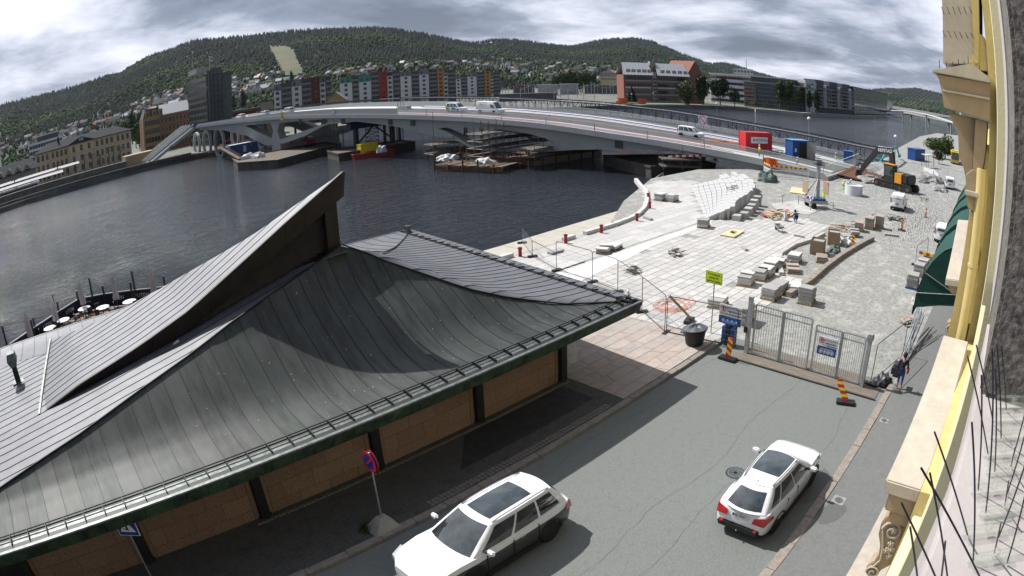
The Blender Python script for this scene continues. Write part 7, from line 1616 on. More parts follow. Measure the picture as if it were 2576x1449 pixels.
for a, b_ in zip(kp, kp[1:]):
  a, b_ = Vector((*a, 0)), Vector((*b_, 0)); L = (b_ - a).length; n = max(1, round(L / 1.3))
  for i in range(n):
    if a.x < 30 and i > 4 or (37 < lerp(a.x, b_.x, i / n) < 37.6): continue
    p, q = a.lerp(b_, i / n), a.lerp(b_, (i + 1) / n - .01); MB().beam(p + Vector((0, 0, .02)), q + Vector((0, 0, .02)), .42, .5).o('stone', M_granite, qk, bevel=.02)
# curved kerb beyond the gate
ck = thing('curved_kerb', None, None); ck['kind'] = 'structure'
cp = [(35.0, 12.95), (38.7, 12.75), (42.5, 12.9), (46.6, 12.85), (50.3, 12.6), (53.0, 12.35), (55.0, 12.05)]
for a, b_ in zip(cp, cp[1:]):
  a, b_ = Vector((*a, 0)), Vector((*b_, 0)); n = 3
  for i in range(n): p, q = a.lerp(b_, i / n), a.lerp(b_, (i + 1) / n - .012); MB().beam(p + Vector((0, 0, .12)), q + Vector((0, 0, .12)), .42, .42).o('stone', M_kerb, ck, bevel=.02)
ck2 = thing('curved_kerb', None, None); ck2['kind'] = 'structure'
cp = [(38.8, 15.0), (41, 16.2), (43.6, 17.1), (47, 17.2), (50, 16.6), (53, 16.5)]
for a, b_ in zip(cp, cp[1:]):
  a, b_ = Vector((*a, 0)), Vector((*b_, 0)); n = 2
  for i in range(n): p, q = a.lerp(b_, i / n), a.lerp(b_, (i + 1) / n - .012); MB().beam(p + Vector((0, 0, .1)), q + Vector((0, 0, .1)), .36, .3).o('stone', M_slab[1], ck2, bevel=.02)
# ------------------------------------------------------------------ white granite amphitheatre steps
steps = thing('granite_steps', 'broad curved flight of blinding white granite steps by the quay', 'steps', (0, 0, 0)); M_step = mat('white_step', (.50, .50, .495), .7, var=.03, scale=3)
def bez(P, t):
  xs = [p[0] for p in P]; ys2 = [p[1] for p in P]; k = np.linspace(0, 1, len(P)); return Vector((interp(t, k, xs), interp(t, k, ys2), 0))
lo = [(49.3, 27.3), (51.6, 28.4), (54.2, 30.2), (57.0, 32.2), (60.0, 34.2), (63.0, 36.3), (67.5, 38.6)]; hi = [(52.0, 25.6), (55.0, 26.8), (58.5, 27.6), (61.5, 28.2), (65.0, 29.4), (69.0, 31.4), (75.0, 36.2)]
NR = 11
for r in range(NR):
  f0, f1 = r / NR, (r + 1) / NR; n = 12; sh_ = rnd.uniform(0, .3)
  for i in range(n):
    t0, t1 = max(0, (i + sh_) / n), min(1, (i + 1 + sh_) / n - .006)
    if i == n - 1 and sh_ > .2: continue
    a, b_ = bez(lo, t0).lerp(bez(hi, t0), f0), bez(lo, t1).lerp(bez(hi, t1), f0); c_, d_ = bez(lo, t1).lerp(bez(hi, t1), f1 + (rnd.uniform(0, .06) if r == NR - 1 else -.008)), bez(lo, t0).lerp(bez(hi, t0), f1 + (rnd.uniform(0, .06) if r == NR - 1 else -.008))
    z = .10 + r * .10; MB().prism([(p.x, p.y) for p in (a, b_, c_, d_)], -.1, z).o('step_block', M_step, steps, bevel=0)
tag(MB().path([(62 + .8 * math.cos(a * 1.3) + a * .25, 31 + .6 * math.sin(a * 1.7), .9) for a in np.linspace(0, 9, 40)], .03, 4).o('cable', M_rub), 'black cable looping over the white granite steps', 'cable')
# blocks stepping down at the right side of the flight
for i, (x, y, z0, s) in enumerate(((52.0, 25.1, 0, 1.0), (53.2, 24.9, 0, 1.1), (55.0, 25.3, 0, 1.2), (56.4, 25.6, 0, 1.2), (58.3, 26.2, 0, 1.1), (60.0, 26.6, 0, 1.1))): tag(MB().box((x, y, .25 + .05 * i), (s, .8, .5 + .10 * i), rz=.25).o('granite_block', M_granside if i % 2 else M_slab[2], bevel=.03), '%s grey granite block beside the white steps' % ['lowest', 'second lowest', 'third', 'fourth', 'fifth', 'tallest'][i], 'granite block', 'granite blocks along the white steps')
# ================================================================== MATERIAL STACKS, MACHINES, PEOPLE
def pallet(t, L=1.2, W=.8, m=M_wood):
  for i in range(5): y = -W / 2 + .05 + i * (W - .1) / 4; MB().bx(-L / 2, L / 2, y - .05, y + .05, .10, .125).o('slat', m, t, fix=False)
  for x in (-L / 2 + .07, 0, L / 2 - .07): MB().bx(x - .05, x + .05, -W / 2, W / 2, 0, .095).o('runner', m, t, fix=False)
def stack(p, rz, label, L=1.1, W=.75, n=5, h=.1, mm=None, seed=0, jit=.03, two=False, pm=M_wood, grp='pallets of granite slabs'):
  t = thing('slab_stack', label, 'stone stack', (p[0], p[1], p[2] if len(p) > 2 else 0), rz, grp); rg = random.Random(seed); pallet(t, L + .1, W + .08, pm); mm = mm or [M_granite, M_granside]
  for k in range(n):
    parts = [(-.25, .48), (.25, .48)] if two else [(0, 1)]
    for ox, sc_ in parts:
      if k == n - 1 and rg.random() < .3 and two: continue
      MB().box((ox * L + rg.uniform(-jit, jit), rg.uniform(-jit, jit), .13 + h * (k + .5)), (L * sc_, W, h - .012), rz=rg.uniform(-jit, jit)).o('slab', mm[rg.random() < .25], t, bevel=.006)
  return t
ST = [((2, 1, 1780, 715), 6, .1, .2, 'white granite slab stack with pallet nearest the drain grid'), ((2, 1, 1885, 672), 5, .1, .2, 'white slab stack second in the row from the drain grid'), ((3, 1, 0, 650), 5, .1, .1, 'white slab stack third in the row from the drain grid'), ((3, 1, 40, 600), 5, .1, .1, 'white slab stack fourth in the row'), ((3, 1, 95, 570), 4, .1, .3, 'white slab stack beside the empty pallet'), ((3, 1, 215, 540), 5, .1, .1, 'double white slab stack at the end of the near row'), ((3, 1, 205, 615), 3, .1, .5, 'low reddish slab stack in front of the near row'), ((3, 1, 100, 770), 5, .1, .0, 'wide white slab stack beside the curved kerb'), ((3, 1, 40, 820), 5, .12, .0, 'crate of green grey slabs nearest the gate'), ((3, 1, 205, 760), 3, .1, .4, 'broken heap of white slabs on a pallet near the gate'),
    ((3, 1, 310, 850), 7, .13, .1, 'tall pallet of beige kerb stones standing on the gravel by the gate'), ((3, 1, 420, 535), 3, .1, .4, 'low brown slab stack between crate and curved kerb'), ((2, 1, 700, 465), 4, .09, .5, 'slanting white slabs on a pallet in the middle of the promenade'), ((2, 1, 770, 440), 2, .1, .2, 'second low pallet of slabs in the middle of the promenade'), ((2, 1, 1455, 275), 6, .1, .3, 'pallet of slabs beside the foot of the white steps'), ((2, 1, 1130, 68), 6, .1, 0, 'slab pallet on the far part of the promenade, left of a pair'), ((2, 1, 1215, 75), 6, .1, 0, 'slab pallet on the far part of the promenade, right of a pair'),
    ((3, 1, 700, 300), 5, .14, .2, 'grey slab stack left of the two tall brown pallets'), ((3, 1, 780, 285), 8, .14, .1, 'tall grey wrapped pallet beside the brown one'), ((3, 1, 855, 280), 8, .14, .15, 'tall reddish brown pallet furthest right of the row'), ((3, 1, 660, 340), 4, .12, .5, 'tumbled slab pile before the grey stack'), ((3, 1, 600, 380), 4, .12, .8, 'tumbled slabs beside the wooden crate'), ((3, 1, 1110, 735), 8, .11, 0, 'grey slab pallet on a blue pallet by the awnings, nearest'), ((3, 1, 1160, 640), 7, .11, 0, 'grey slab pallet second from the gate by the awnings'), ((3, 1, 1190, 590), 6, .11, 0, 'grey slab pallet third by the awnings'), ((3, 1, 1225, 555), 6, .11, 0, 'grey slab pallet furthest under the awnings'), ((2, 1, 1570, 880), 3, .12, .2, 'low white slab pallet behind the site notice'), ((2, 1, 1760, 1000), 6, .14, .05, 'large pallet of kerb stones just behind the gate post')]
for i, (a, n, h, rz, lab) in enumerate(ST):
  p = T(*a); red = 'brown' in lab or 'reddish' in lab; gr = 'grey' in lab or 'beige' in lab or 'kerb' in lab
  stack((p.x + .3, p.y + .3, .02 if p.y > 13.3 else 0), rz, lab, L=1.2 if n < 8 else 1.15, W=.9, n=n, h=h, mm=[M_pink[1], M_kerb] if red else ([M_granside, M_slab[2]] if gr else None), seed=i, jit=.12 if ('tumbled' in lab or 'broken' in lab or 'slanting' in lab) else .03, two=i % 2 == 0, pm=M_blue if 'blue pallet' in lab else M_wood)
def crate(p, rz, label, L=1.3, W=1.1, H=1.0, m=None):
  t = thing('crate', label, 'crate', p, rz, 'wooden crates on the gravel'); pallet(t, L, W); m = m or M_wood
  for k in range(5):
    z = .14 + k * H / 5
    for s in (-1, 1): MB().bx(-L / 2, L / 2, s * W / 2 - .015, s * W / 2 + .015, z, z + H / 5 - .02).o('board', m, t, fix=False); MB().bx(s * L / 2 - .015, s * L / 2 + .015, -W / 2, W / 2, z, z + H / 5 - .02).o('board', m, t, fix=False)
  MB().bx(-L / 2 + .05, L / 2 - .05, -W / 2 + .05, W / 2 - .05, .14, .14 + H * .85).o('filling', M_granside, t)
for i, (a, rz, lab) in enumerate((((3, 1, 395, 478), .15, 'square plank crate full of grey setts on the gravel'), ((3, 1, 515, 405), .3, 'second plank crate behind the first, tilted'))): p = T(*a); crate((p.x + .4, p.y + .4, 0), rz, lab)
heap(T(3, 1, 500, 450), .7, .5, M_tarpg, 'green tarpaulin heap between the crates', 'pile', 3); heap(T(3, 1, 600, 395), .7, .6, M_tarp, 'white and red sacks heap by the chevron marker', 'pile', 5)
heap(G(1930, 455), 1.7, 1.3, M_tarpg, 'big grey green tarpaulin bundle beside the red and yellow barrier', 'pile', 7)
M_rub2 = mat('rubble', (.27, .27, .26), .95, var=.35, scale=4, bump=.08, bscale=5)
for i, (x, y, r, h, lab) in enumerate(((2215, 440, 5.0, 1.9, 'grey rubble heap behind the black excavator'), (2330, 455, 4.2, 1.4, 'grey rubble heap right of the black excavator'), (2185, 455, 3.2, .8, 'low crushed stone heap at the excavator bucket'), (2360, 478, 2.5, .7, 'small rubble heap before the small white van'))): heap(G(x, y), r, h, M_rub2, lab, 'rubble', 11 + i)
# loose crushed stones, individually too many
m = MB(); rg2 = random.Random(8)
for k in range(5200):
  u = rg2.random()
  if u < .45: x, y = rg2.gauss(70, 6), rg2.gauss(9.0, 1.6)
  elif u < .7: x, y = rg2.gauss(90, 6), rg2.gauss(15, 4)
  elif u < .85: x, y = rg2.uniform(40, 50), rg2.uniform(13.6, 16)
  else: x, y = rg2.uniform(27, 70), rg2.uniform(4, 12.4)
  s = rg2.uniform(.03, .13) if u < .7 else rg2.uniform(.02, .05); m.add([(x - s, y, 0), (x, y - s, 0), (x + s, y, 0), (x, y + s, 0), (x + s * .2, y, s * 1.2)], [(0, 1, 4), (1, 2, 4), (2, 3, 4), (3, 0, 4)])
tag(m.o('gravel_stones', mat('crushed_stone', (.36, .36, .35), .9, var=.25, scale=2, world=True), fix=False), 'pale crushed stones scattered over the gravel ground', 'gravel', kind='stuff')
# loose items on the square
p = T(2, 1, 1640, 330); t = thing('plywood_sheets', 'stack of yellow plywood sheets with cables on top on the square', 'plywood', (p.x + .6, p.y, .03), .1)
for k in range(4): MB().bx(-1.25, 1.25, -.62, .62, k * .03, k * .03 + .024).o('sheet', M_ply, t)
MB().path([(.3 * math.cos(a * 1.7) + .03 * a, .25 * math.sin(a * 2.1), .15) for a in np.linspace(0, 9, 40)], .02, 4).o('cable', M_rub, t)
p = G(2010, 481); t = thing('plywood_sheets', 'yellow plywood sheet lying on the gravel before the barrier', 'plywood', p, .3); MB().bx(-2.2, 2.2, -1.1, 1.1, .02, .1).o('sheet', M_ply, t)
for i, (a, l, w, lab) in enumerate((((2, 1, 330, 458), 1.3, .5, 'loose granite slab on the promenade near the fence'), ((2, 1, 925, 600), 1.0, .5, 'loose granite slab tilted on the square'), ((2, 1, 1755, 435), 1.0, .3, 'short stone bar lying on the square'), ((2, 1, 1025, 205), 1.2, .3, 'stone bar beside the fourth bollard'), ((3, 1, 235, 340), 1.0, .2, 'short grey bar lying by the wheelbarrow'), ((3, 1, 930, 330), 1.6, .5, 'broken slab lying on the gravel track'))):
  p = T(*a); tag(MB().box((p.x, p.y, .1), (l, w, .14), rz=.4 * i).o('loose_slab', M_granside, bevel=.01), lab, 'stone slab')
t = thing('wheelbarrow', 'grey wheelbarrow with red rimmed wheel on the white slabs', 'wheelbarrow', T(3, 1, 85, 300), .9); MB().add([(-.45, -.3, .55), (.5, -.3, .62), (.5, .3, .62), (-.45, .3, .55), (-.2, -.18, .28), (.3, -.18, .28), (.3, .18, .28), (-.2, .18, .28)], [(0, 1, 5, 4), (1, 2, 6, 5), (2, 3, 7, 6), (3, 0, 4, 7), (7, 6, 5, 4)]).o('tray', M_steel, t); MB().tube((.6, -.05, .2), (.6, .05, .2), .2, n=14).o('wheel', M_rub, t)
for s in (-1, 1): MB().path([(.6, s * .06, .2), (.1, s * .22, .27), (-.9, s * .28, .55)], .02, 5).o('handle', M_dsteel, t); MB().tube((-.2, s * .2, .28), (-.3, s * .22, 0), .018, n=5).o('leg', M_dsteel, t)
# timber and tool piles
def litter(p, rx_, ry_, n, label, seed, ms, L=1.4):
  t = thing('timber_pile', label, 'pile', p); rg = random.Random(seed)
  for k in range(n): MB().box((rg.uniform(-rx_, rx_), rg.uniform(-ry_, ry_), .06 + .05 * (k % 5)), (L * rg.uniform(.4, 1.2), rg.uniform(.06, .3), .05), rz=rg.uniform(0, PI), ry=rg.uniform(-.08, .08)).o('timber', rg.choice(ms), t, fix=False)
litter(T(3, 1, 90, 175, .02), 2.4, 1.2, 46, 'pile of formwork boards, red straps and tools on the slabs', 1, [M_wood, M_ply, M_ply, M_pink[1], M_red, M_wood]); litter(T(3, 1, 560, 290), 1.6, 1.0, 26, 'pile of pallets and boards beside the slab stacks', 2, [M_wood, M_wood, M_granside]); litter(G(2250, 560 - 8), 1.2, .8, 20, 'boards and tools beside the right chevron marker', 3, [M_wood, M_dsteel, M_steel]); litter(T(3, 1, 1070, 985), .7, .5, 12, 'small heap of planks and bricks by the pavement edge', 4, [M_wood, M_pink[1]], .8)
litter(G(2080, 448), 3.0, 1.0, 24, 'red and brown timber scraps at the end of the barrier', 5, [M_wood, M_red, M_pink[0]])
for i, (x, y, w, h) in enumerate(((1590, 683, .5, .4), (1700, 640, .6, .5), (2120, 600, 1.2, .8), (2150, 570, 1.4, .9), (2205, 545, 1.5, .8), (2060, 640, .9, .6), (1985, 655, .8, .5), (2330, 505, 1.5, .9))): litter(G(x, y, .02), w, h, 14, 'scattered boards and stone offcuts %s' % ['near the mesh fence', 'in the middle of the square', 'behind the wooden crates', 'beside the tall pallets', 'before the white panel van', 'between slab stacks and curved kerb', 'beside the near row of white stacks', 'on the gravel right of the white van'][i], 40 + i, [M_wood, M_granside, M_slab[1], M_dsteel], .7)
# site markers
for i, (a, lab) in enumerate((((3, 1, 1190, 195), 'red and yellow post marker with black foot on the crushed stone'), ((3, 0, 1308, 1440), 'orange cone by the rubble before the small white van'))):
  t = thing('traffic_cone', lab, 'cone', T(*a)); MB().box((0, 0, .05), (.6, .45, .1)).o('foot', M_black, t); MB().tube((0, 0, .1), (0, 0, 1.1), .09 if i == 0 else .18, .08 if i == 0 else .04, n=10).o('body', M_red if i == 0 else M_orange, t); MB().tube((0, 0, .7), (0, 0, .85), .095 if i == 0 else .10, n=10).o('band', M_yel if i == 0 else M_white, t)
def barrier(a, b_, label, h=1.1):
  a, b_ = Vector((*a[:2], 0)), Vector((*b_[:2], 0)); d = (b_ - a); L = d.length; t = thing('barrier', label, 'barrier', a, math.atan2(d.y, d.x), 'red and yellow site barriers'); n = max(4, round(L / .35))
  for i in range(n): MB().bx(i * L / n, (i + 1) * L / n - .003, -.02, .02, h - .25, h).o('stripe', (M_red, M_yel)[i % 2], t)
  MB().bx(0, L, -.015, .015, h - .7, h - .6).bx(0, L, -.015, .015, .15, .25).o('rail', M_white, t)
  for i in range(n * 2): x = (i + .5) * L / (n * 2); MB().beam((x, 0, .25), (x + .15, 0, h - .7), .02, .06).o('picket', M_white, t, fix=False)
  for x in (.05, L - .05): MB().bx(x - .03, x + .03, -.3, .3, 0, .06).bx(x - .02, x + .02, -.02, .02, 0, h).o('post', M_white, t)
pA, pB, pC = G(1921, 437), G(1938, 446), G(2034, 455)
barrier(pA, pB, 'short red and yellow barrier panel turned towards us below the bridge', 1.7); mid = pB.lerp(pC, .5); barrier(pB, mid, 'red and yellow barrier below the bridge end, left half', 1.7); barrier(mid, pC, 'red and yellow barrier below the bridge end, right half', 1.7)
barrier(T(3, 1, 1130, 545), T(3, 1, 1262, 580), 'red and yellow barrier beside the green awnings'); mesh_fence(tuple(T(3, 1, 1110, 555))[:2], tuple(T(3, 1, 1200, 480))[:2], 1.6, 'light mesh panel behind the barrier by the awnings', grp=None)
# containers at the near end of the bridge
def container(p, L, W, H, m, rz, label, corr=.28):
  t = thing('container', label, 'container', p, rz); MB().bx(.05, L - .05, .05, W - .05, 0, H).o('body', m, t)
  n = int(L / corr)
  for s in (0, W):
    for i in range(n): MB().bx(i * L / n + .04, i * L / n + corr * .55, s - .03 + (.05 if s == 0 else -.05), s + .03 + (.05 if s == 0 else -.05), .15, H - .12).o('rib', m, t, fix=False)
  for x in (0, L - .12):
    for y in (0, W - .12): MB().bx(x, x + .12, y, y + .12, 0, H + .02).o('corner_post', m, t)
  for y in (0, W - .1): MB().bx(0, L, y, y + .1, H - .1, H + .03).o('top_rail', m, t)
  return t
cA, cB = Vector((91.1, 42.6, 1.85)), Vector((94.8, 40.0, 1.7)); d = cB - cA; t = container(cA, 5.1, 2.44, 3.0, M_red, math.atan2(40.0 - 42.6, 94.8 - 91.1), 'bright red steel container with white lettered panel on the bridge')
t.rotation_euler.z = math.atan2(d.y, d.x); MB().bx(1.0, 4.2, -.03, -.01, 1.3, 2.3).o('sign_panel', M_white, t); text('lettering', 'WÜRTH', .62, M_black, t, frame((2.95, -.05, 1.8), (1, 0, 0), (0, 0, 1))); MB().box((1.5, -.05, 1.93), (.3, .02, .14)).box((1.38, -.05, 1.74), (.16, .02, .2), ry=.5).box((1.62, -.05, 1.74), (.16, .02, .2), ry=-.5).o('emblem', M_red, t)
t = container((95.3, 35.9, 1.3), 3.8, 2.3, 2.5, M_blue, math.atan2(-2.6, 3.7), 'dark blue tool container with open doors on the bridge'); t.scale = (1, 1, 1.12); MB().bx(-.1, 3.5, -.1, 2.4, 2.55, 2.64).o('roof_sheet', mat('light_blue_roof', (.10, .28, .48), .5, var=.1), t); MB().bx(1.4, 2.9, -.02, .02, .1, 2.3).o('opening', M_black, t); o = MB().bx(0, 1.5, -.04, .04, 0, 2.45).o('door', M_conc, t); o.location = (2.95, -.05, 0); o.rotation_euler.z = -.9; MB().box((.6, -.03, 1.2), (.35, .02, .5)).o('notice', M_white, t)
p = onb(2134, 402, 19.8); cabin((p[0], p[1], .9), (2.2, 1.6, 1.9), M_blue, 'small blue toolbox container beyond the end railing of the bridge', .2, False)
t = thing('trestle_stack', 'orange beams on trestles before the red container', 'pile', (90.6, 47.0, 2.45), rzd)
for k in range(6): MB().box((.3 * k - 1, .25 * (k % 3), .3 + .12 * (k % 3)), (4.5, .16, .12), rz=.03 * k).o('beam', M_orange if k % 2 else M_ply, t)
litter((96.5, 39.5, 1.9), 2.0, 1.2, 26, 'pipes, boards and buckets between the red and blue containers', 9, [M_blue, M_ply, M_red, M_wood, M_white], 2); litter((99.5, 34.0, 1.5), 2.2, 1.6, 24, 'heap of boards and crates behind the blue container', 10, [M_wood, M_white, M_dsteel, M_red], 1.2)
t = thing('netting', 'orange safety netting draped over the near railing of the bridge', 'netting', (0, 0, 0)); q = onb(1938, 415, -.15); MB().grid(lambda u, v: (q[0] + .1 * math.sin(u * 9) - .08, q[1] - 1.2 + 2.4 * u, q[2] + .1 + .95 * v - .3 * abs(u - .5)), np.linspace(0, 1, 10), np.linspace(0, 1, 5), .02).o('net', M_orange, t)
t = thing('light_tripod', 'survey tripod machine standing in the middle of the bridge', 'tripod', (86.9, 126.5, 6.9))
for a in (0, 2.1, 4.2): MB().tube((0, 0, 3.2), (1.2 * math.cos(a), 1.2 * math.sin(a), 0), .06, n=5).o('leg', M_dsteel, t)
MB().tube((0, 0, 2.5), (0, 0, 4.8), .12, n=6).beam((0, -1.8, 4.4), (0, 1.8, 4.5), .12).o('mast', M_dsteel, t); MB().bx(-.6, .6, -3.5, .5, 0, .7).o('machine', M_steel, t)
# excavators
M_exb = mat('excavator_black', (.022, .022, .024), .45, var=.3, scale=3); M_exo = mat('excavator_orange', (.62, .27, .02), .45, var=.1); M_trk = mat('track_steel', (.07, .06, .05), .8, var=.4, scale=5)
def track(t, L, W, y, r):
  n = 13; pts = [(-L / 2 + r + r * math.cos(a), r + r * math.sin(a)) for a in np.linspace(PI / 2, 1.5 * PI, n)] + [(L / 2 - r + r * math.cos(a), r + r * math.sin(a)) for a in np.linspace(-PI / 2, PI / 2, n)]
  MB().extr([(a * .97, (b - r) * .9 + r) for a, b in pts], (0, y + W * .15, 0), (1, 0, 0), (0, 0, 1), (0, W * .7, 0)).o('track_frame', M_exb, t)
  per = pts + [pts[0]]; segs = []
  for a, b in zip(per, per[1:]):
    d = math.hypot(b[0] - a[0], b[1] - a[1]); k = max(1, round(d / (r * .3)))
    for i in range(k): segs.append(((a[0] + (b[0] - a[0]) * (i + .5) / k, a[1] + (b[1] - a[1]) * (i + .5) / k), math.atan2(b[1] - a[1], b[0] - a[0]), d / k))
  for c, ang, d in segs: MB().box((c[0], y + W / 2, c[1]), (d * .86, W, .06), ry=-ang).o('track_shoe', M_trk, t, fix=False)
  for i in range(5): x = -L / 2 + r + i * (L - 2 * r) / 4; MB().tube((x, y - .01, r), (x, y + W + .01, r), r * (.62 if i in (0, 4) else .3), n=12).o('roller', M_trk, t)
def excav(p0, p1, label, s, mb, mo, pts, txt=None):
  a, b_ = Vector(p0), Vector(p1); d = b_ - a; c = (a + b_) / 2; L = d.length; rz = math.atan2(d.y, d.x); t = thing('excavator', label, 'excavator', (0, 0, 0))
  u = thing('undercarriage', None, None, (c.x, c.y, 0), rz); u.parent = t; W = .6 * s; track(u, L, W, -1.5 * s, .48 * s); track(u, L, W, .9 * s, .48 * s); MB().bx(-L * .25, L * .25, -.9 * s, .9 * s, .4 * s, .9 * s).o('chassis', M_exb, u)
  B0, T0 = Vector(pts[0]), Vector(pts[-1]); hd = math.atan2(T0.y - c.y, T0.x - c.x); h = thing('upper_house', None, None, (c.x, c.y, .95 * s), hd); h.parent = t
  MB().bx(-2.4 * s, .5 * s, -1.35 * s, .3 * s, 0, 1.25 * s).o('engine_housing', mb, h, bevel=.08 * s); MB().bx(-2.6 * s, -1.7 * s, -1.3 * s, 1.3 * s, .1 * s, 1.2 * s).o('counterweight', mb, h, bevel=.15 * s); MB().bx(.55 * s, 1.3 * s, -1.35 * s, -.6 * s, 0, 1.0 * s).o('tool_box', mo, h, bevel=.05 * s)
  MB().bx(-.3 * s, 1.5 * s, .4 * s, 1.4 * s, 0, 2.1 * s).o('cab', mb, h, bevel=.08 * s); MB().bx(1.5 * s, 1.53 * s, .5 * s, 1.3 * s, .5 * s, 1.95 * s).o('front_window', M_cglass, h); MB().bx(-.1 * s, 1.35 * s, 1.4 * s, 1.43 * s, .7 * s, 1.95 * s).o('side_window', M_cglass, h); MB().bx(-.35 * s, 1.55 * s, .35 * s, 1.45 * s, 2.1 * s, 2.2 * s).o('cab_roof', mo, h, bevel=.03); MB().bx(-1.6 * s, -.4 * s, .5 * s, 1.38 * s, 0, 1.3 * s).o('side_panel', mo, h, bevel=.05)
  P = [Vector((c.x, c.y, 1.5 * s)) + (Vector((T0.x - c.x, T0.y - c.y, 0)).normalized() * .6 * s)] + [Vector(q) for q in pts]; w = [.75, .9, .7, .45, .35]
  for k in range(len(P) - 1):
    m = MB(); m.beam(P[k], P[k + 1], .5 * s, w[k] * s); m.o('boom' if k < 2 else ('arm' if k == 2 else 'bucket_link'), mb, t, bevel=.03)
  m = MB(); m.tube(P[0] + Vector((0, 0, -.4 * s)), P[1].lerp(P[0], .3) + Vector((0, 0, -.5 * s)), .1 * s, n=8); m.tube(P[1] + Vector((0, 0, .4 * s)), P[2] + Vector((0, 0, .45 * s)), .09 * s, n=8); m.o('hydraulic_ram', M_chrome, t)
  q = P[-1]; dr = Vector((math.cos(hd), math.sin(hd), 0)); sd_ = Vector((-dr.y, dr.x, 0)); pr = [(.5, .2), (.7, -.5), (.35, -1.0), (-.35, -1.05), (-.6, -.6), (-.35, -.55), (0, -.7), (.3, -.3)]
  MB().extr([(a_ * s, b__ * s) for a_, b__ in pr], q - sd_ * .6 * s, dr, (0, 0, 1), sd_ * 1.2 * s).o('bucket', mb, t, bevel=.02)
  if txt:
    mid = P[1].lerp(P[2], .42); ax = (P[1] - P[2]).normalized(); nrm = ax.cross(Vector((0, 0, 1))).normalized()
    if nrm.dot(Vector((0, 0, CH)) - mid) < 0: nrm = -nrm
    x_ = Vector((0, 0, 1)).cross(nrm).normalized(); x_ = ax if ax.dot(x_) > 0 else -ax; text('lettering', txt, .62 * s, M_white, t, frame(tuple(mid + nrm * .26 * s), x_, nrm.cross(x_)))
  return t
def zm(x, y): return (2173.5 + x * .14817, 322 + y * .14817)
eL, eR = G(*zm(250, 960)), G(*zm(860, 1120)); bk = G(2166, 452); c_ = (eL + eR) / 2
pl = lambda p: PL(p, (c_.x, c_.y), (bk.x, bk.y))
excav(eL, eR, 'large black and orange excavator with lettered boom on the rubble', 1.12, M_exb, M_exo, [pl(zm(470, 400)), pl(zm(240, 370)), pl(zm(-30, 680)), (bk.x, bk.y, 1.2)], 'REPSTAD')
M_tq = mat('turquoise_paint', (.02, .32, .33), .45, var=.1); gL, gR = G(2197, 423), G(2226, 430); c2 = (gL + gR) / 2; tp = G(2262, 400)
pl2 = lambda p: PL(p, (c2.x, c2.y), (tp.x, tp.y)); excav(gL, gR, 'small turquoise excavator behind the boom of the black one', .62, M_tq, M_tq, [pl2((2232, 376)), pl2((2256, 371)), pl2((2262, 392)), (tp.x, tp.y, 1.0)])
# concrete ring
t = thing('concrete_ring', 'white concrete manhole ring standing on the gravel', 'ring', G(2155, 493) + Vector((.6, .6, 0))); MB().lathe([(1.25, 0), (1.25, 1.25), (1.1, 1.25), (1.1, 1.1), (.02, 1.08)], n=32).o('ring', M_wpan, t, smooth=.6)
# spider lift
p = G(2058, 527); t = thing('spider_lift', 'small stone laying crane on outriggers with red white corner boards', 'crane', (p.x + .9, p.y + .6, 0), -.75)
MB().bx(-1.2, 1.2, -.9, .9, .5, .85).o('chassis', M_steel, t, bevel=.04); MB().bx(-.9, .9, -.75, .75, .85, 1.05).o('bed', M_blue, t); MB().tube((.2, 0, .9), (.2, 0, 4.6), .22, n=10).o('mast', M_steel, t)
for s in (-1, 1): MB().tube((-1.0, s * 1.0, 1.0), (.2, 0, 3.3), .07, n=6).o('brace', M_steel, t); MB().bx(-1.3, -1.26, s * .95 - .2, s * .95 + .2, .9, 1.35).o('corner_board', M_white, t); MB().box((-1.31, s * .95, 1.1), (.02, .14, .5), rx=.7).o('stripe', M_red, t); MB().tube((-.7, s * .95, .32), (-.7, s * .75, .32), .32, n=12).o('wheel', M_rub, t)
for sx, sy in ((-1, -1), (-1, 1), (1, -1), (1, 1)): MB().path([(sx * 1.0, sy * .9, .7), (sx * 1.5, sy * 1.5, .9), (sx * 1.5, sy * 1.5, 0)], .05, 6).o('outrigger', M_steel, t)
for k in range(5): MB().box((.2, 0, 4.6 + .16 * k), (1.0 - .1 * k, 1.5 - .3 * k, .04)).o('suction_frame', M_dsteel, t)
for s, w_ in ((-1, .6), (1, .8)): tag(MB().box((p.x + 1.2 + s * .8, p.y + .8 - s * 1.0, 2.1), (.05, 1.3, 1.3), rz=-.75).o('plywood_board', M_wood), '%s brown board standing behind the mast of the stone laying crane' % ('left' if s < 0 else 'right'), 'board')
p = T(3, 1, 110, 90); t = thing('sawhorse', 'steel sawhorse standing on the far slabs', 'trestle', p); MB().beam((-.6, 0, .9), (.6, 0, .9), .06).tube((0, 0, 0), (0, 0, .9), .03).tube((-.3, -.3, 0), (.3, .3, 0), .03).o('frame', M_dsteel, t)
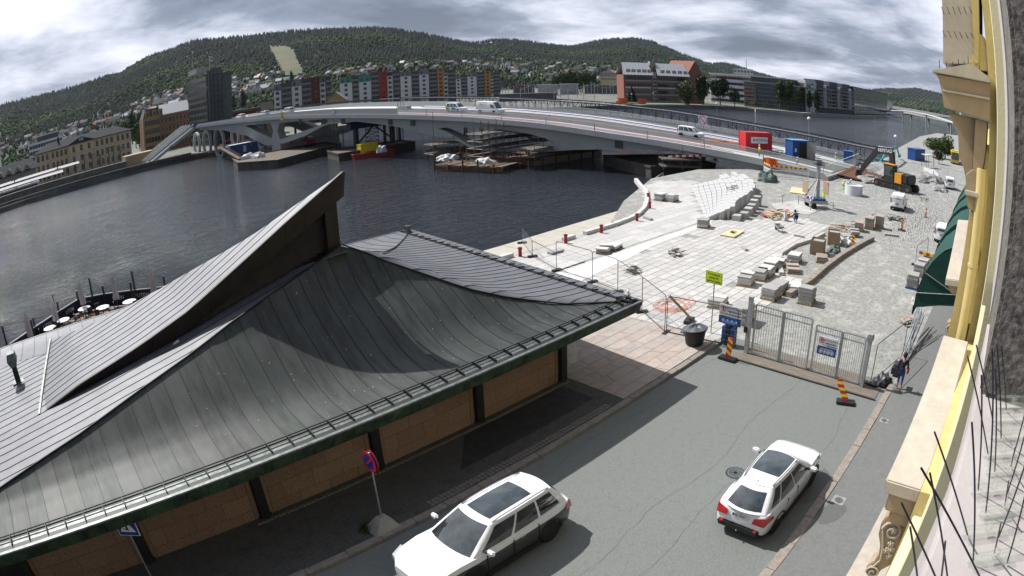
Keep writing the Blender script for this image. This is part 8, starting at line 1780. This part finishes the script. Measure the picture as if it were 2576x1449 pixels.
# people
def person(p, label, pose, top, legs, skin=(.35, .2, .14), hat=None, rz=0.0, s=1.0, extra=None, hair=(.03, .02, .015)):
  """pose: joint name -> (x fwd, y left, z up)"""
  J = dict(pelvis=(0, 0, .95), chest=(.0, 0, 1.25), neck=(0, 0, 1.45), head=(.02, 0, 1.60), crown=(.02, 0, 1.74), ls=(0, .19, 1.40), le=(0, .25, 1.12), lw=(.08, .24, .88), lh=(.12, .23, .80), rs=(0, -.19, 1.40), re=(0, -.25, 1.12), rw=(.08, -.24, .88), rh=(.12, -.23, .80), lp=(0, .10, .92), lk=(.03, .11, .50), la=(0, .11, .09), lt=(.16, .12, .04), rp=(0, -.10, .92), rk=(.03, -.11, .50), ra=(0, -.11, .09), rt=(.16, -.12, .04)); J.update(pose)
  R_ = dict(pelvis=(.16, .12), chest=(.17, .12), neck=(.065, .065), head=(.085, .105), crown=(.05, .06), ls=(.07, .07), le=(.05, .05), lw=(.035, .035), lh=(.04, .025), rs=(.07, .07), re=(.05, .05), rw=(.035, .035), rh=(.04, .025), lp=(.10, .10), lk=(.07, .07), la=(.05, .05), lt=(.045, .03), rp=(.10, .10), rk=(.07, .07), ra=(.05, .05), rt=(.045, .03))
  names = list(J); E_ = [('pelvis', 'chest'), ('chest', 'neck'), ('neck', 'head'), ('head', 'crown'), ('chest', 'ls'), ('ls', 'le'), ('le', 'lw'), ('lw', 'lh'), ('chest', 'rs'), ('rs', 're'), ('re', 'rw'), ('rw', 'rh'), ('pelvis', 'lp'), ('lp', 'lk'), ('lk', 'la'), ('la', 'lt'), ('pelvis', 'rp'), ('rp', 'rk'), ('rk', 'ra'), ('ra', 'rt')]
  me = bpy.data.meshes.new('body'); me.from_pydata([J[n] for n in names], [(names.index(a), names.index(b)) for a, b in E_], []); tmp = bpy.data.objects.new('tmp', me); COL.objects.link(tmp)
  sk = tmp.modifiers.new('s', 'SKIN'); sk.use_smooth_shade = True
  for i, n in enumerate(names): v = me.skin_vertices[0].data[i]; v.radius = R_[n]; v.use_root = n == 'pelvis'
  sb = tmp.modifiers.new('d', 'SUBSURF'); sb.levels = 1; dg = bpy.context.evaluated_depsgraph_get(); bm_ = bpy.data.meshes.new_from_object(tmp.evaluated_get(dg)); bpy.data.objects.remove(tmp)
  sm = mat('skin', skin, .6, var=.05); bm_.materials.clear(); jv = {n: Vector(v) for n, v in J.items()}; cols = [sm, top, legs, M_black]
  for m_ in cols: bm_.materials.append(m_)
  part = {'head': 0, 'crown': 0, 'neck': 0, 'lh': 0, 'rh': 0, 'lw': 1, 'rw': 1, 'chest': 1, 'ls': 1, 'rs': 1, 'le': 1, 're': 1, 'pelvis': 2, 'lp': 2, 'rp': 2, 'lk': 2, 'rk': 2, 'la': 2, 'ra': 2, 'lt': 3, 'rt': 3}
  if extra == 'shorts': part.update(la=0, ra=0)
  for pl_ in bm_.polygons: n = min(jv, key=lambda q: (jv[q] - pl_.center).length); pl_.material_index = part[n]
  t = thing('person', label, 'person', p, rz); t.scale = (s, s, s); ob_from('body', bm_, t); h = jv['head']
  if hat: MB().ball(h + Vector((0, 0, .09)), (.135, .125, .10), 12, 6).lathe([(.16, 0), (.16, .012)], h + Vector((.02, 0, .06)), 14).o('helmet', hat, t, smooth=True)
  else: MB().ball(h + Vector((-.02, 0, .05)), (.125, .115, .13), 12, 7).o('hair', mat('hair', hair, .8), t, smooth=True)
  m = MB().ball(h + Vector((.105, 0, .0)), (.02, .014, .025), 6, 4)
  for s_ in (-1, 1): m.ball(h + Vector((0, s_ * .1, .0)), (.02, .012, .03), 6, 4)
  m.o('nose_and_ears', sm, t)
  for s_ in (-1, 1): MB().ball(h + Vector((.085, s_ * .035, .035)), .012, 6, 4).o('eye', M_black, t)
  for hn, wn_ in (('lh', 'lw'), ('rh', 'rw')):
    a, w_ = jv[hn], jv[wn_]; d = (a - w_).normalized(); sd_ = d.cross(Vector((1, 0, .2))).normalized(); m = MB()
    for i in range(4): b = a + sd_ * (.012 * (i - 1.5)); m.tube(b, b + d * (.07 - .008 * abs(i - 1.4)) + Vector((.012, 0, 0)), .009, .007, n=5)
    m.tube(a - d * .02, a + d * .03 + Vector((.045, 0, 0)), .011, .008, n=5); m.o('fingers', sm, t)
  return t
M_navy = mat('dark_clothes', (.018, .018, .03), .85, var=.3); M_jean = mat('blue_denim', (.03, .06, .16), .85, var=.2); M_wh = mat('helmet_white', (.75, .75, .75), .4); M_hb = mat('blue_workwear', (.03, .32, .42), .8)
walk = dict(lk=(.16, .10, .52), la=(.05, .11, .13), lt=(.18, .11, .05), rk=(-.05, -.10, .50), ra=(-.28, -.10, .16), rt=(-.16, -.10, .04), le=(-.1, .26, 1.14), lw=(.05, .24, .95), lh=(.1, .22, .9), re=(.02, -.26, 1.13), rw=(.18, -.22, 1.0), rh=(.24, -.2, .98), head=(.05, 0, 1.60), crown=(.06, 0, 1.74))
t = person(G(2262, 985, .12) + Vector((.15, .1, 0)), 'man in dark jacket and blue shorts walking along the pavement away from us', walk, M_navy, M_jean, rz=.1, s=1.02, extra='shorts')
tag(MB().box((0, 0, 0), (.26, .10, .3)).o('shoulder_bag', M_red, loc=t.location + Vector((.0, -.3, 1.0)), bevel=.04), 'red bag hanging at the side of the walking man', 'bag'); tag(MB().box((0, 0, 0), (.55, .28, .14)).o('instrument_case', M_dsteel, loc=t.location + Vector((.25, .35, 1.05)), bevel=.03), 'grey case carried at the waist by the walking man', 'case')
HZ = M_hiviz; squat = dict(pelvis=(-.05, 0, .45), chest=(.1, 0, .75), neck=(.2, 0, .93), head=(.27, 0, 1.05), crown=(.3, 0, 1.18), ls=(.15, .19, .9), le=(.33, .22, .7), lw=(.45, .16, .5), lh=(.5, .14, .42), rs=(.15, -.19, .9), re=(.33, -.22, .7), rw=(.45, -.16, .5), rh=(.5, -.14, .42), lp=(-.03, .1, .43), lk=(.3, .15, .5), la=(.05, .13, .09), lt=(.2, .13, .04), rp=(-.03, -.1, .43), rk=(.3, -.15, .5), ra=(.05, -.13, .09), rt=(.2, -.13, .04))
bend = dict(chest=(.15, 0, 1.2), neck=(.28, 0, 1.36), head=(.37, 0, 1.47), crown=(.42, 0, 1.59), ls=(.2, .19, 1.3), le=(.35, .22, 1.08), lw=(.52, .18, .95), lh=(.58, .17, .9), rs=(.2, -.19, 1.3), re=(.35, -.22, 1.08), rw=(.52, -.18, .95), rh=(.58, -.17, .9))
q = onb(1912, 392, 3.2); person((bxn(q.y) + 3.0, q.y, zb_(q.y) + .75), 'worker in yellow jacket standing before the red container on the bridge', {}, HZ, M_navy, hat=M_wh, rz=2.4)
person(G(2119, 475), 'kneeling worker in yellow with white helmet left of the concrete ring', squat, HZ, HZ, hat=M_wh, rz=-1.2); person(G(2134, 482), 'bent worker in light blue jacket beside the concrete ring', bend, M_hb, HZ, hat=M_wh, rz=-.9)
person(G(2072, 513), 'worker in yellow standing behind the stone laying crane', {}, HZ, HZ, hat=M_wh, rz=2.6); person(G(2262, 512), 'worker in yellow vest standing behind the white panel van', {}, HZ, M_navy, hat=M_brickd, rz=3)
person(T(3, 1, 215, 235, .03), 'worker in blue crouching on the white slabs beside a sack', squat, M_jean, M_jean, rz=1.2)
for i, (x, off, lab) in enumerate(((2103, 19.5, 'worker in yellow trousers at the far railing near the bridge end, left'), (2126, 20, 'worker in yellow trousers at the far railing near the bridge end, right'))): q = onb(x, 392 + i * 2, off); person((q.x, q.y, q.z - 1.2), lab, {}, M_wgrey, HZ, hat=M_wh, rz=1)
q = onb(2005, 404, 2.6); person((q.x, q.y, zb_(q.y) + .7), 'worker in pale grey bending over slabs behind the near railing', squat, M_wgrey, M_wgrey, hat=M_wh, rz=0)
heap(T(3, 1, 130, 215, .03), .35, .8, M_tarp, 'white sack standing on the slabs beside the crouching worker', 'sack', 21)
# background clutter by the bus street
cabin(G(2305, 402) , (6, 2.4, 2.5), M_blue, 'blue container cabin by the trees at the far quay', -.3, False)
t = thing('bus_shelter', 'small shelter with pale flat roof before the far trees', 'shelter', G(2333, 420), -.4); MB().bx(-1.8, 1.8, -.8, .8, 2.5, 2.65).o('roof', M_wpan, t)
for x in (-1.7, 1.7):
  for y in (-.7, .7): MB().tube((x, y, 0), (x, y, 2.5), .05, n=6).o('post', M_dsteel, t)
tree_px(2352, 395, 345, 60, 0, 'green', 'leafy green tree beyond the blue container cabin', 201, 1800); tree_px(2378, 400, 340, 50, 0, 'bright', 'brighter green tree beside the yellow bus', 202, 1500); tree_px(2362, 412, 378, 34, 0, 'dark', 'low dark shrub under the trees by the bus', 203, 900)
for i, (x, y) in enumerate(((2314, 366), (2310, 378), (2325, 350))): boat(G(x, y, WL), 9, .6, ['flat roofed white river boat by the far quay', 'second flat roofed river boat by the far quay', 'furthest river boat by the far quay'][i])
t = thing('stop_sign', 'round red no entry sign among the far fences', 'sign', G(2350, 418)); MB().tube((0, 0, 0), (0, 0, 2.6), .04, n=6).o('pole', M_steel, t); MB().box((-.05, 0, 2.2), (.04, .8, .8)).o('plate', M_red, t, bevel=.01); MB().box((-.08, 0, 2.2), (.02, .6, .15)).o('bar', M_white, t)
for i, (x0, y0, x1, y1) in enumerate(((2324, 434, 2348, 444), (2346, 440, 2361, 456))): a, b_ = G(x0, y0), G(x1, y1); d = b_ - a; t = thing('concrete_barrier', ['long white barrier board behind the rubble', 'white barrier board angled towards the small white van'][i], 'barrier', a, math.atan2(d.y, d.x)); MB().bx(0, d.length, -.1, .1, 0, 1.1).o('board', M_wpan, t, bevel=.03); MB().bx(0, d.length, -.3, .3, 0, .1).o('foot', M_wgrey, t)
# ================================================================== RIVER TERRACE OF THE PAVILION
M_tile = mat('terrace_planks', (.20, .13, .10), .8, var=.2); tz = [(-5.2, 41.5), (-3, 43.5), (-.7, 45.6), (1.4, 47.5), (3.5, 46.6), (5.9, 45.1), (7.4, 44.0), (12, 41.5)]
ter = thing('terrace', None, None); ter['kind'] = 'structure'; x = -6
while x < 12:
  yt = interp(x, [p[0] for p in tz], [p[1] for p in tz]) + .2; MB().bx(x + .01, x + .29, 31, yt, -.5, 0).o('plank', M_tile, ter, fix=False); x += .3
MB().prism([(-6, 31), (12, 31), (12, 41.5), (3.5, 46.4), (1.4, 47.3), (-6, 40.8)], -4, -.51).o('base', M_dsteel, ter)
sc_ = thing('screen_fence', 'dark navy cloth windscreen with white letters around the river terrace', 'fence', (0, 0, 0)); M_nav = mat('navy_cloth', (.012, .012, .03), .85, var=.2)
for i, (a, b_) in enumerate(zip(tz, tz[1:])):
  a, b_ = Vector((*a, 0)), Vector((*b_, 0)); MB().beam(a + Vector((0, 0, .55)), b_ + Vector((0, 0, .55)), .03, .95).o('cloth', M_nav, sc_); MB().beam(a + Vector((0, 0, 1.08)), b_ + Vector((0, 0, 1.08)), .12, .05).o('rail', M_lead, sc_)
  if i in (1, 2, 4, 5): d = (b_ - a).normalized(); n_ = Vector((d.y, -d.x, 0)); n_ = n_ if n_.y < 0 else -n_; text('lettering', 'UTEN', .42, M_wpan, sc_, frame(tuple(a.lerp(b_, .5) + n_ * .03 + Vector((0, 0, .65))), Vector((0, 0, 1)).cross(n_), (0, 0, 1)))
for i, (x, y) in enumerate(((-5.4, 41.2), (-3.1, 43.3), (-2.9, 43.7), (-.9, 45.4), (-.6, 45.9), (1.3, 47.3), (2.6, 47.0), (3.6, 46.4), (5.8, 44.9), (6.1, 45.0), (7.6, 44.1), (8.4, 43.8))): MB().tube((x, y, -2), (x, y, 1.75 if i % 3 else 2.5), .09, n=8).o('pile', M_black, sc_)
M_umb = mat('umbrella_canvas', (.36, .35, .35), .9, var=.08); uo = []
for i, (x, y) in enumerate(((-3.35, 42.2), (-1, 44.0), (1.65, 46.0), (4.4, 44.5), (7.35, 43.2))):
  lab = 'closed grey parasol, %s on the river terrace' % ['leftmost', 'second from the left', 'middle one', 'second from the right', 'rightmost'][i]
  if i == 0:
    t = thing('parasol', lab, 'parasol', (x, y, 0), 0, 'closed parasols on the terrace'); MB().tube((0, 0, 0), (0, 0, 2.75), .03, n=6).o('pole', M_dsteel, t); MB().lathe([(.28, 0), (.28, .08)], n=12).o('foot', M_conc, t)
    v = MB(); n = 16; pr = [(.03, 2.7), (.09, 2.55), (.15, 2.2), (.19, 1.6), (.24, .95)]; v.v = [(r * (1 + .18 * (k % 2)) * math.cos(2 * PI * k / n), r * (1 + .18 * (k % 2)) * math.sin(2 * PI * k / n), z) for r, z in pr for k in range(n)]; v.f = [(j * n + k, j * n + (k + 1) % n, (j + 1) * n + (k + 1) % n, (j + 1) * n + k) for j in range(4) for k in range(n)]; v.mi = [0] * len(v.f); v.o('canopy', M_umb, t); up = t
  else: dup(up, (x, y, 0), i, lab)
for i, (x, y) in enumerate(((-1.65, 43.4), (-.4, 44.3), (1.6, 45.6), (3.1, 44.3), (5.3, 43.7))):
  w = ['leftmost', 'second from the left', 'middle', 'second from the right', 'rightmost'][i]
  if i == 0:
    t = thing('terrace_table', 'x', 'table', (x, y, 0), 0, 'round tables on the terrace'); MB().lathe([(.55, .70), (.57, .74)], n=22).o('table_top', M_white, t); MB().tube((0, 0, 0), (0, 0, .7), .04).lathe([(.25, 0), (.25, .03)], n=10).o('leg', M_dsteel, t); tt0 = t
    c0 = thing('terrace_chair', 'x', 'chair', (0, 0, 0), 0, 'black chairs on the terrace'); MB().bx(-.22, .22, -.22, .22, .42, .47).o('seat', M_black, c0); MB().bx(-.24, -.2, -.22, .22, .47, .92).o('backrest', M_black, c0)
    for sx in (-.2, .2):
      for sy in (-.2, .2): MB().tube((sx, sy, 0), (sx, sy, .42), .015, n=5).o('leg', M_black, c0)
  else: t = dup(tt0, (x, y, 0))
  t['label'] = 'round white table on the river terrace, the %s one' % w
  for k in range(3):
    a = k * 2.1 + i; q = (x - .75 * math.cos(a), y - .75 * math.sin(a), 0); l_ = 'black chair at the %s white table on the terrace, %s' % (w, ['first', 'second', 'third'][k])
    if i == 0 and k == 0: c0.location = q; c0.rotation_euler.z = a; c0['label'] = 'black chair at the leftmost white table on the terrace'
    else: dup(c0, q, a, 'black chair at the %s white table on the terrace' % w)
# ================================================================== OUR OWN FACADE AT THE RIGHT EDGE
fac = thing('town_house', 'yellow plastered town house facade with beige mouldings filling the right edge', 'building', (0, 0, 0))
M_fy = mat('yellow_plaster', (.52, .42, .19), .85, var=.08, scale=6, bump=.0012, bscale=90, stain=.3, stcol=(.50, .40, .2)); M_fp = mat('pale_yellow_plaster', (.66, .61, .38), .85, var=.05, scale=3, bump=.0008, bscale=90); M_fb = mat('beige_moulding', (.34, .26, .18), .85, var=.07, scale=5, bump=.001, bscale=80, stain=.35, stcol=(.36, .29, .2)); M_fl2 = mat('pale_ledge', (.44, .40, .35), .9, var=.08, scale=6, bump=.0015, bscale=60, stain=.5, stcol=(.42, .36, .28))
M_rough = mat('rough_stucco', (.15, .135, .12), .95, var=.5, scale=55, bump=.006, bscale=75); M_gp = mat('grey_plaster', (.42, .385, .37), .9, var=.07, scale=8, bump=.0006, bscale=120, stain=.4, stcol=(.34, .31, .3)); M_pipe = mat('yellow_pipe', (.56, .44, .19), .5, var=.05)
M_uwall = mat('unseen_dark_wall', (.06, .055, .05), .5, var=.3); MB().bx(8.9, 60, -1.2, .10, 8.6, 17).o('wall', M_fy, fac); MB().bx(9.0, 60, -1.2, .09, 0, 8.6).o('unseen_dark_wall', M_uwall, fac); MB().bx(4.8, 8.9, -1.2, .085, 4.7, 9.3).o('wall', M_fy, fac); MB().bx(4.8, 9, -1.2, .08, 0, 4.7).o('unseen_dark_wall', M_uwall, fac); MB().bx(2.4, 4.8, -1.2, -.03, 8, 17).o('wall', M_fp, fac); MB().bx(4.8, 8.9, -1.2, -.03, 9.3, 17).o('wall', M_fp, fac); MB().bx(-30, 4.8, -1.2, -.1, 0, 8).o('unseen_dark_wall', M_uwall, fac)  # lower walls out of sight, coloured dark to cut yellow bounce onto the street
MB().bx(2.0, 2.35, -.30, -.009, 11.82, 17).o('window_surround', M_fp, fac); MB().bx(2.4, 4.8, -.3, .06, 7.6, 9.05).o('lower_sill', M_fp, fac, bevel=.01); MB().bx(1.62, 2.0, -.5, -.039, 11.9, 17).o('reveal', M_gp, fac)
MB().bx(1.13, 1.6, -.9, -.043, 11.9, 17).o('pier', M_rough, fac, bevel=.01); MB().bx(-.6, 1.6, -1.5, -.036, 11.80, 11.9).o('sill', M_gp, fac, bevel=.008); MB().bx(-.6, 1.55, -1.2, -.06, 9, 11.8).o('wall', M_gp, fac)
def Xp(pts, X): return [GX(px, py, X) for px, py in pts]
def slabX(name, pts, X, th, m, par=fac, bevel=.01):
  P = Xp(pts, X); return MB().extr([(p.y, p.z) for p in P], (X, 0, 0), (0, 1, 0), (0, 0, 1), (th, 0, 0)).o(name, m, par, bevel=bevel)
slabX('upper_pier', [(2366, -60), (2437, -60), (2451, 161), (2372, 160)], 9.0, 1.6, M_fl2); slabX('pilaster', [(2436, -60), (2460, -60), (2462, 160), (2450, 161)], 8.9, 1.8, M_fy)
slabX('cornice_lip', [(2343, 181), (2350, 176), (2440, 160), (2492, 196), (2492, 209)], 8.6, 2.0, M_fl2); slabX('cornice_body', [(2355, 186), (2491, 209), (2491, 306), (2374, 271), (2368, 225), (2362, 200)], 8.68, 1.8, M_fb); slabX('cornice_groove', [(2368, 224), (2491, 246), (2491, 252), (2370, 230)], 8.62, .1, M_fl2)
slabX('console', [(2389, 283), (2453, 298), (2450, 360), (2446, 433), (2429, 447), (2424, 423), (2412, 395), (2410, 330), (2403, 320), (2392, 300)], 9.0, 1.2, M_fb); slabX('pilaster_strip', [(2453, 298), (2484, 307), (2479, 380), (2471, 437), (2446, 433), (2449, 370)], 8.84, 1.4, M_fb)
slabX('moulding', [(2429, 441), (2446, 427), (2473, 434), (2471, 455), (2462, 530), (2450, 532), (2434, 523), (2430, 495), (2426, 480), (2430, 465)], 8.8, 1.0, M_fb); slabX('moulding', [(2426, 478), (2466, 488), (2464, 500), (2427, 490)], 8.72, .1, M_fl2)
slabX('pilaster', [(2439, 530), (2463, 532), (2408, 862), (2380, 855)], 8.9, .6, M_fy)
a, b_ = GX(2470, 425, 8.8), GX(2414, 862, 8.8); MB().tube(a, b_, .085, n=16).o('downpipe', M_pipe, fac, smooth=.8); MB().tube(a.lerp(b_, .53), a.lerp(b_, .55), .095, n=16).o('pipe_socket', M_pipe, fac, smooth=.8)
slabX('pipe_hopper', [(2461, 80), (2478, 95), (2491, 180), (2430, 175), (2451, 130)], 8.96, .8, M_pipe)
# hood over the window below, with scroll bracket
MB().add([(5.05, .5, 9.15), (5.05, .08, 9.15), (8.5, .06, 9.42), (8.5, .5, 9.42), (5.05, .47, 9.0), (5.05, .08, 9.0), (8.5, .06, 9.25), (8.5, .47, 9.25)], [(0, 3, 2, 1), (0, 1, 5, 4), (1, 2, 6, 5), (2, 3, 7, 6), (3, 0, 4, 7), (4, 5, 6, 7)]).o('window_hood', M_fl2, fac, bevel=.015)
MB().bx(5.1, 8.4, .06, .42, 8.78, 9.02).o('hood_moulding', M_fb, fac, bevel=.02); MB().bx(5.15, 8.3, .06, .34, 8.62, 8.78).o('hood_moulding', M_fb, fac, bevel=.02)
def scroll(X, y0, z0, s, th=.22):
  t = thing('scroll_bracket', None, None, (X, y0, z0)); t.parent = fac
  out = [(0, 0), (.30, 0), (.34, -.10), (.32, -.25), (.25, -.38), (.22, -.50), (.24, -.60), (.30, -.68), (.30, -.78), (.22, -.84), (.13, -.80), (.12, -.70), (.04, -.60), (0, -.5)]
  MB().extr([(a * s, b * s) for a, b in out], (0, 0, 0), (0, 1, 0), (0, 0, 1), (th, 0, 0)).o('bracket_body', M_fb, t, bevel=.012)
  for c, r0 in (((.17, -.15), .13), ((.20, -.74), .09)): MB().path([(-.012, (c[0] + r0 * (1 - a / 11) * math.cos(a)) * s, (c[1] + r0 * (1 - a / 11) * math.sin(a)) * s) for a in np.linspace(0, 9.5, 34)], .013 * s + .004, 5).o('volute', M_fl2, t, smooth=.8)
  MB().path([(-.012, .28 * s, -.18 * s), (-.012, .2 * s, -.4 * s), (-.012, .17 * s, -.55 * s), (-.012, .22 * s, -.66 * s)], .014, 5).o('rib', M_fl2, t)
  for c in ((.13, -.30), (.10, -.37), (.15, -.40), (.09, -.46), (.16, -.13)): m = MB(); [m.ball((-.01, (c[0] + .028 * math.cos(k * 1.26)) * s, (c[1] + .028 * math.sin(k * 1.26)) * s), .02 * s, 6, 4) for k in range(5)]; m.ball((-.02, c[0] * s, c[1] * s), .018 * s, 6, 4); m.o('rosette', M_fl2, t, smooth=True)
scroll(5.25, .06, 8.62, 1.0); scroll(8.0, .06, 8.62, 1.0)
MB().bx(0, 16, .0, .92, 4.45, 4.7).o('lower_cornice', M_fl2, fac, bevel=.03); MB().bx(0, 16, .0, .7, 4.1, 4.45).o('lower_cornice', M_fb, fac, bevel=.03); MB().bx(2.6, 3.9, .0, .35, 7.2, 7.45).o('sill', M_fb, fac, bevel=.02)
# second hood further along, its bracket and the awnings
L2 = lambda zx, zy: (2173.5 + zx * .3426, 375.7 + zy * .3426)
P = [GX(*L2(600, 950), 9.1), GX(*L2(703, 965), 9.1), GX(*L2(770, 520), 10.6), GX(*L2(690, 513), 10.6)]
MB().add([tuple(p) for p in P] + [(p.x, p.y, p.z - .1) for p in P], [(0, 1, 2, 3), (7, 6, 5, 4), (0, 4, 5, 1), (1, 5, 6, 2), (2, 6, 7, 3), (3, 7, 4, 0)]).o('window_hood', M_fl2, fac, bevel=.01)
slabX('hood_moulding', [L2(608, 965), L2(700, 975), L2(690, 1035), L2(680, 1065), L2(640, 1060), L2(618, 1010)], 9.15, 1.2, M_fb); scroll(9.3, .33, 9.35, .62, .2); MB().bx(11, 60, -1, .33, 0, 9.0).o('unseen_dark_wall', M_uwall, fac); MB().bx(10.6, 60, -1, .40, 9.0, 12.0).o('wall', M_fy, fac)
M_awn = mat('green_awning', (.006, .052, .040), .75, var=.12, scale=2); pr = [(3.25, 4.25), (3.22, 4.85), (3.0, 5.7), (2.6, 6.35), (2.1, 6.8), (1.5, 7.1), (.4, 7.3)]
for k in range(5):
  t = thing('awning', ['nearest dark green awning over the pavement with a closed end', 'second dark green awning from us', 'third dark green awning from us', 'fourth dark green awning from us', 'furthest dark green awning'][k], 'awning', (25.6 + k * 6.6, .1 * k, 0), 0, 'dark green awnings along the facade'); Lw = 5.6
  MB().grid(lambda u, v: (u * Lw + (.5 if v > .5 else 0) * (1 if u < .01 else 0), *[interp(v, np.linspace(0, 1, 7), [q[j] for q in pr]) for j in (0, 1)]), np.linspace(0, 1, 5), np.linspace(0, 1, 13), .03).o('canopy', M_awn, t, smooth=.5)
  for x in (0.0, Lw): MB().extr([(q[0], q[1]) for q in pr] + [(.4, 4.9), (2.0, 4.6)], (x, 0, 0), (0, 1, 0), (0, 0, 1), (.03, 0, 0)).o('end_panel', M_awn, t)
  MB().path([(-.02, 3.2, 4.9), (-.02, .8, 5.3)], .02).path([(-.02, 2.9, 5.8), (-.02, .9, 5.1)], .02).o('stay', M_steel, t); MB().bx(0, Lw, 3.22, 3.28, 3.95, 4.3).o('valance', mat('navy_valance', (.012, .012, .06), .8), t)
# stacked fence poles leaning at the kerb under the awning
t = thing('pole_bundle', 'bundle of steel fence poles leaning along the pavement edge', 'poles', (0, 0, 0)); rg3 = random.Random(4)
for k in range(14): MB().tube((29.5 + rg3.uniform(-.6, 1.5), 3.8 + rg3.uniform(-.25, .25), .15), (35 + rg3.uniform(-1, 1), 3.9 + rg3.uniform(-.4, .3), 1.2 + rg3.uniform(-.3, .8)), .025, n=5).o('pole', M_steel, t, fix=False)
wb = G(2305, 765); heap(wb, .5, .6, M_tarp, 'white sack lying beside the awning on the gravel', 'sack', 31)
t = thing('clutter_box', 'dark grey box standing on the kerb behind the walking man', 'box', (28.4, 3.9, .1)); MB().bx(-.5, .5, -.2, .2, 0, .35).o('body', M_dsteel, t, bevel=.02);
# bird spikes
M_rod = mat('spike_wire', (.05, .045, .07), .35, metal=.7, var=.1); M_clear = mat('clear_plastic', (.55, .6, .5), .1, var=.05, alpha=.14)
sp = thing('bird_spikes', 'row of long dark bird spikes on clear plastic bases on the sill below us', 'bird spikes', (0, 0, 0)); c3 = lambda x, y: (2079.6 + x * .3981, 872 + y * .3981)
rods = [(945, -10, 1052, 480), (890, 60, 1020, 680), (1045, 10, 1005, 1050), (978, 180, 957, 910), (1075, -20, 1102, 580), (1103, -10, 1135, 400), (1066, 135, 1062, 790), (917, 478, 925, 1360), (681, 538, 890, 1190), (596, 765, 970, 1460), (652, 798, 765, 1470), (472, 985, 690, 1460), (527, 1138, 575, 1470), (750, 1230, 722, 1480), (1262, 380, 1180, 690), (1262, 520, 1140, 930), (1262, 720, 1085, 1205), (1262, 900, 1140, 1365), (1190, 640, 1165, 755), (1150, 850, 1125, 1005), (1100, 1120, 1060, 1300)]
for x0, y0, x1, y1 in rods:
  b_ = G(*c3(x1, y1), 11.905); R = math.hypot(b_.x, b_.y); tp_ = Q(*c3(x0, y0), R * .93 + .0); MB().tube(b_, tp_, .0014, n=6).o('spike', M_rod, sp, fix=False)
for x, y in ((1170, 385), (1160, 470), (1145, 580), (1105, 690), (1130, 800), (1045, 925), (1100, 1065), (1005, 1190), (1045, 1360)):
  b_ = G(*c3(x, y), 11.905); MB().box((b_.x, b_.y, 11.908), (.022, .075, .004), rz=.5).box((b_.x + .01, b_.y, 11.916), (.012, .10, .014), rz=.5).o('plastic_base', M_clear, sp); MB().ball((b_.x, b_.y, 11.918), .008, 6, 4).o('glue_drop', M_clear, sp)
sp2 = thing('bird_spikes', 'two rows of short wire spikes on the beige pier top at the upper right', 'bird spikes', (0, 0, 0))
c1_ = lambda x, y: (2307.7 + x / 3, y / 3)
for x0, y0, x1, y1 in [(182 + i * 42, 52 - (i > 2) * 0, 202 + i * 42, 105) for i in range(6)] + [(190 + i * 43, 232 + i * 3, 210 + i * 43, 275 + i * 3) for i in range(6)]: MB().tube(GX(*c1_(x0, y0), 8.72), GX(*c1_(x1, y1), 9.0), .006, n=5).o('spike', M_rod, sp2, fix=False)
sp3 = thing('bird_spikes', 'row of upright wire spikes on the cornice lip at the upper right', 'bird spikes', (0, 0, 0))
for x, y0, y1 in ((168, 450, 515), (222, 465, 530), (270, 465, 540), (312, 445, 550), (355, 460, 560), (408, 470, 570), (470, 490, 585), (532, 535, 595), (385, 425, 480)): MB().tube(GX(*c1_(x, y1), 8.8), GX(*c1_(x - 3, y0), 8.8), .006, n=5).o('spike', M_rod, sp3, fix=False)
# ------------------------------------------------------------------ thin air between us and the hills
hz = bpy.data.materials.new('haze'); hz.use_nodes = True; ht = hz.node_tree; ht.nodes.remove(ht.nodes['Principled BSDF']); pv = ht.nodes.new('ShaderNodeVolumePrincipled'); pv.inputs['Color'].default_value = (.72, .82, 1, 1); pv.inputs['Density'].default_value = 0.00002; pv.inputs['Anisotropy'].default_value = .2
ht.links.new(pv.outputs[0], ht.nodes['Material Output'].inputs['Volume']); tag(MB().bx(-3600, 6800, -1600, 5600, -7.2, 420).o('haze', hz), kind='stuff')
